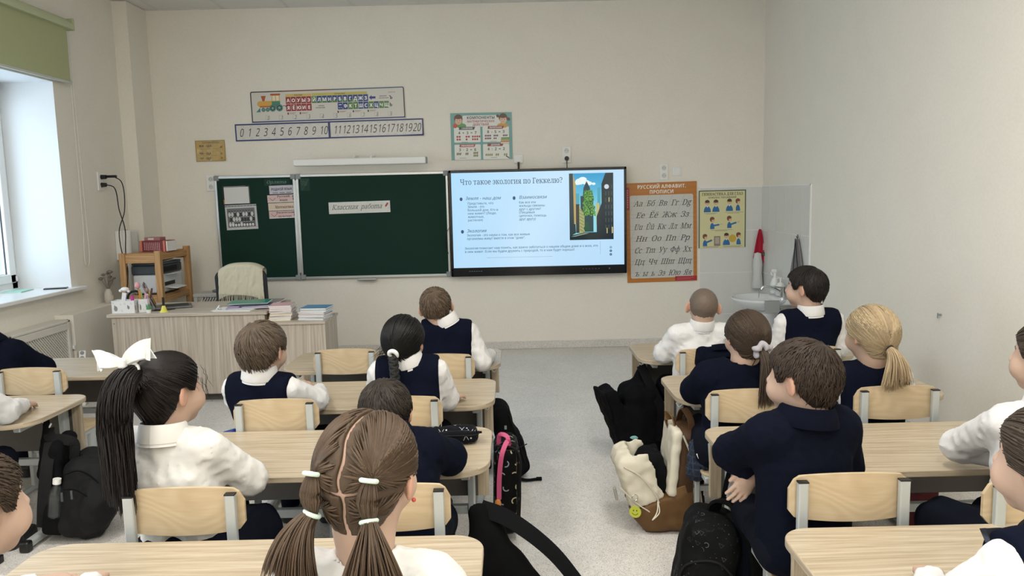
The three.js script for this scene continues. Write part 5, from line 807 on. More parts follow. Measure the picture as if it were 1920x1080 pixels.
const POSES = [];
function child(o) {
  const bx = o.hip[0], bz = o.hip[1], t = thing('person', o.label, 'person', [bx, 0, bz]), q = o.q ?? 0, rand = rng(o.seed ?? 1);
  const L = (p) => [p[0] - bx, p[1], p[2] - bz], hs = o.hs ?? 1;
  const HC = L(o.head), rotM = new THREE.Matrix4().makeRotationFromEuler(new THREE.Euler(o.pitch ?? 0, o.yaw ?? 0, o.roll ?? 0, 'YXZ')), E = rotM.elements;
  const toHead = (x, y, z) => { const a = (x - HC[0]) / hs, b = (y - HC[1]) / hs, c = (z - HC[2]) / hs; return [E[0] * a + E[1] * b + E[2] * c, E[4] * a + E[5] * b + E[6] * c, E[8] * a + E[9] * b + E[10] * c]; };
  const fromHead = (p) => [HC[0] + hs * (E[0] * p[0] + E[4] * p[1] + E[8] * p[2]), HC[1] + hs * (E[1] * p[0] + E[5] * p[1] + E[9] * p[2]), HC[2] + hs * (E[2] * p[0] + E[6] * p[1] + E[10] * p[2])];
  // skeleton
  const S = L(o.sh), sw = o.sw ?? 0.118, ty = o.turn ?? 0, rx = [Math.cos(ty), o.tilt ?? 0, -Math.sin(ty)], SR = add3(S, rx, sw), SL = add3(S, rx, -sw), hy = o.turnHip ?? ty * 0.5, hx = [Math.cos(hy), 0, -Math.sin(hy)];
  const H = [0, SEAT + 0.085, 0], HR = add3(H, hx, 0.062), HL = add3(H, hx, -0.062), NB = add3(S, [0, 0.035, 0.0]), NT = fromHead([0, -0.05, 0.022]);
  const chest = lerp3(H, S, 0.72), belly = lerp3(H, S, 0.35);
  const torsoParts = (e) => [cone(add3(HR, hx, -0.012), add3(chest, rx, 0.052), 0.072 + e, 0.070 + e), cone(add3(HL, hx, 0.012), add3(chest, rx, -0.052), 0.072 + e, 0.070 + e), cone(add3(chest, rx, 0.05), add3(S, rx, sw * 0.62), 0.068 + e, 0.045 + e), cone(add3(chest, rx, -0.05), add3(S, rx, -sw * 0.62), 0.068 + e, 0.045 + e), cone(add3(S, rx, -sw * 0.72), add3(S, rx, sw * 0.72), 0.042 + e, 0.042 + e), cone(NB, add3(S, rx, sw * 0.7), 0.036 + e, 0.03 + e), cone(NB, add3(S, rx, -sw * 0.7), 0.036 + e, 0.03 + e), cone(add3(NB, [0, -0.032, 0.012]), chest, 0.042 + e, 0.07 + e)];
  const RE = L(o.R.elbow), RW = L(o.R.wrist), LE = L(o.L.elbow), LW = L(o.L.wrist);
  const armParts = (e, f = e) => [cone(SR, RE, 0.041 + e, 0.034 + f), cone(RE, RW, 0.033 + f, 0.021 + f * 0.75), cone(SL, LE, 0.041 + e, 0.034 + f), cone(LE, LW, 0.033 + f, 0.021 + f * 0.75)];
  const fwd = [-Math.sin(hy + (o.legs ?? 0)), 0, -Math.cos(hy + (o.legs ?? 0))], side = [-fwd[2], 0, fwd[0]];
  const KR = add3(add3(HR, fwd, 0.3), side, 0.03), KL = add3(add3(HL, fwd, 0.3), side, -0.03); KR[1] = KL[1] = SEAT + 0.062; const AR = add3(KR, fwd, 0.02 - (o.tuck ?? 0)), AL = add3(KL, fwd, 0.02 - (o.tuck ?? 0)); AR[1] = AL[1] = 0.075;
  const legParts = (e) => [cone(HR, KR, 0.068 + e, 0.05 + e), cone(KR, AR, 0.048 + e, 0.032 + e), cone(HL, KL, 0.068 + e, 0.05 + e), cone(KL, AL, 0.048 + e, 0.032 + e), cone(HR, HL, 0.07 + e, 0.07 + e)];
  const neck = cone(NT, add3(NB, [0, -0.03, 0]), 0.045 * hs, 0.051 * hs);
  const mnB = [1e9, 0, 1e9], mxB = [-1e9, 0, -1e9]; for (const p of [SR, SL, RE, LE, RW, LW, KR, KL, AR, AL, H, HC]) for (const i of [0, 2]) { mnB[i] = Math.min(mnB[i], p[i] - 0.13); mxB[i] = Math.max(mxB[i], p[i] + 0.13); } mxB[1] = S[1] + 0.12; mnB[1] = 0.02;
  const torsoMn = [1, 1, 1].map((_, i) => Math.min(SR[i], SL[i], H[i] - (i === 1 ? 0.03 : 0), RE[i], LE[i], RW[i], LW[i], S[i]) - 0.13), torsoMx = [1, 1, 1].map((_, i) => Math.max(SR[i], SL[i], H[i], RE[i], LE[i], RW[i], LW[i], S[i]) + 0.13);
  // ---- skin
  const skin = o.skin ?? [0.54, 0.375, 0.29], lipC = [skin[0] * 0.85, skin[1] * 0.6, skin[2] * 0.6], earC = [skin[0] * 1.02, skin[1] * 0.84, skin[2] * 0.78], ears = EARS(o.ears ?? 0);
  const headF = (x, y, z) => { const p = toHead(x, y, z); let d = HEAD(p[0], p[1], p[2]); d = smin(d, ears(p[0], p[1], p[2]), 0.006); return smin(d * hs, neck(x, y, z), 0.03); };
  const headC = (x, y, z) => { const p = toHead(x, y, z); if (p[1] < -0.043 && p[1] > -0.067 && p[2] < -0.08 && Math.abs(p[0]) < 0.019) return lipC; if (Math.abs(p[0]) > 0.077) return earC; return skin; };
  const cellH = o.fine ?? 0.0046, skinParts = [];
  skinParts.push(nets(headF, [HC[0] - 0.13, HC[1] - 0.2, HC[2] - 0.13], [HC[0] + 0.13, HC[1] + 0.13, HC[2] + 0.13], cellH, headC));
  const bodyF = uni([...torsoParts(-0.016), ...armParts(-0.012), ...legParts(-0.006), neck], 0.03);
  skinParts.push(nets(bodyF, mnB, [mxB[0], NB[1] + 0.01, mxB[2]], 0.016, () => skin));
  for (const [A, W, dflt] of [[o.R, RW, RE], [o.L, LW, LE]]) { const f = A.f ?? nrm3(add3(W, dflt, -1)), h = handField(W, f, A.n ?? [0, 1, 0], A.s ?? [A === o.R ? -1 : 1, 0, 0], A.curl ?? 0.35); skinParts.push(nets(h.f, h.mn, h.mx, o.q2 ?? 0.0042, () => skin)); }
  const body = part('body', [joinIndexed(skinParts)], skinMat, t);
  // eyes and brows
  for (const s of [-1, 1]) {
    const e = new THREE.Group(); const g1 = new THREE.SphereGeometry(0.0105 * hs, 16, 10), c = fromHead([s * 0.029, 0.004, -0.0635]); part('eye', [g1.translate(...c)], std('#e9e6e2', 0.25), t); const ic = fromHead([s * 0.0285, 0.004, -0.0698]); part('iris', [new THREE.SphereGeometry(0.0048 * hs, 12, 8).translate(...ic)], std('#33241a', 0.2), t);
    const bp = [[s * 0.014, 0.023, -0.0775], [s * 0.028, 0.0275, -0.0735], [s * 0.044, 0.022, -0.063]].map(fromHead); part('eyebrow', [tube(bp, 0.002, 10, 5)], std(o.hair.map((v) => v * 0.8), 0.8), t);
  }
  // ---- clothing
  const rid = (v) => 1 - 2.2 * Math.abs(v);
  const wr = (a, f) => (x, y, z) => -a * 0.55 * rid(noise((x + y * 0.6) * f + 3.1 * q, (y - x * 0.4) * f * 0.7 + q, z * f * 0.8 + q)) + a * 0.35 * noise(x * f * 0.6, y * f * 0.6 + q, z * f * 0.6) - a * 0.28 * rid(noise((x - y) * f * 2 + q, (y + x * 0.5) * f * 1.5, z * f * 1.7));
  const w1 = wr(o.outfit === 'jacket' ? 0.0035 : 0.0055, 17), w2 = wr(0.0016, 14), neckHole = (e) => cone(add3(NT, [0, 0.06, 0]), add3(NB, [0, -0.012, -0.004]), 0.05 + e, 0.05 + e);
  const cs = o.cell ?? 0.0085, shirtF0 = uni([...torsoParts(0.008), ...armParts(0.012, 0.014)], 0.028), nh = neckHole(0);
  const cuff = (W, El) => { const d = nrm3(add3(W, El, -1)); return (x, y, z) => (x - W[0]) * d[0] + (y - W[1]) * d[1] + (z - W[2]) * d[2] + 0.002; };
  const cutR = cuff(RW, RE), cutL = cuff(LW, LE), nearW = (W, x, y, z) => (x - W[0]) ** 2 + (y - W[1]) ** 2 + (z - W[2]) ** 2 < 0.005;
  const sleeves = (f) => (x, y, z) => { let d = f(x, y, z); if (nearW(RW, x, y, z)) d = Math.max(d, cutR(x, y, z)); if (nearW(LW, x, y, z)) d = Math.max(d, cutL(x, y, z)); return d; };
  const hemY = SEAT + 0.012;
  const deskCut = (x, y, z) => o.deskY ? (o.deskY + 0.002 - y) : -1;
  const topF = sleeves((x, y, z) => smax(smax(shirtF0(x, y, z) + w1(x, y, z), -nh(x, y, z), 0.006), hemY + 0.05 - y, 0.004));
  if (o.outfit !== 'jacket') part('shirt', [nets(topF, torsoMn, torsoMx, cs)], o.shirtMat ?? M.shirt, t);
  if (o.outfit === 'vest') {
    const vf0 = uni([...torsoParts(0.017), cone(add3(S, rx, -sw * 0.98), add3(S, rx, sw * 0.98), 0.062, 0.062), cone(add3(S, rx, sw * 0.9), add3(chest, rx, 0.06), 0.058, 0.085), cone(add3(S, rx, -sw * 0.9), add3(chest, rx, -0.06), 0.058, 0.085)], 0.03), vh = neckHole(0.002), armR = cone(SR, RE, 0.055, 0.05), armL = cone(SL, LE, 0.055, 0.05);
    const vf = (x, y, z) => { let d = smax(vf0(x, y, z) + w2(x, y, z), -vh(x, y, z), 0.006); const px = (x - S[0]) * rx[0] + (z - S[2]) * rx[2]; d = smax(d, Math.abs(px) - sw - 0.014, 0.008); return smax(d, hemY - y, 0.004); };
    part('vest', [nets(vf, torsoMn, torsoMx, cs)], M.vest, t);
  }
  if (o.outfit === 'jacket') {
    const jf0 = uni([...torsoParts(0.02), ...armParts(0.02, 0.02)], 0.035), jh = neckHole(0.006);
    const jf = sleeves((x, y, z) => smax(smax(jf0(x, y, z) + w1(x, y, z), -jh(x, y, z), 0.006), hemY - y, 0.006)); part('jacket', [nets(jf, torsoMn, torsoMx, cs)], o.jacketMat ?? M.navy, t);
  }
  // collar: folded band round the neck, tipped with it
  if (o.collar !== false) {
    const jk = o.outfit === 'jacket' && o.collar !== 'shirt', prof = jk ? [[0.058, -0.012], [0.055, 0.006], [0.053, 0.026], [0.058, 0.029], [0.068, 0.008], [0.074, -0.014], [0.066, -0.016]] : [[0.056, -0.02], [0.0495, 0.0], [0.046, 0.024], [0.0475, 0.029], [0.0515, 0.028], [0.0545, 0.006], [0.057, -0.012], [0.054, -0.014]];
    const g = lathe(prof, 36); const p = g.attributes.position; for (let i = 0; i < p.count; i++) { const X = p.getX(i), Z = p.getZ(i), fr = Math.max(0, -Z / 0.05 - 0.2); p.setXYZ(i, X * (jk ? 1.06 : 1.04), p.getY(i) - fr * 0.022, Z * 0.98); } g.computeVertexNormals();
    const ax = V(...nrm3(add3(NT, NB, -1))), Q = new THREE.Quaternion().setFromUnitVectors(V(0, 1, 0), V(ax.x * 0.7, 1, ax.z * 0.7).normalize()); g.scale(1.2 * hs, hs * 1.25, 1.24 * hs); g.rotateY(ty); g.applyQuaternion(Q);
    part('collar', [g.translate(NB[0], NB[1] + 0.006 + (o.collarY ?? 0.004), NB[2] + 0.014)], jk ? (o.jacketMat ?? M.navy) : (o.shirtMat ?? M.shirt), t);
  }
  if (o.girl) {
    const sf = uni([cone(HR, add3(KR, fwd, -0.03), 0.1, 0.085), cone(HL, add3(KL, fwd, -0.03), 0.1, 0.085), cone(HR, HL, 0.095, 0.095)], 0.08), a = Math.atan2(fwd[0], fwd[2]);
    part('skirt', [nets((x, y, z) => Math.max(sf(x, y, z) + 0.004 * Math.sin((x * side[0] + z * side[2]) * 90), SEAT + 0.002 - y), mnB, [mxB[0], SEAT + 0.24, mxB[2]], 0.011)], o.skirtMat ?? M.trousers, t);
    const tf = uni(legParts(0.001).slice(0, 4), 0.02); part('tights', [nets((x, y, z) => tf(x, y, z), mnB, [mxB[0], SEAT + 0.16, mxB[2]], 0.011)], M.tights, t);
  } else { const tf = uni(legParts(0.009), 0.025); part('trousers', [nets((x, y, z) => tf(x, y, z) + w2(x, y, z) * 2, mnB, [mxB[0], SEAT + 0.2, mxB[2]], 0.011)], M.trousers, t); }
  for (const A of [AR, AL]) { const g = extr(rrect(0.075, 0.2, [0.03, 0.03, 0.037, 0.037]), 0.045, 0.012, 8); g.rotateX(-Math.PI / 2); g.rotateY(Math.atan2(-fwd[0], -fwd[2])); part('shoe', [g.translate(A[0] + fwd[0] * 0.045, 0.002, A[2] + fwd[2] * 0.045), cyl(0.04, 0.044, 0.06, A[0], 0.05, A[2], 16)], M.shoe, t); }
  // ---- hair
  const hl = hairline(o.girl ? 'girl' : 'boy'), hc = o.hair, lift = o.lift ?? 0.011, capE = (x, y, z) => scalp(x, y, z) - lift, jitter = (k = 0.22) => { const b = 1 + (rand() - 0.5) * 2 * k, w = (rand() - 0.5) * 0.06; return [hc[0] * b * (1 + w), hc[1] * b, hc[2] * b * (1 - w)]; };
  const parting = o.parting;
  const inHair = (p) => p[1] > hl(p[2]) + (o.drop ?? 0);
  const capF = (x, y, z) => { const p = toHead(x, y, z); let d = capE(p[0], p[1], p[2]) + (o.girl ? 0 : Math.max(0, -0.02 - p[1]) * 0.11 * lift / 0.011) + 0.0012 * noise(p[0] * 60, p[1] * 60, p[2] * 60); d = smax(d, (hl(p[2]) + (o.drop ?? 0) - p[1]) * 0.8, 0.006); if (parting) d = Math.max(d, -parting(p)); return d * hs; };
  const cap = nets(capF, [HC[0] - 0.125, HC[1] - 0.125, HC[2] - 0.125], [HC[0] + 0.125, HC[1] + 0.13, HC[2] + 0.125], o.fine ?? 0.0046, () => hc.map((v) => v * 0.9));
  const list = [], whorl = nrm3(o.whorl ?? [0.012, 0.09, 0.06]);
  const push = (pts, r, k, tip, root) => { if (pts.length > 1) list.push({ pts: pts.map(fromHead), r: r * hs, c: jitter(k), tip, root }); };
  if (o.style === 'short' || o.style === 'buzz') {
    const n = o.n ?? 900, len = o.len ?? 0.55;
    for (let i = 0; i < n; i++) {
      const v = rand() * 1.5 - 0.5, a = rand() * TAU, h = Math.sqrt(Math.max(0, 1 - v * v)), d0 = [Math.cos(a) * h, v, Math.sin(a) * h], p0 = onSkull(d0, lift); if (!inHair(p0)) continue;
      let tan = add3(d0, whorl, -dot3(d0, whorl)); tan = nrm3(add3(tan, d0, -dot3(tan, d0))); const sw2 = (o.swirl ?? 0.35) + (rand() - 0.5) * (o.messy ?? 0.35), cr = crs3(d0, tan); tan = nrm3(add3(tan, cr, sw2)); tan = nrm3(add3(tan, [0, -0.25, 0]));
      const Ln = len * (0.6 + rand() * 0.6), pts = []; for (let j = 0; j <= 6; j++) { const s = j / 6, ang = s * Ln, d = nrm3([d0[0] * Math.cos(ang) + tan[0] * Math.sin(ang), d0[1] * Math.cos(ang) + tan[1] * Math.sin(ang), d0[2] * Math.cos(ang) + tan[2] * Math.sin(ang)]), p = onSkull(d, lift - 0.002 + (o.puff ?? 0.0065) * Math.sin(s * 2.2) * (0.4 + rand() * 0.3)); if (!inHair([p[0], p[1] + 0.006, p[2]])) break; pts.push(p); }
      push(pts, o.thick ?? 0.0026, 0.34, 0.2, 0.4);
    }
  }
  const tail = (tie, dir, o2) => {                       // bunch of hair from the tie, falling under its weight
    const T0 = fromHead(tie), D = (() => { const a = fromHead(add3(tie, dir)); return nrm3(add3(a, T0, -1)); })();
    for (let i = 0; i < o2.n; i++) {
      const a = rand() * TAU, rr = Math.sqrt(rand()), sp = o2.spread * rr, u = [Math.cos(a) * sp, Math.sin(a) * sp], X = nrm3(crs3(D, [0.3, 1, 0.1])), Y = crs3(X, D), Ln = o2.len * (0.8 + rand() * 0.25), pts = [], c = jitter(0.26), wob = rand() * 6; let p = add3(add3(T0, X, Math.cos(a) * rr * o2.r0), Y, Math.sin(a) * rr * o2.r0), v = nrm3(add3(add3(D, X, u[0] * (o2.fan ? 0.3 : 1)), Y, u[1] * (o2.fan ? 0.3 : 1))); const F = o2.fan ? add3([X[0] * u[0], X[1] * u[0], X[2] * u[0]], Y, u[1]) : null;
      const N = 14; for (let j = 0; j <= N; j++) { pts.push(p); const s = j / N; v = nrm3(add3(add3(v, [0, -1, 0], o2.grav * (0.35 + s)), o2.pull ?? [0, 0, 0], 0.05)); if (F) v = nrm3(add3(v, F, o2.fan)); const k = o2.wave ?? 0.0; p = add3(p, [v[0] + k * Math.sin(s * 9 + wob), v[1], v[2] + k * Math.cos(s * 8 + wob)], Ln / N); if (o2.avoid) { const e = o2.avoid; const dx = p[0] - e.c[0], dz = p[2] - e.c[2], dd = Math.hypot(dx, dz); if (p[1] < e.y && dd < e.r) { p = [e.c[0] + dx / dd * e.r, p[1], e.c[2] + dz / dd * e.r]; } } }
      list.push({ pts, r: (o2.thick ?? 0.0022) * (0.8 + rand() * 0.5), c, tip: o2.tip ?? 0.25, root: 0.8 });
    }
  };
  const comb = (tie, n, ok, lf = lift) => {              // locks combed over the skull towards a tie
    const td = nrm3([tie[0] - SK.c[0], tie[1] - SK.c[1], tie[2] - SK.c[2]]);
    for (let i = 0; i < n; i++) {
      const v = rand() * 2 - 1, a = rand() * TAU, h = Math.sqrt(Math.max(0, 1 - v * v)), d0 = [Math.cos(a) * h, v, Math.sin(a) * h], p0 = onSkull(d0, lf); if (!inHair(p0) || (ok && !ok(p0))) continue;
      const pts = [], m = 9; for (let j = 0; j <= m; j++) { const s = j / m, p = onSkull(nrm3(slerp(d0, td, s)), lf + 0.001 + 0.0035 * Math.sin(s * 3.1) + 0.008 * Math.max(0, s - 0.8)); if (inHair(add3(p, [0, 0.008, 0])) || s > 0.75) pts.push(p); } push(pts, 0.0023, 0.3, 0.7, 0.4);
    }
  };
  const extras = o.style && typeof o.style === 'function' ? o.style({ tail, comb, fromHead, toHead, t, list, rand, jitter, HC, S, NB, push, hs }) : null;
  part('hair', [joinIndexed([cap, locks(list)])], hairMat, t);
  return { t, fromHead, S, NB, L };
}
console.log('fields');

// ---------------------------------------------------------------- the class
const tieRing = (A, p, dir, r, w, mat, name) => { const P = A.fromHead(p), D = nrm3(add3(A.fromHead(add3(p, dir)), P, -1)), g = new THREE.TorusGeometry(r, w, 8, 20); g.applyQuaternion(new THREE.Quaternion().setFromUnitVectors(V(0, 0, 1), V(...D))); return part(name, [g.translate(...P)], mat, A.t); };
const whiteTie = std('#e4e6e4', 0.8), mintTie = std('#cfe3d4', 0.8), blackTie = std('#1c1714', 0.8);

child({ label: 'pupil in a dark navy jacket with an arm on the desk beside the radiator', seed: 101, q: 1, hip: [-2.64, -3.84], sh: [-2.70, 0.745, -3.92], head: [-2.80, 0.905, -3.95], yaw: -0.35, outfit: 'jacket', hair: [0.05, 0.035, 0.026], style: 'short',
  R: { elbow: [-2.51, 0.64, -4.02], wrist: [-2.64, 0.62, -4.2] }, L: { elbow: [-2.88, 0.64, -4.05], wrist: [-2.78, 0.62, -4.22] } });
child({ label: 'pupil in a white shirt whose sleeve rests on the desk with the hanging backpack', seed: 102, q: 2, hip: [-2.33, -2.93], sh: [-2.32, 0.79, -3.0], head: [-2.36, 0.945, -3.02], outfit: 'shirt', hair: [0.05, 0.035, 0.026], style: 'short',
  R: { elbow: [-2.155, 0.64, -3.17], wrist: [-2.19, 0.617, -3.34] }, L: { elbow: [-2.5, 0.64, -3.15], wrist: [-2.4, 0.617, -3.35] } });
child({ label: 'short haired boy in white turning his cheek, beside the girl with pigtails', seed: 103, q: 3, hip: [-1.08, -1.31], sh: [-1.095, 0.75, -1.38], head: [-1.075, 0.905, -1.46], hs: 1.04, yaw: -0.42, turn: -0.2, ears: 0.2, fine: 0.0038, outfit: 'shirt', hair: [0.055, 0.038, 0.026], style: 'short', n: 1500, thick: 0.0018, len: 0.4, collar: false,
  R: { elbow: [-0.92, 0.64, -1.5], wrist: [-1.0, 0.617, -1.7] }, L: { elbow: [-1.27, 0.64, -1.5], wrist: [-1.12, 0.617, -1.7] } });

// girl with the white bow
child({ label: 'girl with a long dark ponytail tied with a big white bow', girl: true, seed: 104, q: 4, hip: [-0.985, -2.21], sh: [-1.045, 0.772, -2.23], sw: 0.128, turn: -0.12, head: [-1.035, 0.937, -2.26], hs: 1.04, yaw: -0.55, pitch: 0.05, outfit: 'shirt', shirtMat: M.shirt2, cell: 0.0075, fine: 0.0042, hair: [0.0125, 0.0095, 0.0085],
  R: { elbow: [-0.835, 0.638, -2.32], wrist: [-0.885, 0.617, -2.46], f: [-0.6, 0, -0.7] }, L: { elbow: [-1.245, 0.64, -2.4], wrist: [-1.08, 0.617, -2.55] },
  style: (A) => {
    const tie = [0.004, 0.08, 0.09]; A.comb(tie, 1500); A.tail(tie, [-0.05, 0.1, 1], { n: 900, len: 0.41, r0: 0.02, spread: 0.6, grav: 1.1, thick: 0.0021, wave: 0.07, pull: [0.05, 0, 0.05], tip: 0.3 });
    for (let i = 0; i < 10; i++) { const s = A.fromHead([0.05 + A.rand() * 0.03, 0.02 + A.rand() * 0.06, -0.07 + A.rand() * 0.05]); const pts = []; let p = s; for (let j = 0; j < 8; j++) { pts.push(p); p = add3(p, [0.002 + 0.005 * noise(i, j * 0.4, 1), -0.009, -0.002 + 0.008 * noise(i, j * 0.4, 5)]); } A.list.push({ pts, r: 0.0007, c: A.jitter(), tip: 0.3 }); }
    tieRing(A, [tie[0], tie[1] + 0.006, tie[2] + 0.012], [-0.1, 0.35, 1], 0.018, 0.006, whiteTie, 'hair_tie');
    const K = A.fromHead([tie[0] - 0.012, tie[1] + 0.034, tie[2] + 0.034]), loop = (s, up) => { const o = (x, y, z) => [K[0] + s * x, K[1] + y, K[2] + z]; const a = band([o(0, 0, 0), o(0.03, 0.012 + up, 0.014), o(0.062, 0.02 + up * 1.6, 0.006), o(0.078, 0.014 + up * 1.9, -0.006)], 0.066, 0.0022, [0.1, 0.15, 1], 14, (t) => 0.22 + 0.78 * Math.pow(t, 0.75)), b = band([o(0, 0, -0.002), o(0.03, 0.006 + up, -0.016), o(0.06, 0.012 + up * 1.5, -0.018), o(0.078, 0.014 + up * 1.9, -0.006)], 0.062, 0.0022, [0.1, -0.1, 1], 14, (t) => 0.22 + 0.78 * Math.pow(t, 0.75)); part('bow_loop', [a, b], whiteTie, A.t); };
    loop(1, 0.012); loop(-1, -0.004); part('bow_knot', [box(0.024, 0.03, 0.022, K[0], K[1], K[2] + 0.004, 0.008)], whiteTie, A.t);
    part('ribbon_tail', [band([[K[0], K[1] - 0.01, K[2]], [K[0] + 0.012, K[1] - 0.03, K[2] + 0.012], [K[0] + 0.022, K[1] - 0.05, K[2] + 0.014]], 0.022, 0.002, [0, 0, 1], 10)], whiteTie, A.t);
  } });
// boy with folded hands
child({ label: 'brown haired boy in a navy vest with hands folded on his desk', seed: 105, q: 5, hip: [-1.0, -3.15], sh: [-1.062, 0.712, -3.16], sw: 0.122, turn: -0.15, head: [-1.048, 0.876, -3.17], hs: 1.08, yaw: -0.3, ears: 0.2, outfit: 'vest', hair: [0.115, 0.086, 0.063], style: 'short', len: 0.75, thick: 0.0032, n: 1100, lift: 0.013, whorl: [0.0, 0.085, 0.045], swirl: 0.2, puff: 0.009, collarY: 0.03,
  R: { elbow: [-0.862, 0.637, -3.25], wrist: [-0.90, 0.62, -3.48], f: [-0.7, 0, -0.6], curl: 0.5 }, L: { elbow: [-1.22, 0.64, -3.3], wrist: [-1.05, 0.632, -3.55], f: [1, 0.05, -0.25], s: [0, 0.4, -1], curl: 0.45 } });
// boy at the front desk
child({ label: 'boy with tousled light brown hair and big ears in a navy vest', seed: 106, q: 6, hip: [-0.365, -3.97], sh: [-0.345, 0.792, -3.96], sw: 0.118, tilt: -0.04, head: [-0.397, 0.926, -3.97], hs: 0.93, roll: 0.14, pitch: 0.02, ears: 1, outfit: 'vest', hair: [0.125, 0.09, 0.062], style: 'short', messy: 1.3, puff: 0.010, len: 0.5, drop: 0.014, collarY: 0.024,
  R: { elbow: [-0.168, 0.637, -3.95], wrist: [-0.125, 0.62, -4.19], f: [0.0, 0, -1] }, L: { elbow: [-0.54, 0.65, -4.06], wrist: [-0.44, 0.62, -4.26] } });
// girl with a black braid
child({ label: 'girl with a black braid tied with a white band, in a navy vest', girl: true, seed: 107, q: 7, hip: [-0.44, -3.14], sh: [-0.44, 0.775, -3.14], sw: 0.116, head: [-0.453, 0.905, -3.15], hs: 0.98, yaw: -0.25, outfit: 'vest', hair: [0.0085, 0.0078, 0.0078], collarY: 0.01,
  R: { elbow: [-0.292, 0.637, -3.22], wrist: [-0.284, 0.612, -3.315], f: [0.45, 0, -0.8] }, L: { elbow: [-0.6, 0.64, -3.26], wrist: [-0.5, 0.617, -3.42] },
  style: (A) => {
    const tie = [-0.005, -0.034, 0.106]; A.comb(tie, 1300); tieRing(A, [tie[0], tie[1], tie[2] + 0.008], [0, -0.5, 1], 0.016, 0.009, whiteTie, 'hair_tie');
    const K = A.fromHead([tie[0], tie[1] - 0.005, tie[2] + 0.012]), g = []; for (let s = 0; s < 3; s++) { const pts = []; for (let j = 0; j <= 30; j++) { const u = j / 30, ph = u * 15 + s * 2.094; pts.push([K[0] + 0.012 * u + Math.sin(ph) * 0.011, K[1] - u * 0.165, K[2] + 0.012 * Math.sin(u * 2.5) + Math.cos(ph * 2) * 0.006]); } g.push(tube(pts, 0.0105, 60, 8)); } const br = part('braid', g, std([0.006, 0.0055, 0.0055], 0.7), A.t);
    const fr = []; for (let i = 0; i < 40; i++) { const a = A.fromHead([-0.075 + 0.015 * A.rand(), 0.0 - 0.05 * A.rand(), 0.02 + 0.05 * A.rand()]); const pts = []; let p = a; for (let j = 0; j < 8; j++) { pts.push(p); p = add3(p, [-0.004 + 0.008 * noise(i, j * 0.3, 2), 0.001 - 0.004 * j * 0.4 + 0.004 * noise(i, j, 3), 0.001]); } A.list.push({ pts, r: 0.0006, c: A.jitter(), tip: 0.3 }); }
  } });
// hunched boy
child({ label: 'dark haired boy in a navy jacket hunched over the pencil case desk', seed: 108, q: 8, hip: [-0.36, -2.22], sh: [-0.40, 0.70, -2.36], sw: 0.125, head: [-0.424, 0.795, -2.46], hs: 1.0, pitch: -0.3, outfit: 'jacket', hair: [0.034, 0.027, 0.022], style: 'short', len: 0.6, n: 1000, messy: 0.8, whorl: [0, 0.085, 0.05],
  R: { elbow: [-0.222, 0.645, -2.45], wrist: [-0.37, 0.622, -2.66], f: [-1, 0, -0.2] }, L: { elbow: [-0.6, 0.645, -2.5], wrist: [-0.45, 0.622, -2.64] } });
// girl with pigtails
child({ label: 'girl with two brown pigtails held by mint hair ties, in a white blouse', girl: true, seed: 109, q: 9, hip: [-0.27, -1.235], sh: [-0.265, 0.828, -1.27], sw: 0.122, turn: -0.08, head: [-0.258, 1.018, -1.31], hs: 1.03, yaw: -0.28, pitch: -0.04, roll: -0.03, fine: 0.0032, cell: 0.0065, outfit: 'shirt', shirtMat: M.shirt2, collar: false, hair: [0.088, 0.058, 0.037], lift: 0.007,
  parting: (p) => Math.min(Math.abs(p[0] + 0.003 * Math.sin(p[1] * 90)) - 0.0034, Math.max(Math.abs(p[1] + 0.004 - p[0] * p[0] * 6) - 0.0028, Math.abs(p[0]) - 0.036, -p[2])),
  R: { elbow: [-0.07, 0.655, -1.36], wrist: [-0.18, 0.617, -1.6] }, L: { elbow: [-0.45, 0.655, -1.36], wrist: [-0.36, 0.617, -1.6] },
  style: (A) => {
    for (const s of [-1, 1]) {
      const up = [s * 0.05, 0.026, 0.094], lo = [s * 0.05, -0.04, 0.096];
      A.comb(up, 2600, (p) => p[0] * s > 0.007 && p[1] > -0.002); A.comb(lo, 1100, (p) => p[0] * s > 0.007 && p[1] < -0.008);
      for (let i = 0; i < 170; i++) { const a = A.rand() * TAU, r = Math.sqrt(A.rand()) * 0.015, pts = []; for (let j = 0; j <= 10; j++) { const u = j / 10, b = Math.sin(u * 3.14) * 0.6 + 0.55; pts.push(A.fromHead([up[0] + (lo[0] - up[0]) * u + Math.cos(a) * r * b, up[1] + (lo[1] - up[1]) * u, 0.102 + (0.104 - 0.102) * u + Math.sin(a) * r * b * 0.6 + 0.008 * Math.sin(u * 3.1)])); } A.list.push({ pts, r: 0.0021, c: A.jitter(), tip: 0.8, root: 0.8 }); }
      A.tail([lo[0], lo[1], lo[2] + 0.008], [s * 0.5, -0.7, 0.9], { n: 480, len: 0.135, r0: 0.011, spread: 0.75, fan: 0.13, grav: 0.42, thick: 0.0018, pull: [s < 0 ? -0.4 : 0.05, 0, 0.1], tip: 0.2, wave: 0.03 });
      tieRing(A, [up[0], up[1], up[2] + 0.012], [0, -1, 0.35], 0.0125, 0.004, mintTie, 'hair_tie'); tieRing(A, [lo[0], lo[1], lo[2] + 0.01], [s * 0.3, -1, 0.35], 0.0125, 0.004, mintTie, 'hair_tie');
    }
    const e = A.fromHead([0.086, -0.034, 0.012]); part('earring', [new THREE.SphereGeometry(0.004, 10, 8).translate(...e)], std('#b8453c', 0.3), A.t);
  } });
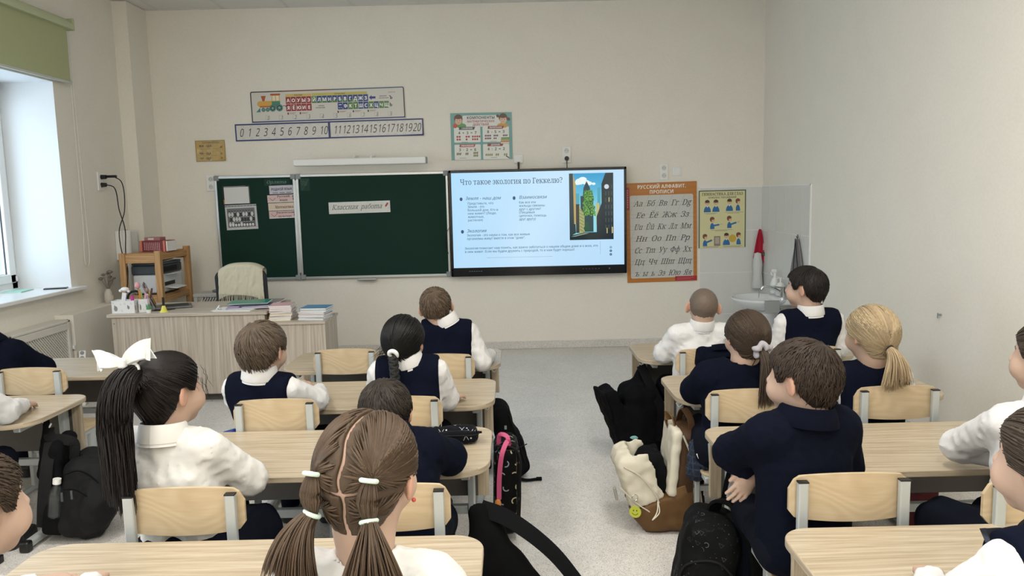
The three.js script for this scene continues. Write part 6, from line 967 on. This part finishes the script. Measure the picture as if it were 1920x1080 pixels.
// right row
child({ label: 'boy with close cropped hair in a white shirt beside the washbasin', seed: 110, q: 10, hip: [0.965, -3.98], sh: [0.99, 0.748, -3.98], sw: 0.128, head: [0.998, 0.893, -3.98], hs: 0.94, ears: 1, roll: -0.06, yaw: -0.1, outfit: 'shirt', hair: [0.165, 0.125, 0.098], lift: 0.003, style: 'buzz', n: 1500, len: 0.12, thick: 0.0014, puff: 0.001, collarY: 0.012,
  R: { elbow: [1.17, 0.64, -4.06], wrist: [1.06, 0.617, -4.25] }, L: { elbow: [0.802, 0.64, -4.04], wrist: [0.88, 0.617, -4.2] } });
child({ label: 'dark haired boy in a navy vest looking sideways before the washbasin', seed: 111, q: 11, hip: [1.49, -3.95], sh: [1.545, 0.805, -3.95], sw: 0.135, turn: 0.1, head: [1.522, 0.982, -3.96], hs: 1.0, yaw: 0.85, outfit: 'vest', ears: 0.3, hair: [0.017, 0.0135, 0.012], style: 'short', len: 0.6, n: 1000, lift: 0.014, collarY: 0.02, cell: 0.0085,
  R: { elbow: [1.71, 0.655, -3.98], wrist: [1.62, 0.617, -4.2] }, L: { elbow: [1.388, 0.655, -3.97], wrist: [1.46, 0.617, -4.2] } });
child({ label: 'girl in a navy jacket with a grey scrunchie on her low ponytail', girl: true, seed: 112, q: 12, hip: [0.93, -3.13], sh: [0.935, 0.722, -3.15], sw: 0.128, head: [0.972, 0.888, -3.16], hs: 1.0, yaw: 0.2, roll: -0.05, outfit: 'jacket', hair: [0.06, 0.041, 0.028], collar: false,
  R: { elbow: [1.11, 0.645, -3.24], wrist: [1.02, 0.62, -3.42] }, L: { elbow: [0.778, 0.645, -3.24], wrist: [0.9, 0.62, -3.42] },
  style: (A) => {
    const tie = [0.012, -0.034, 0.104]; A.comb(tie, 1300); A.tail([tie[0], tie[1], tie[2] + 0.006], [0.1, -0.5, 1], { n: 520, len: 0.235, r0: 0.013, spread: 0.6, fan: 0.06, grav: 0.6, thick: 0.0021, wave: 0.03, tip: 0.25 });
    const P = A.fromHead([tie[0], tie[1], tie[2] + 0.012]), f = (x, y, z) => { const px = x - P[0], py = y - P[1], pz = z - P[2], c = Math.cos(0.5), s = Math.sin(0.5), Y = py * c + pz * s, Z = -py * s + pz * c, a = Math.atan2(Y, px), r = Math.hypot(px, Y) - 0.024 - 0.004 * Math.sin(a * 5), h = Z + 0.006 * Math.sin(a * 4 + 1); return Math.hypot(r, h) - 0.0155 - 0.0015 * Math.sin(a * 7); };
    part('scrunchie', [nets(f, add3(P, [-0.06, -0.06, -0.06]), add3(P, [0.06, 0.06, 0.06]), 0.0035)], std('#a6a2a8', 0.95), A.t);
  } });
child({ label: 'girl with a blond ponytail in a navy vest over a white blouse', girl: true, seed: 113, q: 13, hip: [1.49, -3.13], sh: [1.487, 0.708, -3.13], sw: 0.118, head: [1.478, 0.893, -3.13], hs: 1.07, yaw: 0.3, outfit: 'vest', hair: [0.44, 0.335, 0.205], collar: false, lift: 0.012,
  R: { elbow: [1.65, 0.64, -3.2], wrist: [1.58, 0.617, -3.42] }, L: { elbow: [1.335, 0.645, -3.2], wrist: [1.37, 0.612, -3.36] },
  style: (A) => {
    const tie = [-0.014, -0.035, 0.104]; A.comb(tie, 1500); A.tail([tie[0], tie[1], tie[2] + 0.006], [0.0, -0.45, 1], { n: 700, len: 0.165, r0: 0.013, spread: 0.7, fan: 0.12, grav: 0.42, thick: 0.0019, wave: 0.02, tip: 0.3, pull: [-0.3, 0, 0] }); tieRing(A, [tie[0], tie[1], tie[2] + 0.012], [0, -0.5, 1], 0.0145, 0.0035, blackTie, 'hair_tie');
    for (let i = 0; i < 22; i++) { const pts = []; let p = A.fromHead([0.078, -0.02 - A.rand() * 0.02, 0.02 + A.rand() * 0.03]); for (let j = 0; j < 10; j++) { pts.push(p); p = add3(p, [0.003 - 0.001 * j + 0.003 * noise(i, j * 0.3, 2), -0.0065, 0.001]); } A.list.push({ pts, r: 0.0011, c: A.jitter(), tip: 0.3 }); }
  } });
child({ label: 'brown haired boy in a navy jacket with his elbow on the desk edge', seed: 114, q: 14, hip: [0.86, -2.21], sh: [0.867, 0.772, -2.24], sw: 0.135, turn: 0.3, turnHip: 0.0, legs: -0.1, head: [0.862, 0.93, -2.26], hs: 1.06, yaw: 0.72, ears: 0.2, fine: 0.0042, cell: 0.0075, outfit: 'jacket', hair: [0.038, 0.026, 0.019], style: 'short', n: 1500, len: 0.5, messy: 1.1, puff: 0.008, lift: 0.013, collarY: 0.012,
  R: { elbow: [1.03, 0.63, -2.33], wrist: [0.93, 0.617, -2.5] }, L: { elbow: [0.688, 0.672, -2.36], wrist: [0.745, 0.605, -2.335], f: [-0.62, -0.7, 0.25], n: [0.3, 0.2, 1], s: [-0.6, 0.6, 0], curl: 0.25 } });
child({ label: 'girl in a puffy white blouse leaning on her desk close to the right wall', girl: true, seed: 115, q: 15, hip: [1.5, -2.13], sh: [1.56, 0.8, -2.2], sw: 0.12, turn: 0.1, head: [1.572, 0.985, -2.22], hs: 1.0, yaw: 0.5, outfit: 'shirt', hair: [0.055, 0.04, 0.03], cell: 0.0085,
  R: { elbow: [1.74, 0.645, -2.28], wrist: [1.66, 0.617, -2.48] }, L: { elbow: [1.445, 0.655, -2.42], wrist: [1.53, 0.632, -2.36] },
  style: (A) => { const tie = [0, 0.03, 0.105]; A.comb(tie, 1100); A.tail([0, 0.03, 0.112], [0, 0, 1], { n: 220, len: 0.2, r0: 0.012, spread: 0.3, grav: 0.6 }); } });
child({ label: 'girl with a dark plaid bow collar over a navy vest and white blouse', girl: true, seed: 116, q: 16, hip: [1.035, -1.29], sh: [1.035, 0.79, -1.36], sw: 0.122, turn: 0.1, head: [1.022, 0.962, -1.42], hs: 1.02, yaw: 0.42, fine: 0.0038, cell: 0.0075, outfit: 'vest', hair: [0.062, 0.046, 0.035], collarY: 0.014,
  R: { elbow: [1.21, 0.65, -1.45], wrist: [1.12, 0.617, -1.66] }, L: { elbow: [0.84, 0.645, -1.44], wrist: [0.93, 0.617, -1.64] },
  style: (A) => {
    const tie = [0, 0.0, 0.108]; A.comb(tie, 1700); A.tail([0, 0.0, 0.114], [0, 0, 1], { n: 300, len: 0.2, r0: 0.014, spread: 0.3, grav: 0.6 });
    const B = [A.NB[0] - 0.07, A.NB[1] - 0.015, A.NB[2] - 0.055], plaid = std(0xffffff, 0.85, 0, { map: canvasTex(128, 128, (g) => { g.fillStyle = '#191c24'; g.fillRect(0, 0, 128, 128); g.strokeStyle = '#3c4350'; g.lineWidth = 2; for (let i = 0; i < 4; i++) { g.beginPath(); g.moveTo(i * 32 + 10, 0); g.lineTo(i * 32 + 10, 128); g.moveTo(0, i * 32 + 10); g.lineTo(128, i * 32 + 10); g.stroke(); } }) });
    for (const s of [-1, 1]) { const g = band([[B[0], B[1], B[2]], [B[0] + s * 0.03, B[1] + 0.008, B[2] - s * 0.012], [B[0] + s * 0.068, B[1] + 0.004, B[2] - s * 0.03]], 0.075, 0.012, [0.35, 0.5, 1], 12, (t) => 0.3 + 0.7 * t); part('collar_bow', [boxUV(g)], plaid, A.t); } part('collar_bow_knot', [box(0.024, 0.03, 0.022, B[0], B[1], B[2] + 0.004, 0.008)], plaid, A.t);
  } });
console.log('class');

// ---------------------------------------------------------------- bags and other loose things
const onFloor = (f, y0 = 0.002) => (x, y, z) => Math.max(f(x, y, z), y0 - y);
const lump = (f, a, fr, s) => (x, y, z) => f(x, y, z) + a * noise(x * fr + s, y * fr, z * fr - s);
const blk = cloth([0.006, 0.0062, 0.007]), blk3 = phy([0.0095, 0.01, 0.011], 0.75, 0, { specularIntensity: 0.35 }), grey = std('#3b3e42', 0.7), zip = std('#55585b', 0.35, 0.6);
const bagPart = (name, f, mn, mx, cell, mat, t, uv) => { let g = nets(f, mn, mx, cell); if (uv) g = boxUV(g); return part(name, [g], mat, t); };
{ // black backpack hanging beside the window-side desk
  const t = thing('backpack', 'black school backpack with a bottle, hanging beside the window-side desk', 'backpack', [-2.02, 0, -3.39]), R = [0.1, 0.35, -0.18];
  bagPart('body', onFloor(lump(uni([rbox([0.06, 0.19, 0.0], [0.1, 0.185, 0.14], 0.075, [0, 0.25, -0.2]), ell([0.13, 0.17, 0.06], [0.085, 0.14, 0.12], [0, 0.25, -0.2])], 0.05), 0.006, 12, 1)), [-0.2, -0.02, -0.25], [0.34, 0.5, 0.28], 0.011, blk3, t);
  bagPart('back_panel', lump(uni([rbox([-0.06, 0.26, 0], [0.03, 0.2, 0.12], 0.03, [0, 0.25, -0.12]), cone([-0.08, 0.3, 0.05], [-0.09, 0.53, 0.02], 0.05, 0.015)], 0.05), 0.006, 14, 2), [-0.2, 0, -0.2], [0.08, 0.6, 0.2], 0.011, blk, t);
  part('grab_loop', band([[-0.075, 0.5, 0.03], [-0.06, 0.47, 0.06], [0.0, 0.46, 0.06], [0.04, 0.44, 0.05], [0.03, 0.36, 0.04]], 0.045, 0.006, [0, 0.2, 1], 24), blk3, t);
  part('shoulder_strap', band([[-0.05, 0.45, 0.07], [-0.045, 0.36, 0.12], [-0.06, 0.22, 0.14], [-0.09, 0.08, 0.12]], 0.05, 0.012, [0.2, 0, 1], 24), blk3, t);
  part('front_zip', tube([[0.045, 0.33, 0.16], [0.11, 0.345, 0.15], [0.17, 0.29, 0.13], [0.195, 0.2, 0.11]], 0.0035, 24, 5), blk, t); part('pocket_zip', tube([[0.05, 0.27, 0.175], [0.1, 0.27, 0.178], [0.15, 0.23, 0.165]], 0.003, 20, 5), blk, t);
  for (const p of [[0.045, 0.24, 0.182], [0.09, 0.25, 0.186]]) part('zip_pull', box(0.01, 0.04, 0.006, ...p, 0.002), zip, t);
  bagPart('side_pocket', rbox([-0.035, 0.13, 0.11], [0.05, 0.09, 0.03], 0.025, [0, 0.2, -0.15]), [-0.13, 0, 0.04], [0.07, 0.27, 0.18], 0.01, blk, t);
  const b = thing('water_bottle', 'clear plastic bottle with a white cap in the backpack side pocket', 'bottle', [-2.05, 0.13, -3.265]); b.rotation.z = -0.15;
  part('bottle', lathe([[0, 0], [0.028, 0], [0.03, 0.01], [0.03, 0.1], [0.022, 0.13], [0.013, 0.145], [0.013, 0.155], [0, 0.155]], 18), phy('#d3dcdd', 0.04, 0, { transmission: 0.95, thickness: 0.0 }), b); part('cap', cyl(0.017, 0.017, 0.022, 0, 0.163, 0, 18), M.white, b);
}
{ // plain black bag in the aisle
  const t = thing('backpack', 'plain black bag with faceted side panels standing in the aisle', 'backpack', [-0.05, 0, -4.02]);
  bagPart('body', onFloor(lump(uni([rbox([0, 0.2, 0], [0.055, 0.2, 0.14], 0.05, [0, 0.1, 0.22]), rbox([0.05, 0.13, 0.02], [0.05, 0.1, 0.11], 0.03, [0, 0.1, 0.22])], 0.04), 0.005, 10, 3)), [-0.2, -0.02, -0.22], [0.24, 0.5, 0.22], 0.011, blk, t);
  part('panel_seam', [tube([[0.02, 0.36, 0.13], [0.06, 0.25, 0.14], [0.1, 0.1, 0.13]], 0.003, 16, 5), tube([[-0.02, 0.2, 0.15], [0.05, 0.19, 0.15], [0.11, 0.2, 0.12]], 0.003, 16, 5)], blk3, t);
  part('tag', box(0.012, 0.02, 0.004, 0.0, 0.3, 0.147, 0.001), M.greyPl, t);
  part('strap_end', [band([[0.02, 0.02, 0.1], [0.1, 0.012, 0.14], [0.16, 0.008, 0.12]], 0.022, 0.004, [0, 1, 0.2], 14), box(0.03, 0.012, 0.026, 0.17, 0.01, 0.12, 0.003)], blk, t);
}
{ // black and pink satchel with squiggles
  const pr = rep(canvasTex(256, 256, (g) => { g.fillStyle = '#08080a'; g.fillRect(0, 0, 256, 256); g.lineWidth = 6; const cs = ['#c9c2b2', '#8f98a2', '#bdb58d', '#6f7b88']; for (let i = 0; i < 16; i++) { const x = 24 + (i % 4) * 62 + (i >> 2) % 2 * 20, y = 26 + (i >> 2) * 62; g.strokeStyle = cs[i % 4]; g.beginPath(); g.arc(x, y, 15, 0.2 + i, 3.2 + i); g.stroke(); } }), 0.22, 0.22); pr.wrapS = pr.wrapT = THREE.RepeatWrapping;
  const t = thing('satchel', 'black satchel with pale squiggle print and pink straps beside a desk', 'satchel', [-0.045, 0, -3.28]);
  bagPart('body', onFloor(rbox([0, 0.235, 0], [0.055, 0.2, 0.13], 0.045, [0, 0.05, -0.03])), [-0.12, 0, -0.2], [0.12, 0.5, 0.2], 0.011, phy(0xffffff, 0.8, 0, { map: pr, specularIntensity: 0.3 }), t, true);
  for (const [dx, dz] of [[0.0, 0.14]]) part('strap', band([[dx + 0.02, 0.43, dz - 0.06], [dx + 0.01, 0.46, dz - 0.02], [dx - 0.012, 0.42, dz + 0.012], [dx - 0.026, 0.32, dz + 0.016], [dx - 0.03, 0.22, dz + 0.012]], 0.02, 0.009, [0, 0.3, 1], 24), M.pink, t); part('grab_loop', band([[-0.03, 0.42, 0.06], [-0.02, 0.475, 0.07], [0.01, 0.47, 0.09], [0.015, 0.42, 0.1]], 0.018, 0.008, [0.3, 0.3, 1], 16), M.pink, t);
  part('trim', tube([[-0.045, 0.44, 0.11], [0.05, 0.42, 0.12], [0.06, 0.25, 0.135], [0.05, 0.06, 0.13]], 0.005, 24, 6), blk3, t);
  part('charm', [ball(0.014, -0.035, 0.2, 0.155, 1, 1.5, 0.6, 10)], std('#c7803c', 0.5), t);
}
{ // big black bag with a long strap
  const t = thing('sports_bag', 'large black bag with a long looping strap hanging into the aisle', 'bag', [-0.02, 0, -2.32]);
  bagPart('body', onFloor(lump(uni([cone([-0.095, 0.50, 0], [-0.02, 0.14, 0.02], 0.035, 0.13), cone([-0.06, 0.42, 0.02], [0.16, 0.1, 0.06], 0.03, 0.09), cone([-0.14, 0.36, 0.02], [-0.15, 0.1, 0.04], 0.05, 0.1)], 0.07), 0.008, 9, 4)), [-0.32, -0.02, -0.2], [0.28, 0.6, 0.28], 0.012, M.black2, t);
  part('shoulder_strap', band([[-0.095, 0.52, 0.0], [-0.03, 0.505, 0.02], [0.05, 0.465, 0.05], [0.13, 0.4, 0.07], [0.19, 0.33, 0.09], [0.245, 0.25, 0.1], [0.24, 0.15, 0.1], [0.17, 0.14, 0.09]], 0.048, 0.007, [0.2, 0.6, 1], 46, (t) => 1.15 - 0.5 * t), blk, t);
  part('strap_pad', box(0.09, 0.03, 0.06, 0.155, 0.215, 0.1, 0.012, 0, -0.3), blk, t);
}
{ // black bag at the first desk of the right row
  const t = thing('backpack', 'open black bag hanging from the desk beside the close cropped boy', 'backpack', [0.68, 0, -4.24]);
  bagPart('body', onFloor(lump(uni([rbox([0.03, 0.23, 0], [0.105, 0.21, 0.12], 0.07, [0, 0.2, 0.06]), rbox([-0.11, 0.23, 0.02], [0.045, 0.19, 0.1], 0.03, [0, 0.2, 0.32]), cone([0.02, 0.4, 0], [0.035, 0.52, 0], 0.05, 0.012)], 0.03), 0.006, 11, 5)), [-0.32, -0.02, -0.22], [0.26, 0.62, 0.22], 0.011, M.blackCloth, t);
  bagPart('flap', lump(rbox([-0.185, 0.33, 0.05], [0.012, 0.085, 0.09], 0.01, [0, 0.2, 0.3]), 0.004, 14, 6), [-0.3, 0.2, -0.1], [-0.1, 0.46, 0.2], 0.009, blk, t);
  part('strap', band([[0.035, 0.53, 0.01], [0.08, 0.42, 0.09], [0.13, 0.3, 0.11], [0.12, 0.12, 0.1]], 0.05, 0.012, [0, 0, 1], 20), blk, t);
  part('tissue_pack', [box(0.03, 0.06, 0.05, -0.095, 0.315, 0.02, 0.006, 0.3, 0.5)], std('#c43b48', 0.5), t); part('patch', [ball(0.022, -0.02, 0.15, 0.122, 1.2, 0.5, 0.3, 12)], std('#7fb7b6', 0.5), t);
}
{ // cream and brown backpack
  const t = thing('backpack', 'open cream and brown backpack with a yellow smiley badge standing in the aisle', 'backpack', [0.64, 0, -3.35]);
  const shell = rbox([-0.08, 0.205, 0], [0.085, 0.165, 0.125], 0.05, [0, 0, 0.34]), inner = rbox([-0.045, 0.29, 0], [0.065, 0.16, 0.105], 0.03, [0, 0, 0.3]), low = (x, y, z) => y - (0.155 + (x + 0.02) * 0.42);
  bagPart('front_shell', onFloor(lump((x, y, z) => Math.max(smax(shell(x, y, z), -inner(x, y, z), 0.008), -low(x, y, z)), 0.005, 17, 16)), [-0.28, 0, -0.16], [0.1, 0.45, 0.16], 0.0075, M.cream, t);
  const base = uni([rbox([0.035, 0.105, 0], [0.135, 0.105, 0.135], 0.06, [0, 0, 0.05]), shell], 0.02); bagPart('base', onFloor(lump((x, y, z) => Math.max(base(x, y, z) - 0.003, low(x, y, z) * 0.8), 0.005, 13, 7)), [-0.26, -0.01, -0.17], [0.22, 0.3, 0.17], 0.009, M.brown, t);
  bagPart('back', onFloor(lump(rbox([0.105, 0.255, 0], [0.055, 0.215, 0.125], 0.045, [0, 0, -0.06]), 0.004, 12, 8)), [-0.02, 0, -0.16], [0.24, 0.52, 0.16], 0.009, M.brownD, t);
  bagPart('back_edge', lump(rbox([0.052, 0.32, 0.02], [0.02, 0.15, 0.118], 0.016, [0, 0, -0.1]), 0.003, 15, 9), [-0.03, 0.12, -0.14], [0.14, 0.52, 0.17], 0.008, M.cream, t);
  bagPart('lining', lump(rbox([-0.02, 0.24, -0.01], [0.055, 0.1, 0.098], 0.03, [0, 0, 0.25]), 0.007, 18, 10), [-0.13, 0.1, -0.13], [0.1, 0.4, 0.13], 0.009, blk, t);
  part('handle', band([[0.05, 0.45, -0.02], [0.035, 0.5, 0.0], [0.06, 0.5, 0.03], [0.075, 0.44, 0.04]], 0.04, 0.006, [1, 0.2, 0.3], 18), M.brown, t);
  part('hanging_strap', band([[0.1, 0.47, -0.03], [0.11, 0.54, 0.03], [0.13, 0.5, 0.08], [0.13, 0.42, 0.1]], 0.03, 0.005, [0.3, 0, 1], 18), M.brownD, t);
  part('piping', tube([[0.085, 0.45, 0.135], [0.12, 0.36, 0.14], [0.155, 0.22, 0.135], [0.175, 0.08, 0.13]], 0.005, 24, 6), std('#b9b4a6', 0.6), t);
  part('zip_line', [tube([[-0.17, 0.31, 0.12], [-0.1, 0.27, 0.132], [-0.03, 0.18, 0.137], [-0.02, 0.15, 0.138]], 0.004, 24, 6), tube([[-0.19, 0.22, 0.115], [-0.12, 0.15, 0.13], [-0.06, 0.11, 0.138]], 0.003, 20, 6)], std('#c9c2b0', 0.5), t);
  part('draw_cord', [tube([[-0.025, 0.16, 0.14], [-0.03, 0.11, 0.145], [-0.05, 0.075, 0.145]], 0.003, 12, 5), tube([[-0.025, 0.16, 0.14], [-0.02, 0.11, 0.147], [-0.045, 0.08, 0.147]], 0.003, 12, 5)], std('#e3dccb', 0.8), t);
  part('key_ring', T(new THREE.TorusGeometry(0.014, 0.002, 6, 18), -0.125, 0.175, 0.135, 0, 0.3), M.chrome, t);
  part('zip_tag', box(0.014, 0.06, 0.02, -0.2, 0.17, 0.07, 0.005, 0, 0.2), std('#9a978c', 0.6), t);
  part('pocket_patch', box(0.06, 0.05, 0.006, 0.075, 0.19, 0.126, 0.002, 0, 0.3), std('#7a5a34', 0.6), t);
  const b = thing('smiley_badge', 'round yellow green smiley badge pinned to the cream backpack', 'badge', [0.515, 0.115, -3.205]); b.rotation.y = -0.25;
  const g = new THREE.CylinderGeometry(0.026, 0.026, 0.005, 28); g.rotateX(Math.PI / 2); const tex = canvasTex(128, 128, (c) => { c.fillStyle = '#b9c03c'; c.fillRect(0, 0, 128, 128); c.fillStyle = '#2c2d18'; c.beginPath(); c.ellipse(46, 46, 6, 10, 0, 0, 7); c.ellipse(82, 46, 6, 10, 0, 0, 7); c.fill(); c.strokeStyle = '#2c2d18'; c.lineWidth = 6; c.beginPath(); c.arc(64, 62, 34, 0.35, 2.8); c.stroke(); });
  const face = new THREE.CircleGeometry(0.025, 28).translate(0, 0, 0.0032); part('disc', [g], std('#b9c03c', 0.4), b); part('print', [face], std(0xffffff, 0.4, 0, { map: tex }), b);
}
{ // black patterned backpack
  const pr = rep(canvasTex(512, 512, (g) => { g.fillStyle = '#090a0b'; g.fillRect(0, 0, 512, 512); const r = rng(31); for (let i = 0; i < 90; i++) { const x = r() * 512, y = r() * 512; g.strokeStyle = g.fillStyle = ['#5d6062', '#8b8e90', '#3b3e40'][i % 3]; g.lineWidth = 2; if (i % 5 === 0) { g.beginPath(); g.arc(x, y, 9 + r() * 10, r() * 6, r() * 6 + 3.5); g.stroke(); } else if (i % 5 === 1) { g.beginPath(); g.moveTo(x, y); g.lineTo(x + 26, y + 9); g.lineTo(x + 9, y + 24); g.closePath(); g.stroke(); } else g.fillRect(x, y, 3 + r() * 4, 3); } }), 0.3, 0.3); pr.wrapS = pr.wrapT = THREE.RepeatWrapping; const pm = phy(0xffffff, 0.8, 0, { map: pr, specularIntensity: 0.3 });
  const t = thing('backpack', 'black backpack with fine grey doodle print beside the boy in the jacket', 'backpack', [0.655, 0, -2.56]);
  bagPart('body', onFloor(lump(uni([rbox([0.0, 0.2, 0], [0.1, 0.19, 0.13], 0.075, [0, -0.2, -0.2]), rbox([-0.03, 0.14, 0.1], [0.075, 0.13, 0.05], 0.04, [0, -0.25, -0.1])], 0.04), 0.006, 10, 11)), [-0.24, -0.02, -0.22], [0.26, 0.5, 0.26], 0.011, pm, t, true);
  part('grab_handle', band([[0.03, 0.38, -0.02], [0.05, 0.43, 0.0], [0.09, 0.42, 0.03], [0.1, 0.37, 0.04]], 0.045, 0.012, [0.2, 1, 0], 20), pm, t);
  part('strap', band([[0.08, 0.4, 0.03], [0.13, 0.34, 0.08], [0.15, 0.22, 0.11], [0.13, 0.08, 0.1]], 0.05, 0.014, [0.6, 0, 1], 22), pm, t);
  part('zip_line', tube([[-0.11, 0.1, 0.1], [-0.1, 0.25, 0.12], [0.0, 0.28, 0.155], [0.06, 0.22, 0.15]], 0.004, 24, 5), blk3, t); part('zip_pull', box(0.008, 0.035, 0.006, 0.06, 0.19, 0.16, 0.002), zip, t); part('hanger', band([[0.06, 0.42, 0.0], [0.075, 0.5, 0.0], [0.085, 0.54, 0.0]], 0.016, 0.004, [0, 0, 1], 10), blk, t);
}
{
  const pc = rep(canvasTex(256, 128, (g) => { g.fillStyle = '#0b0c12'; g.fillRect(0, 0, 256, 128); g.strokeStyle = '#a9adb3'; g.fillStyle = '#c9ccd0'; g.lineWidth = 3; for (const [x, y] of [[40, 30], [110, 84], [190, 30], [228, 92], [70, 104]]) { g.beginPath(); g.moveTo(x - 12, y + 10); g.lineTo(x, y - 14); g.lineTo(x + 13, y + 8); g.stroke(); g.beginPath(); g.arc(x + 24, y, 4, 0, 7); g.fill(); } }), 0.2, 0.1); pc.wrapS = pc.wrapT = THREE.RepeatWrapping; const pm = phy(0xffffff, 0.8, 0, { map: pc, specularIntensity: 0.3 });
  const t = thing('pencil_case', 'dark navy pencil case with small white drawings lying on a desk', 'pencil case', [-0.255, DY, -2.79], 0.1);
  bagPart('body', lump(rbox([0, 0.032, 0], [0.115, 0.03, 0.042], 0.025), 0.003, 16, 12), [-0.14, -0.01, -0.07], [0.14, 0.08, 0.07], 0.006, pm, t, true);
  part('zip', [tube([[-0.11, 0.04, 0.043], [0, 0.042, 0.046], [0.11, 0.04, 0.04], [0.118, 0.04, 0.0]], 0.003, 24, 5)], blk3, t); part('tab', box(0.02, 0.006, 0.014, 0.12, 0.036, 0, 0.002), blk, t);
}
{ // jacket over a chair back
  const t = thing('hung_jacket', 'navy jacket hung over the chair of the close cropped boy', 'jacket', [1.045, 0, -3.815]);
  bagPart('cloth', lump(uni([rbox([0, 0.66, 0.0], [0.125, 0.055, 0.035], 0.03), rbox([0, 0.5, 0.028], [0.12, 0.17, 0.014], 0.012), rbox([0, 0.55, -0.045], [0.11, 0.12, 0.012], 0.01)], 0.03), 0.004, 14, 13), [-0.18, 0.28, -0.1], [0.18, 0.76, 0.1], 0.009, M.navy, t);
  part('collar', band([[-0.05, 0.715, 0.03], [0, 0.722, 0.04], [0.05, 0.715, 0.03]], 0.03, 0.006, [0, 0.3, 1], 12), M.navy, t);
  const p = thing('plaid_cloth', 'dark blue plaid cloth hanging over the seat of the scrunchie girl', 'cloth', [0.765, 0, -3.14]); const px = rep(canvasTex(128, 128, (g) => { g.fillStyle = '#161d2b'; g.fillRect(0, 0, 128, 128); g.strokeStyle = '#2c3a52'; g.lineWidth = 5; for (let i = 0; i < 4; i++) { g.beginPath(); g.moveTo(i * 32 + 16, 0); g.lineTo(i * 32 + 16, 128); g.moveTo(0, i * 32 + 16); g.lineTo(128, i * 32 + 16); g.stroke(); } }), 0.1, 0.1); px.wrapS = px.wrapT = THREE.RepeatWrapping;
  bagPart('cloth', lump(uni([cone([0.01, 0.42, -0.02], [0, 0.32, 0], 0.035, 0.045), cone([0.05, 0.38, 0.0], [0.03, 0.36, 0.05], 0.02, 0.02)], 0.03), 0.006, 30, 14), [-0.08, 0.25, -0.1], [0.12, 0.48, 0.12], 0.006, std(0xffffff, 0.9, 0, { map: px }), p, true); part('tag', band([[-0.01, 0.41, 0.045], [0.0, 0.39, 0.05], [0.012, 0.385, 0.05]], 0.006, 0.002, [0, 0, 1], 8), M.white, p);
  const r = thing('red_pouch', 'dark red pouch with pale print under the desk near the right wall', 'pouch', [1.655, 0, -3.0]); bagPart('body', onFloor(rbox([0, 0.16, 0], [0.05, 0.15, 0.04], 0.02)), [-0.09, 0, -0.08], [0.09, 0.34, 0.08], 0.009, std('#5d1620', 0.7), r); part('print', box(0.02, 0.07, 0.002, 0, 0.2, 0.041), std('#b79a9a', 0.7), r);
  const q = thing('blue_bag', 'small blue and black bag beside the chair with wavy grain', 'bag', [-1.2, 0, -3.1]); bagPart('body', onFloor(lump(rbox([0, 0.25, 0], [0.05, 0.25, 0.09], 0.035), 0.005, 12, 15)), [-0.1, 0, -0.14], [0.1, 0.54, 0.14], 0.01, blk, q); part('top_band', box(0.07, 0.05, 0.14, 0, 0.515, 0, 0.015, 0.1, 0.25), std('#1f3d86', 0.7), q);
}
solo('wall_hook', 'tiny grey peg added for a mark on the bare right wall', 'hook', [cyl(0.006, 0.006, 0.02, XR - 0.01, 0.773, -4.28, 10, 0, 0, Math.PI / 2), box(0.006, 0.03, 0.008, XR - 0.02, 0.768, -4.28, 0.002)], M.greyPl);  // small shape added for what is only a grey mark on the wall
console.log('bags');
renderer.render(scene, camera);
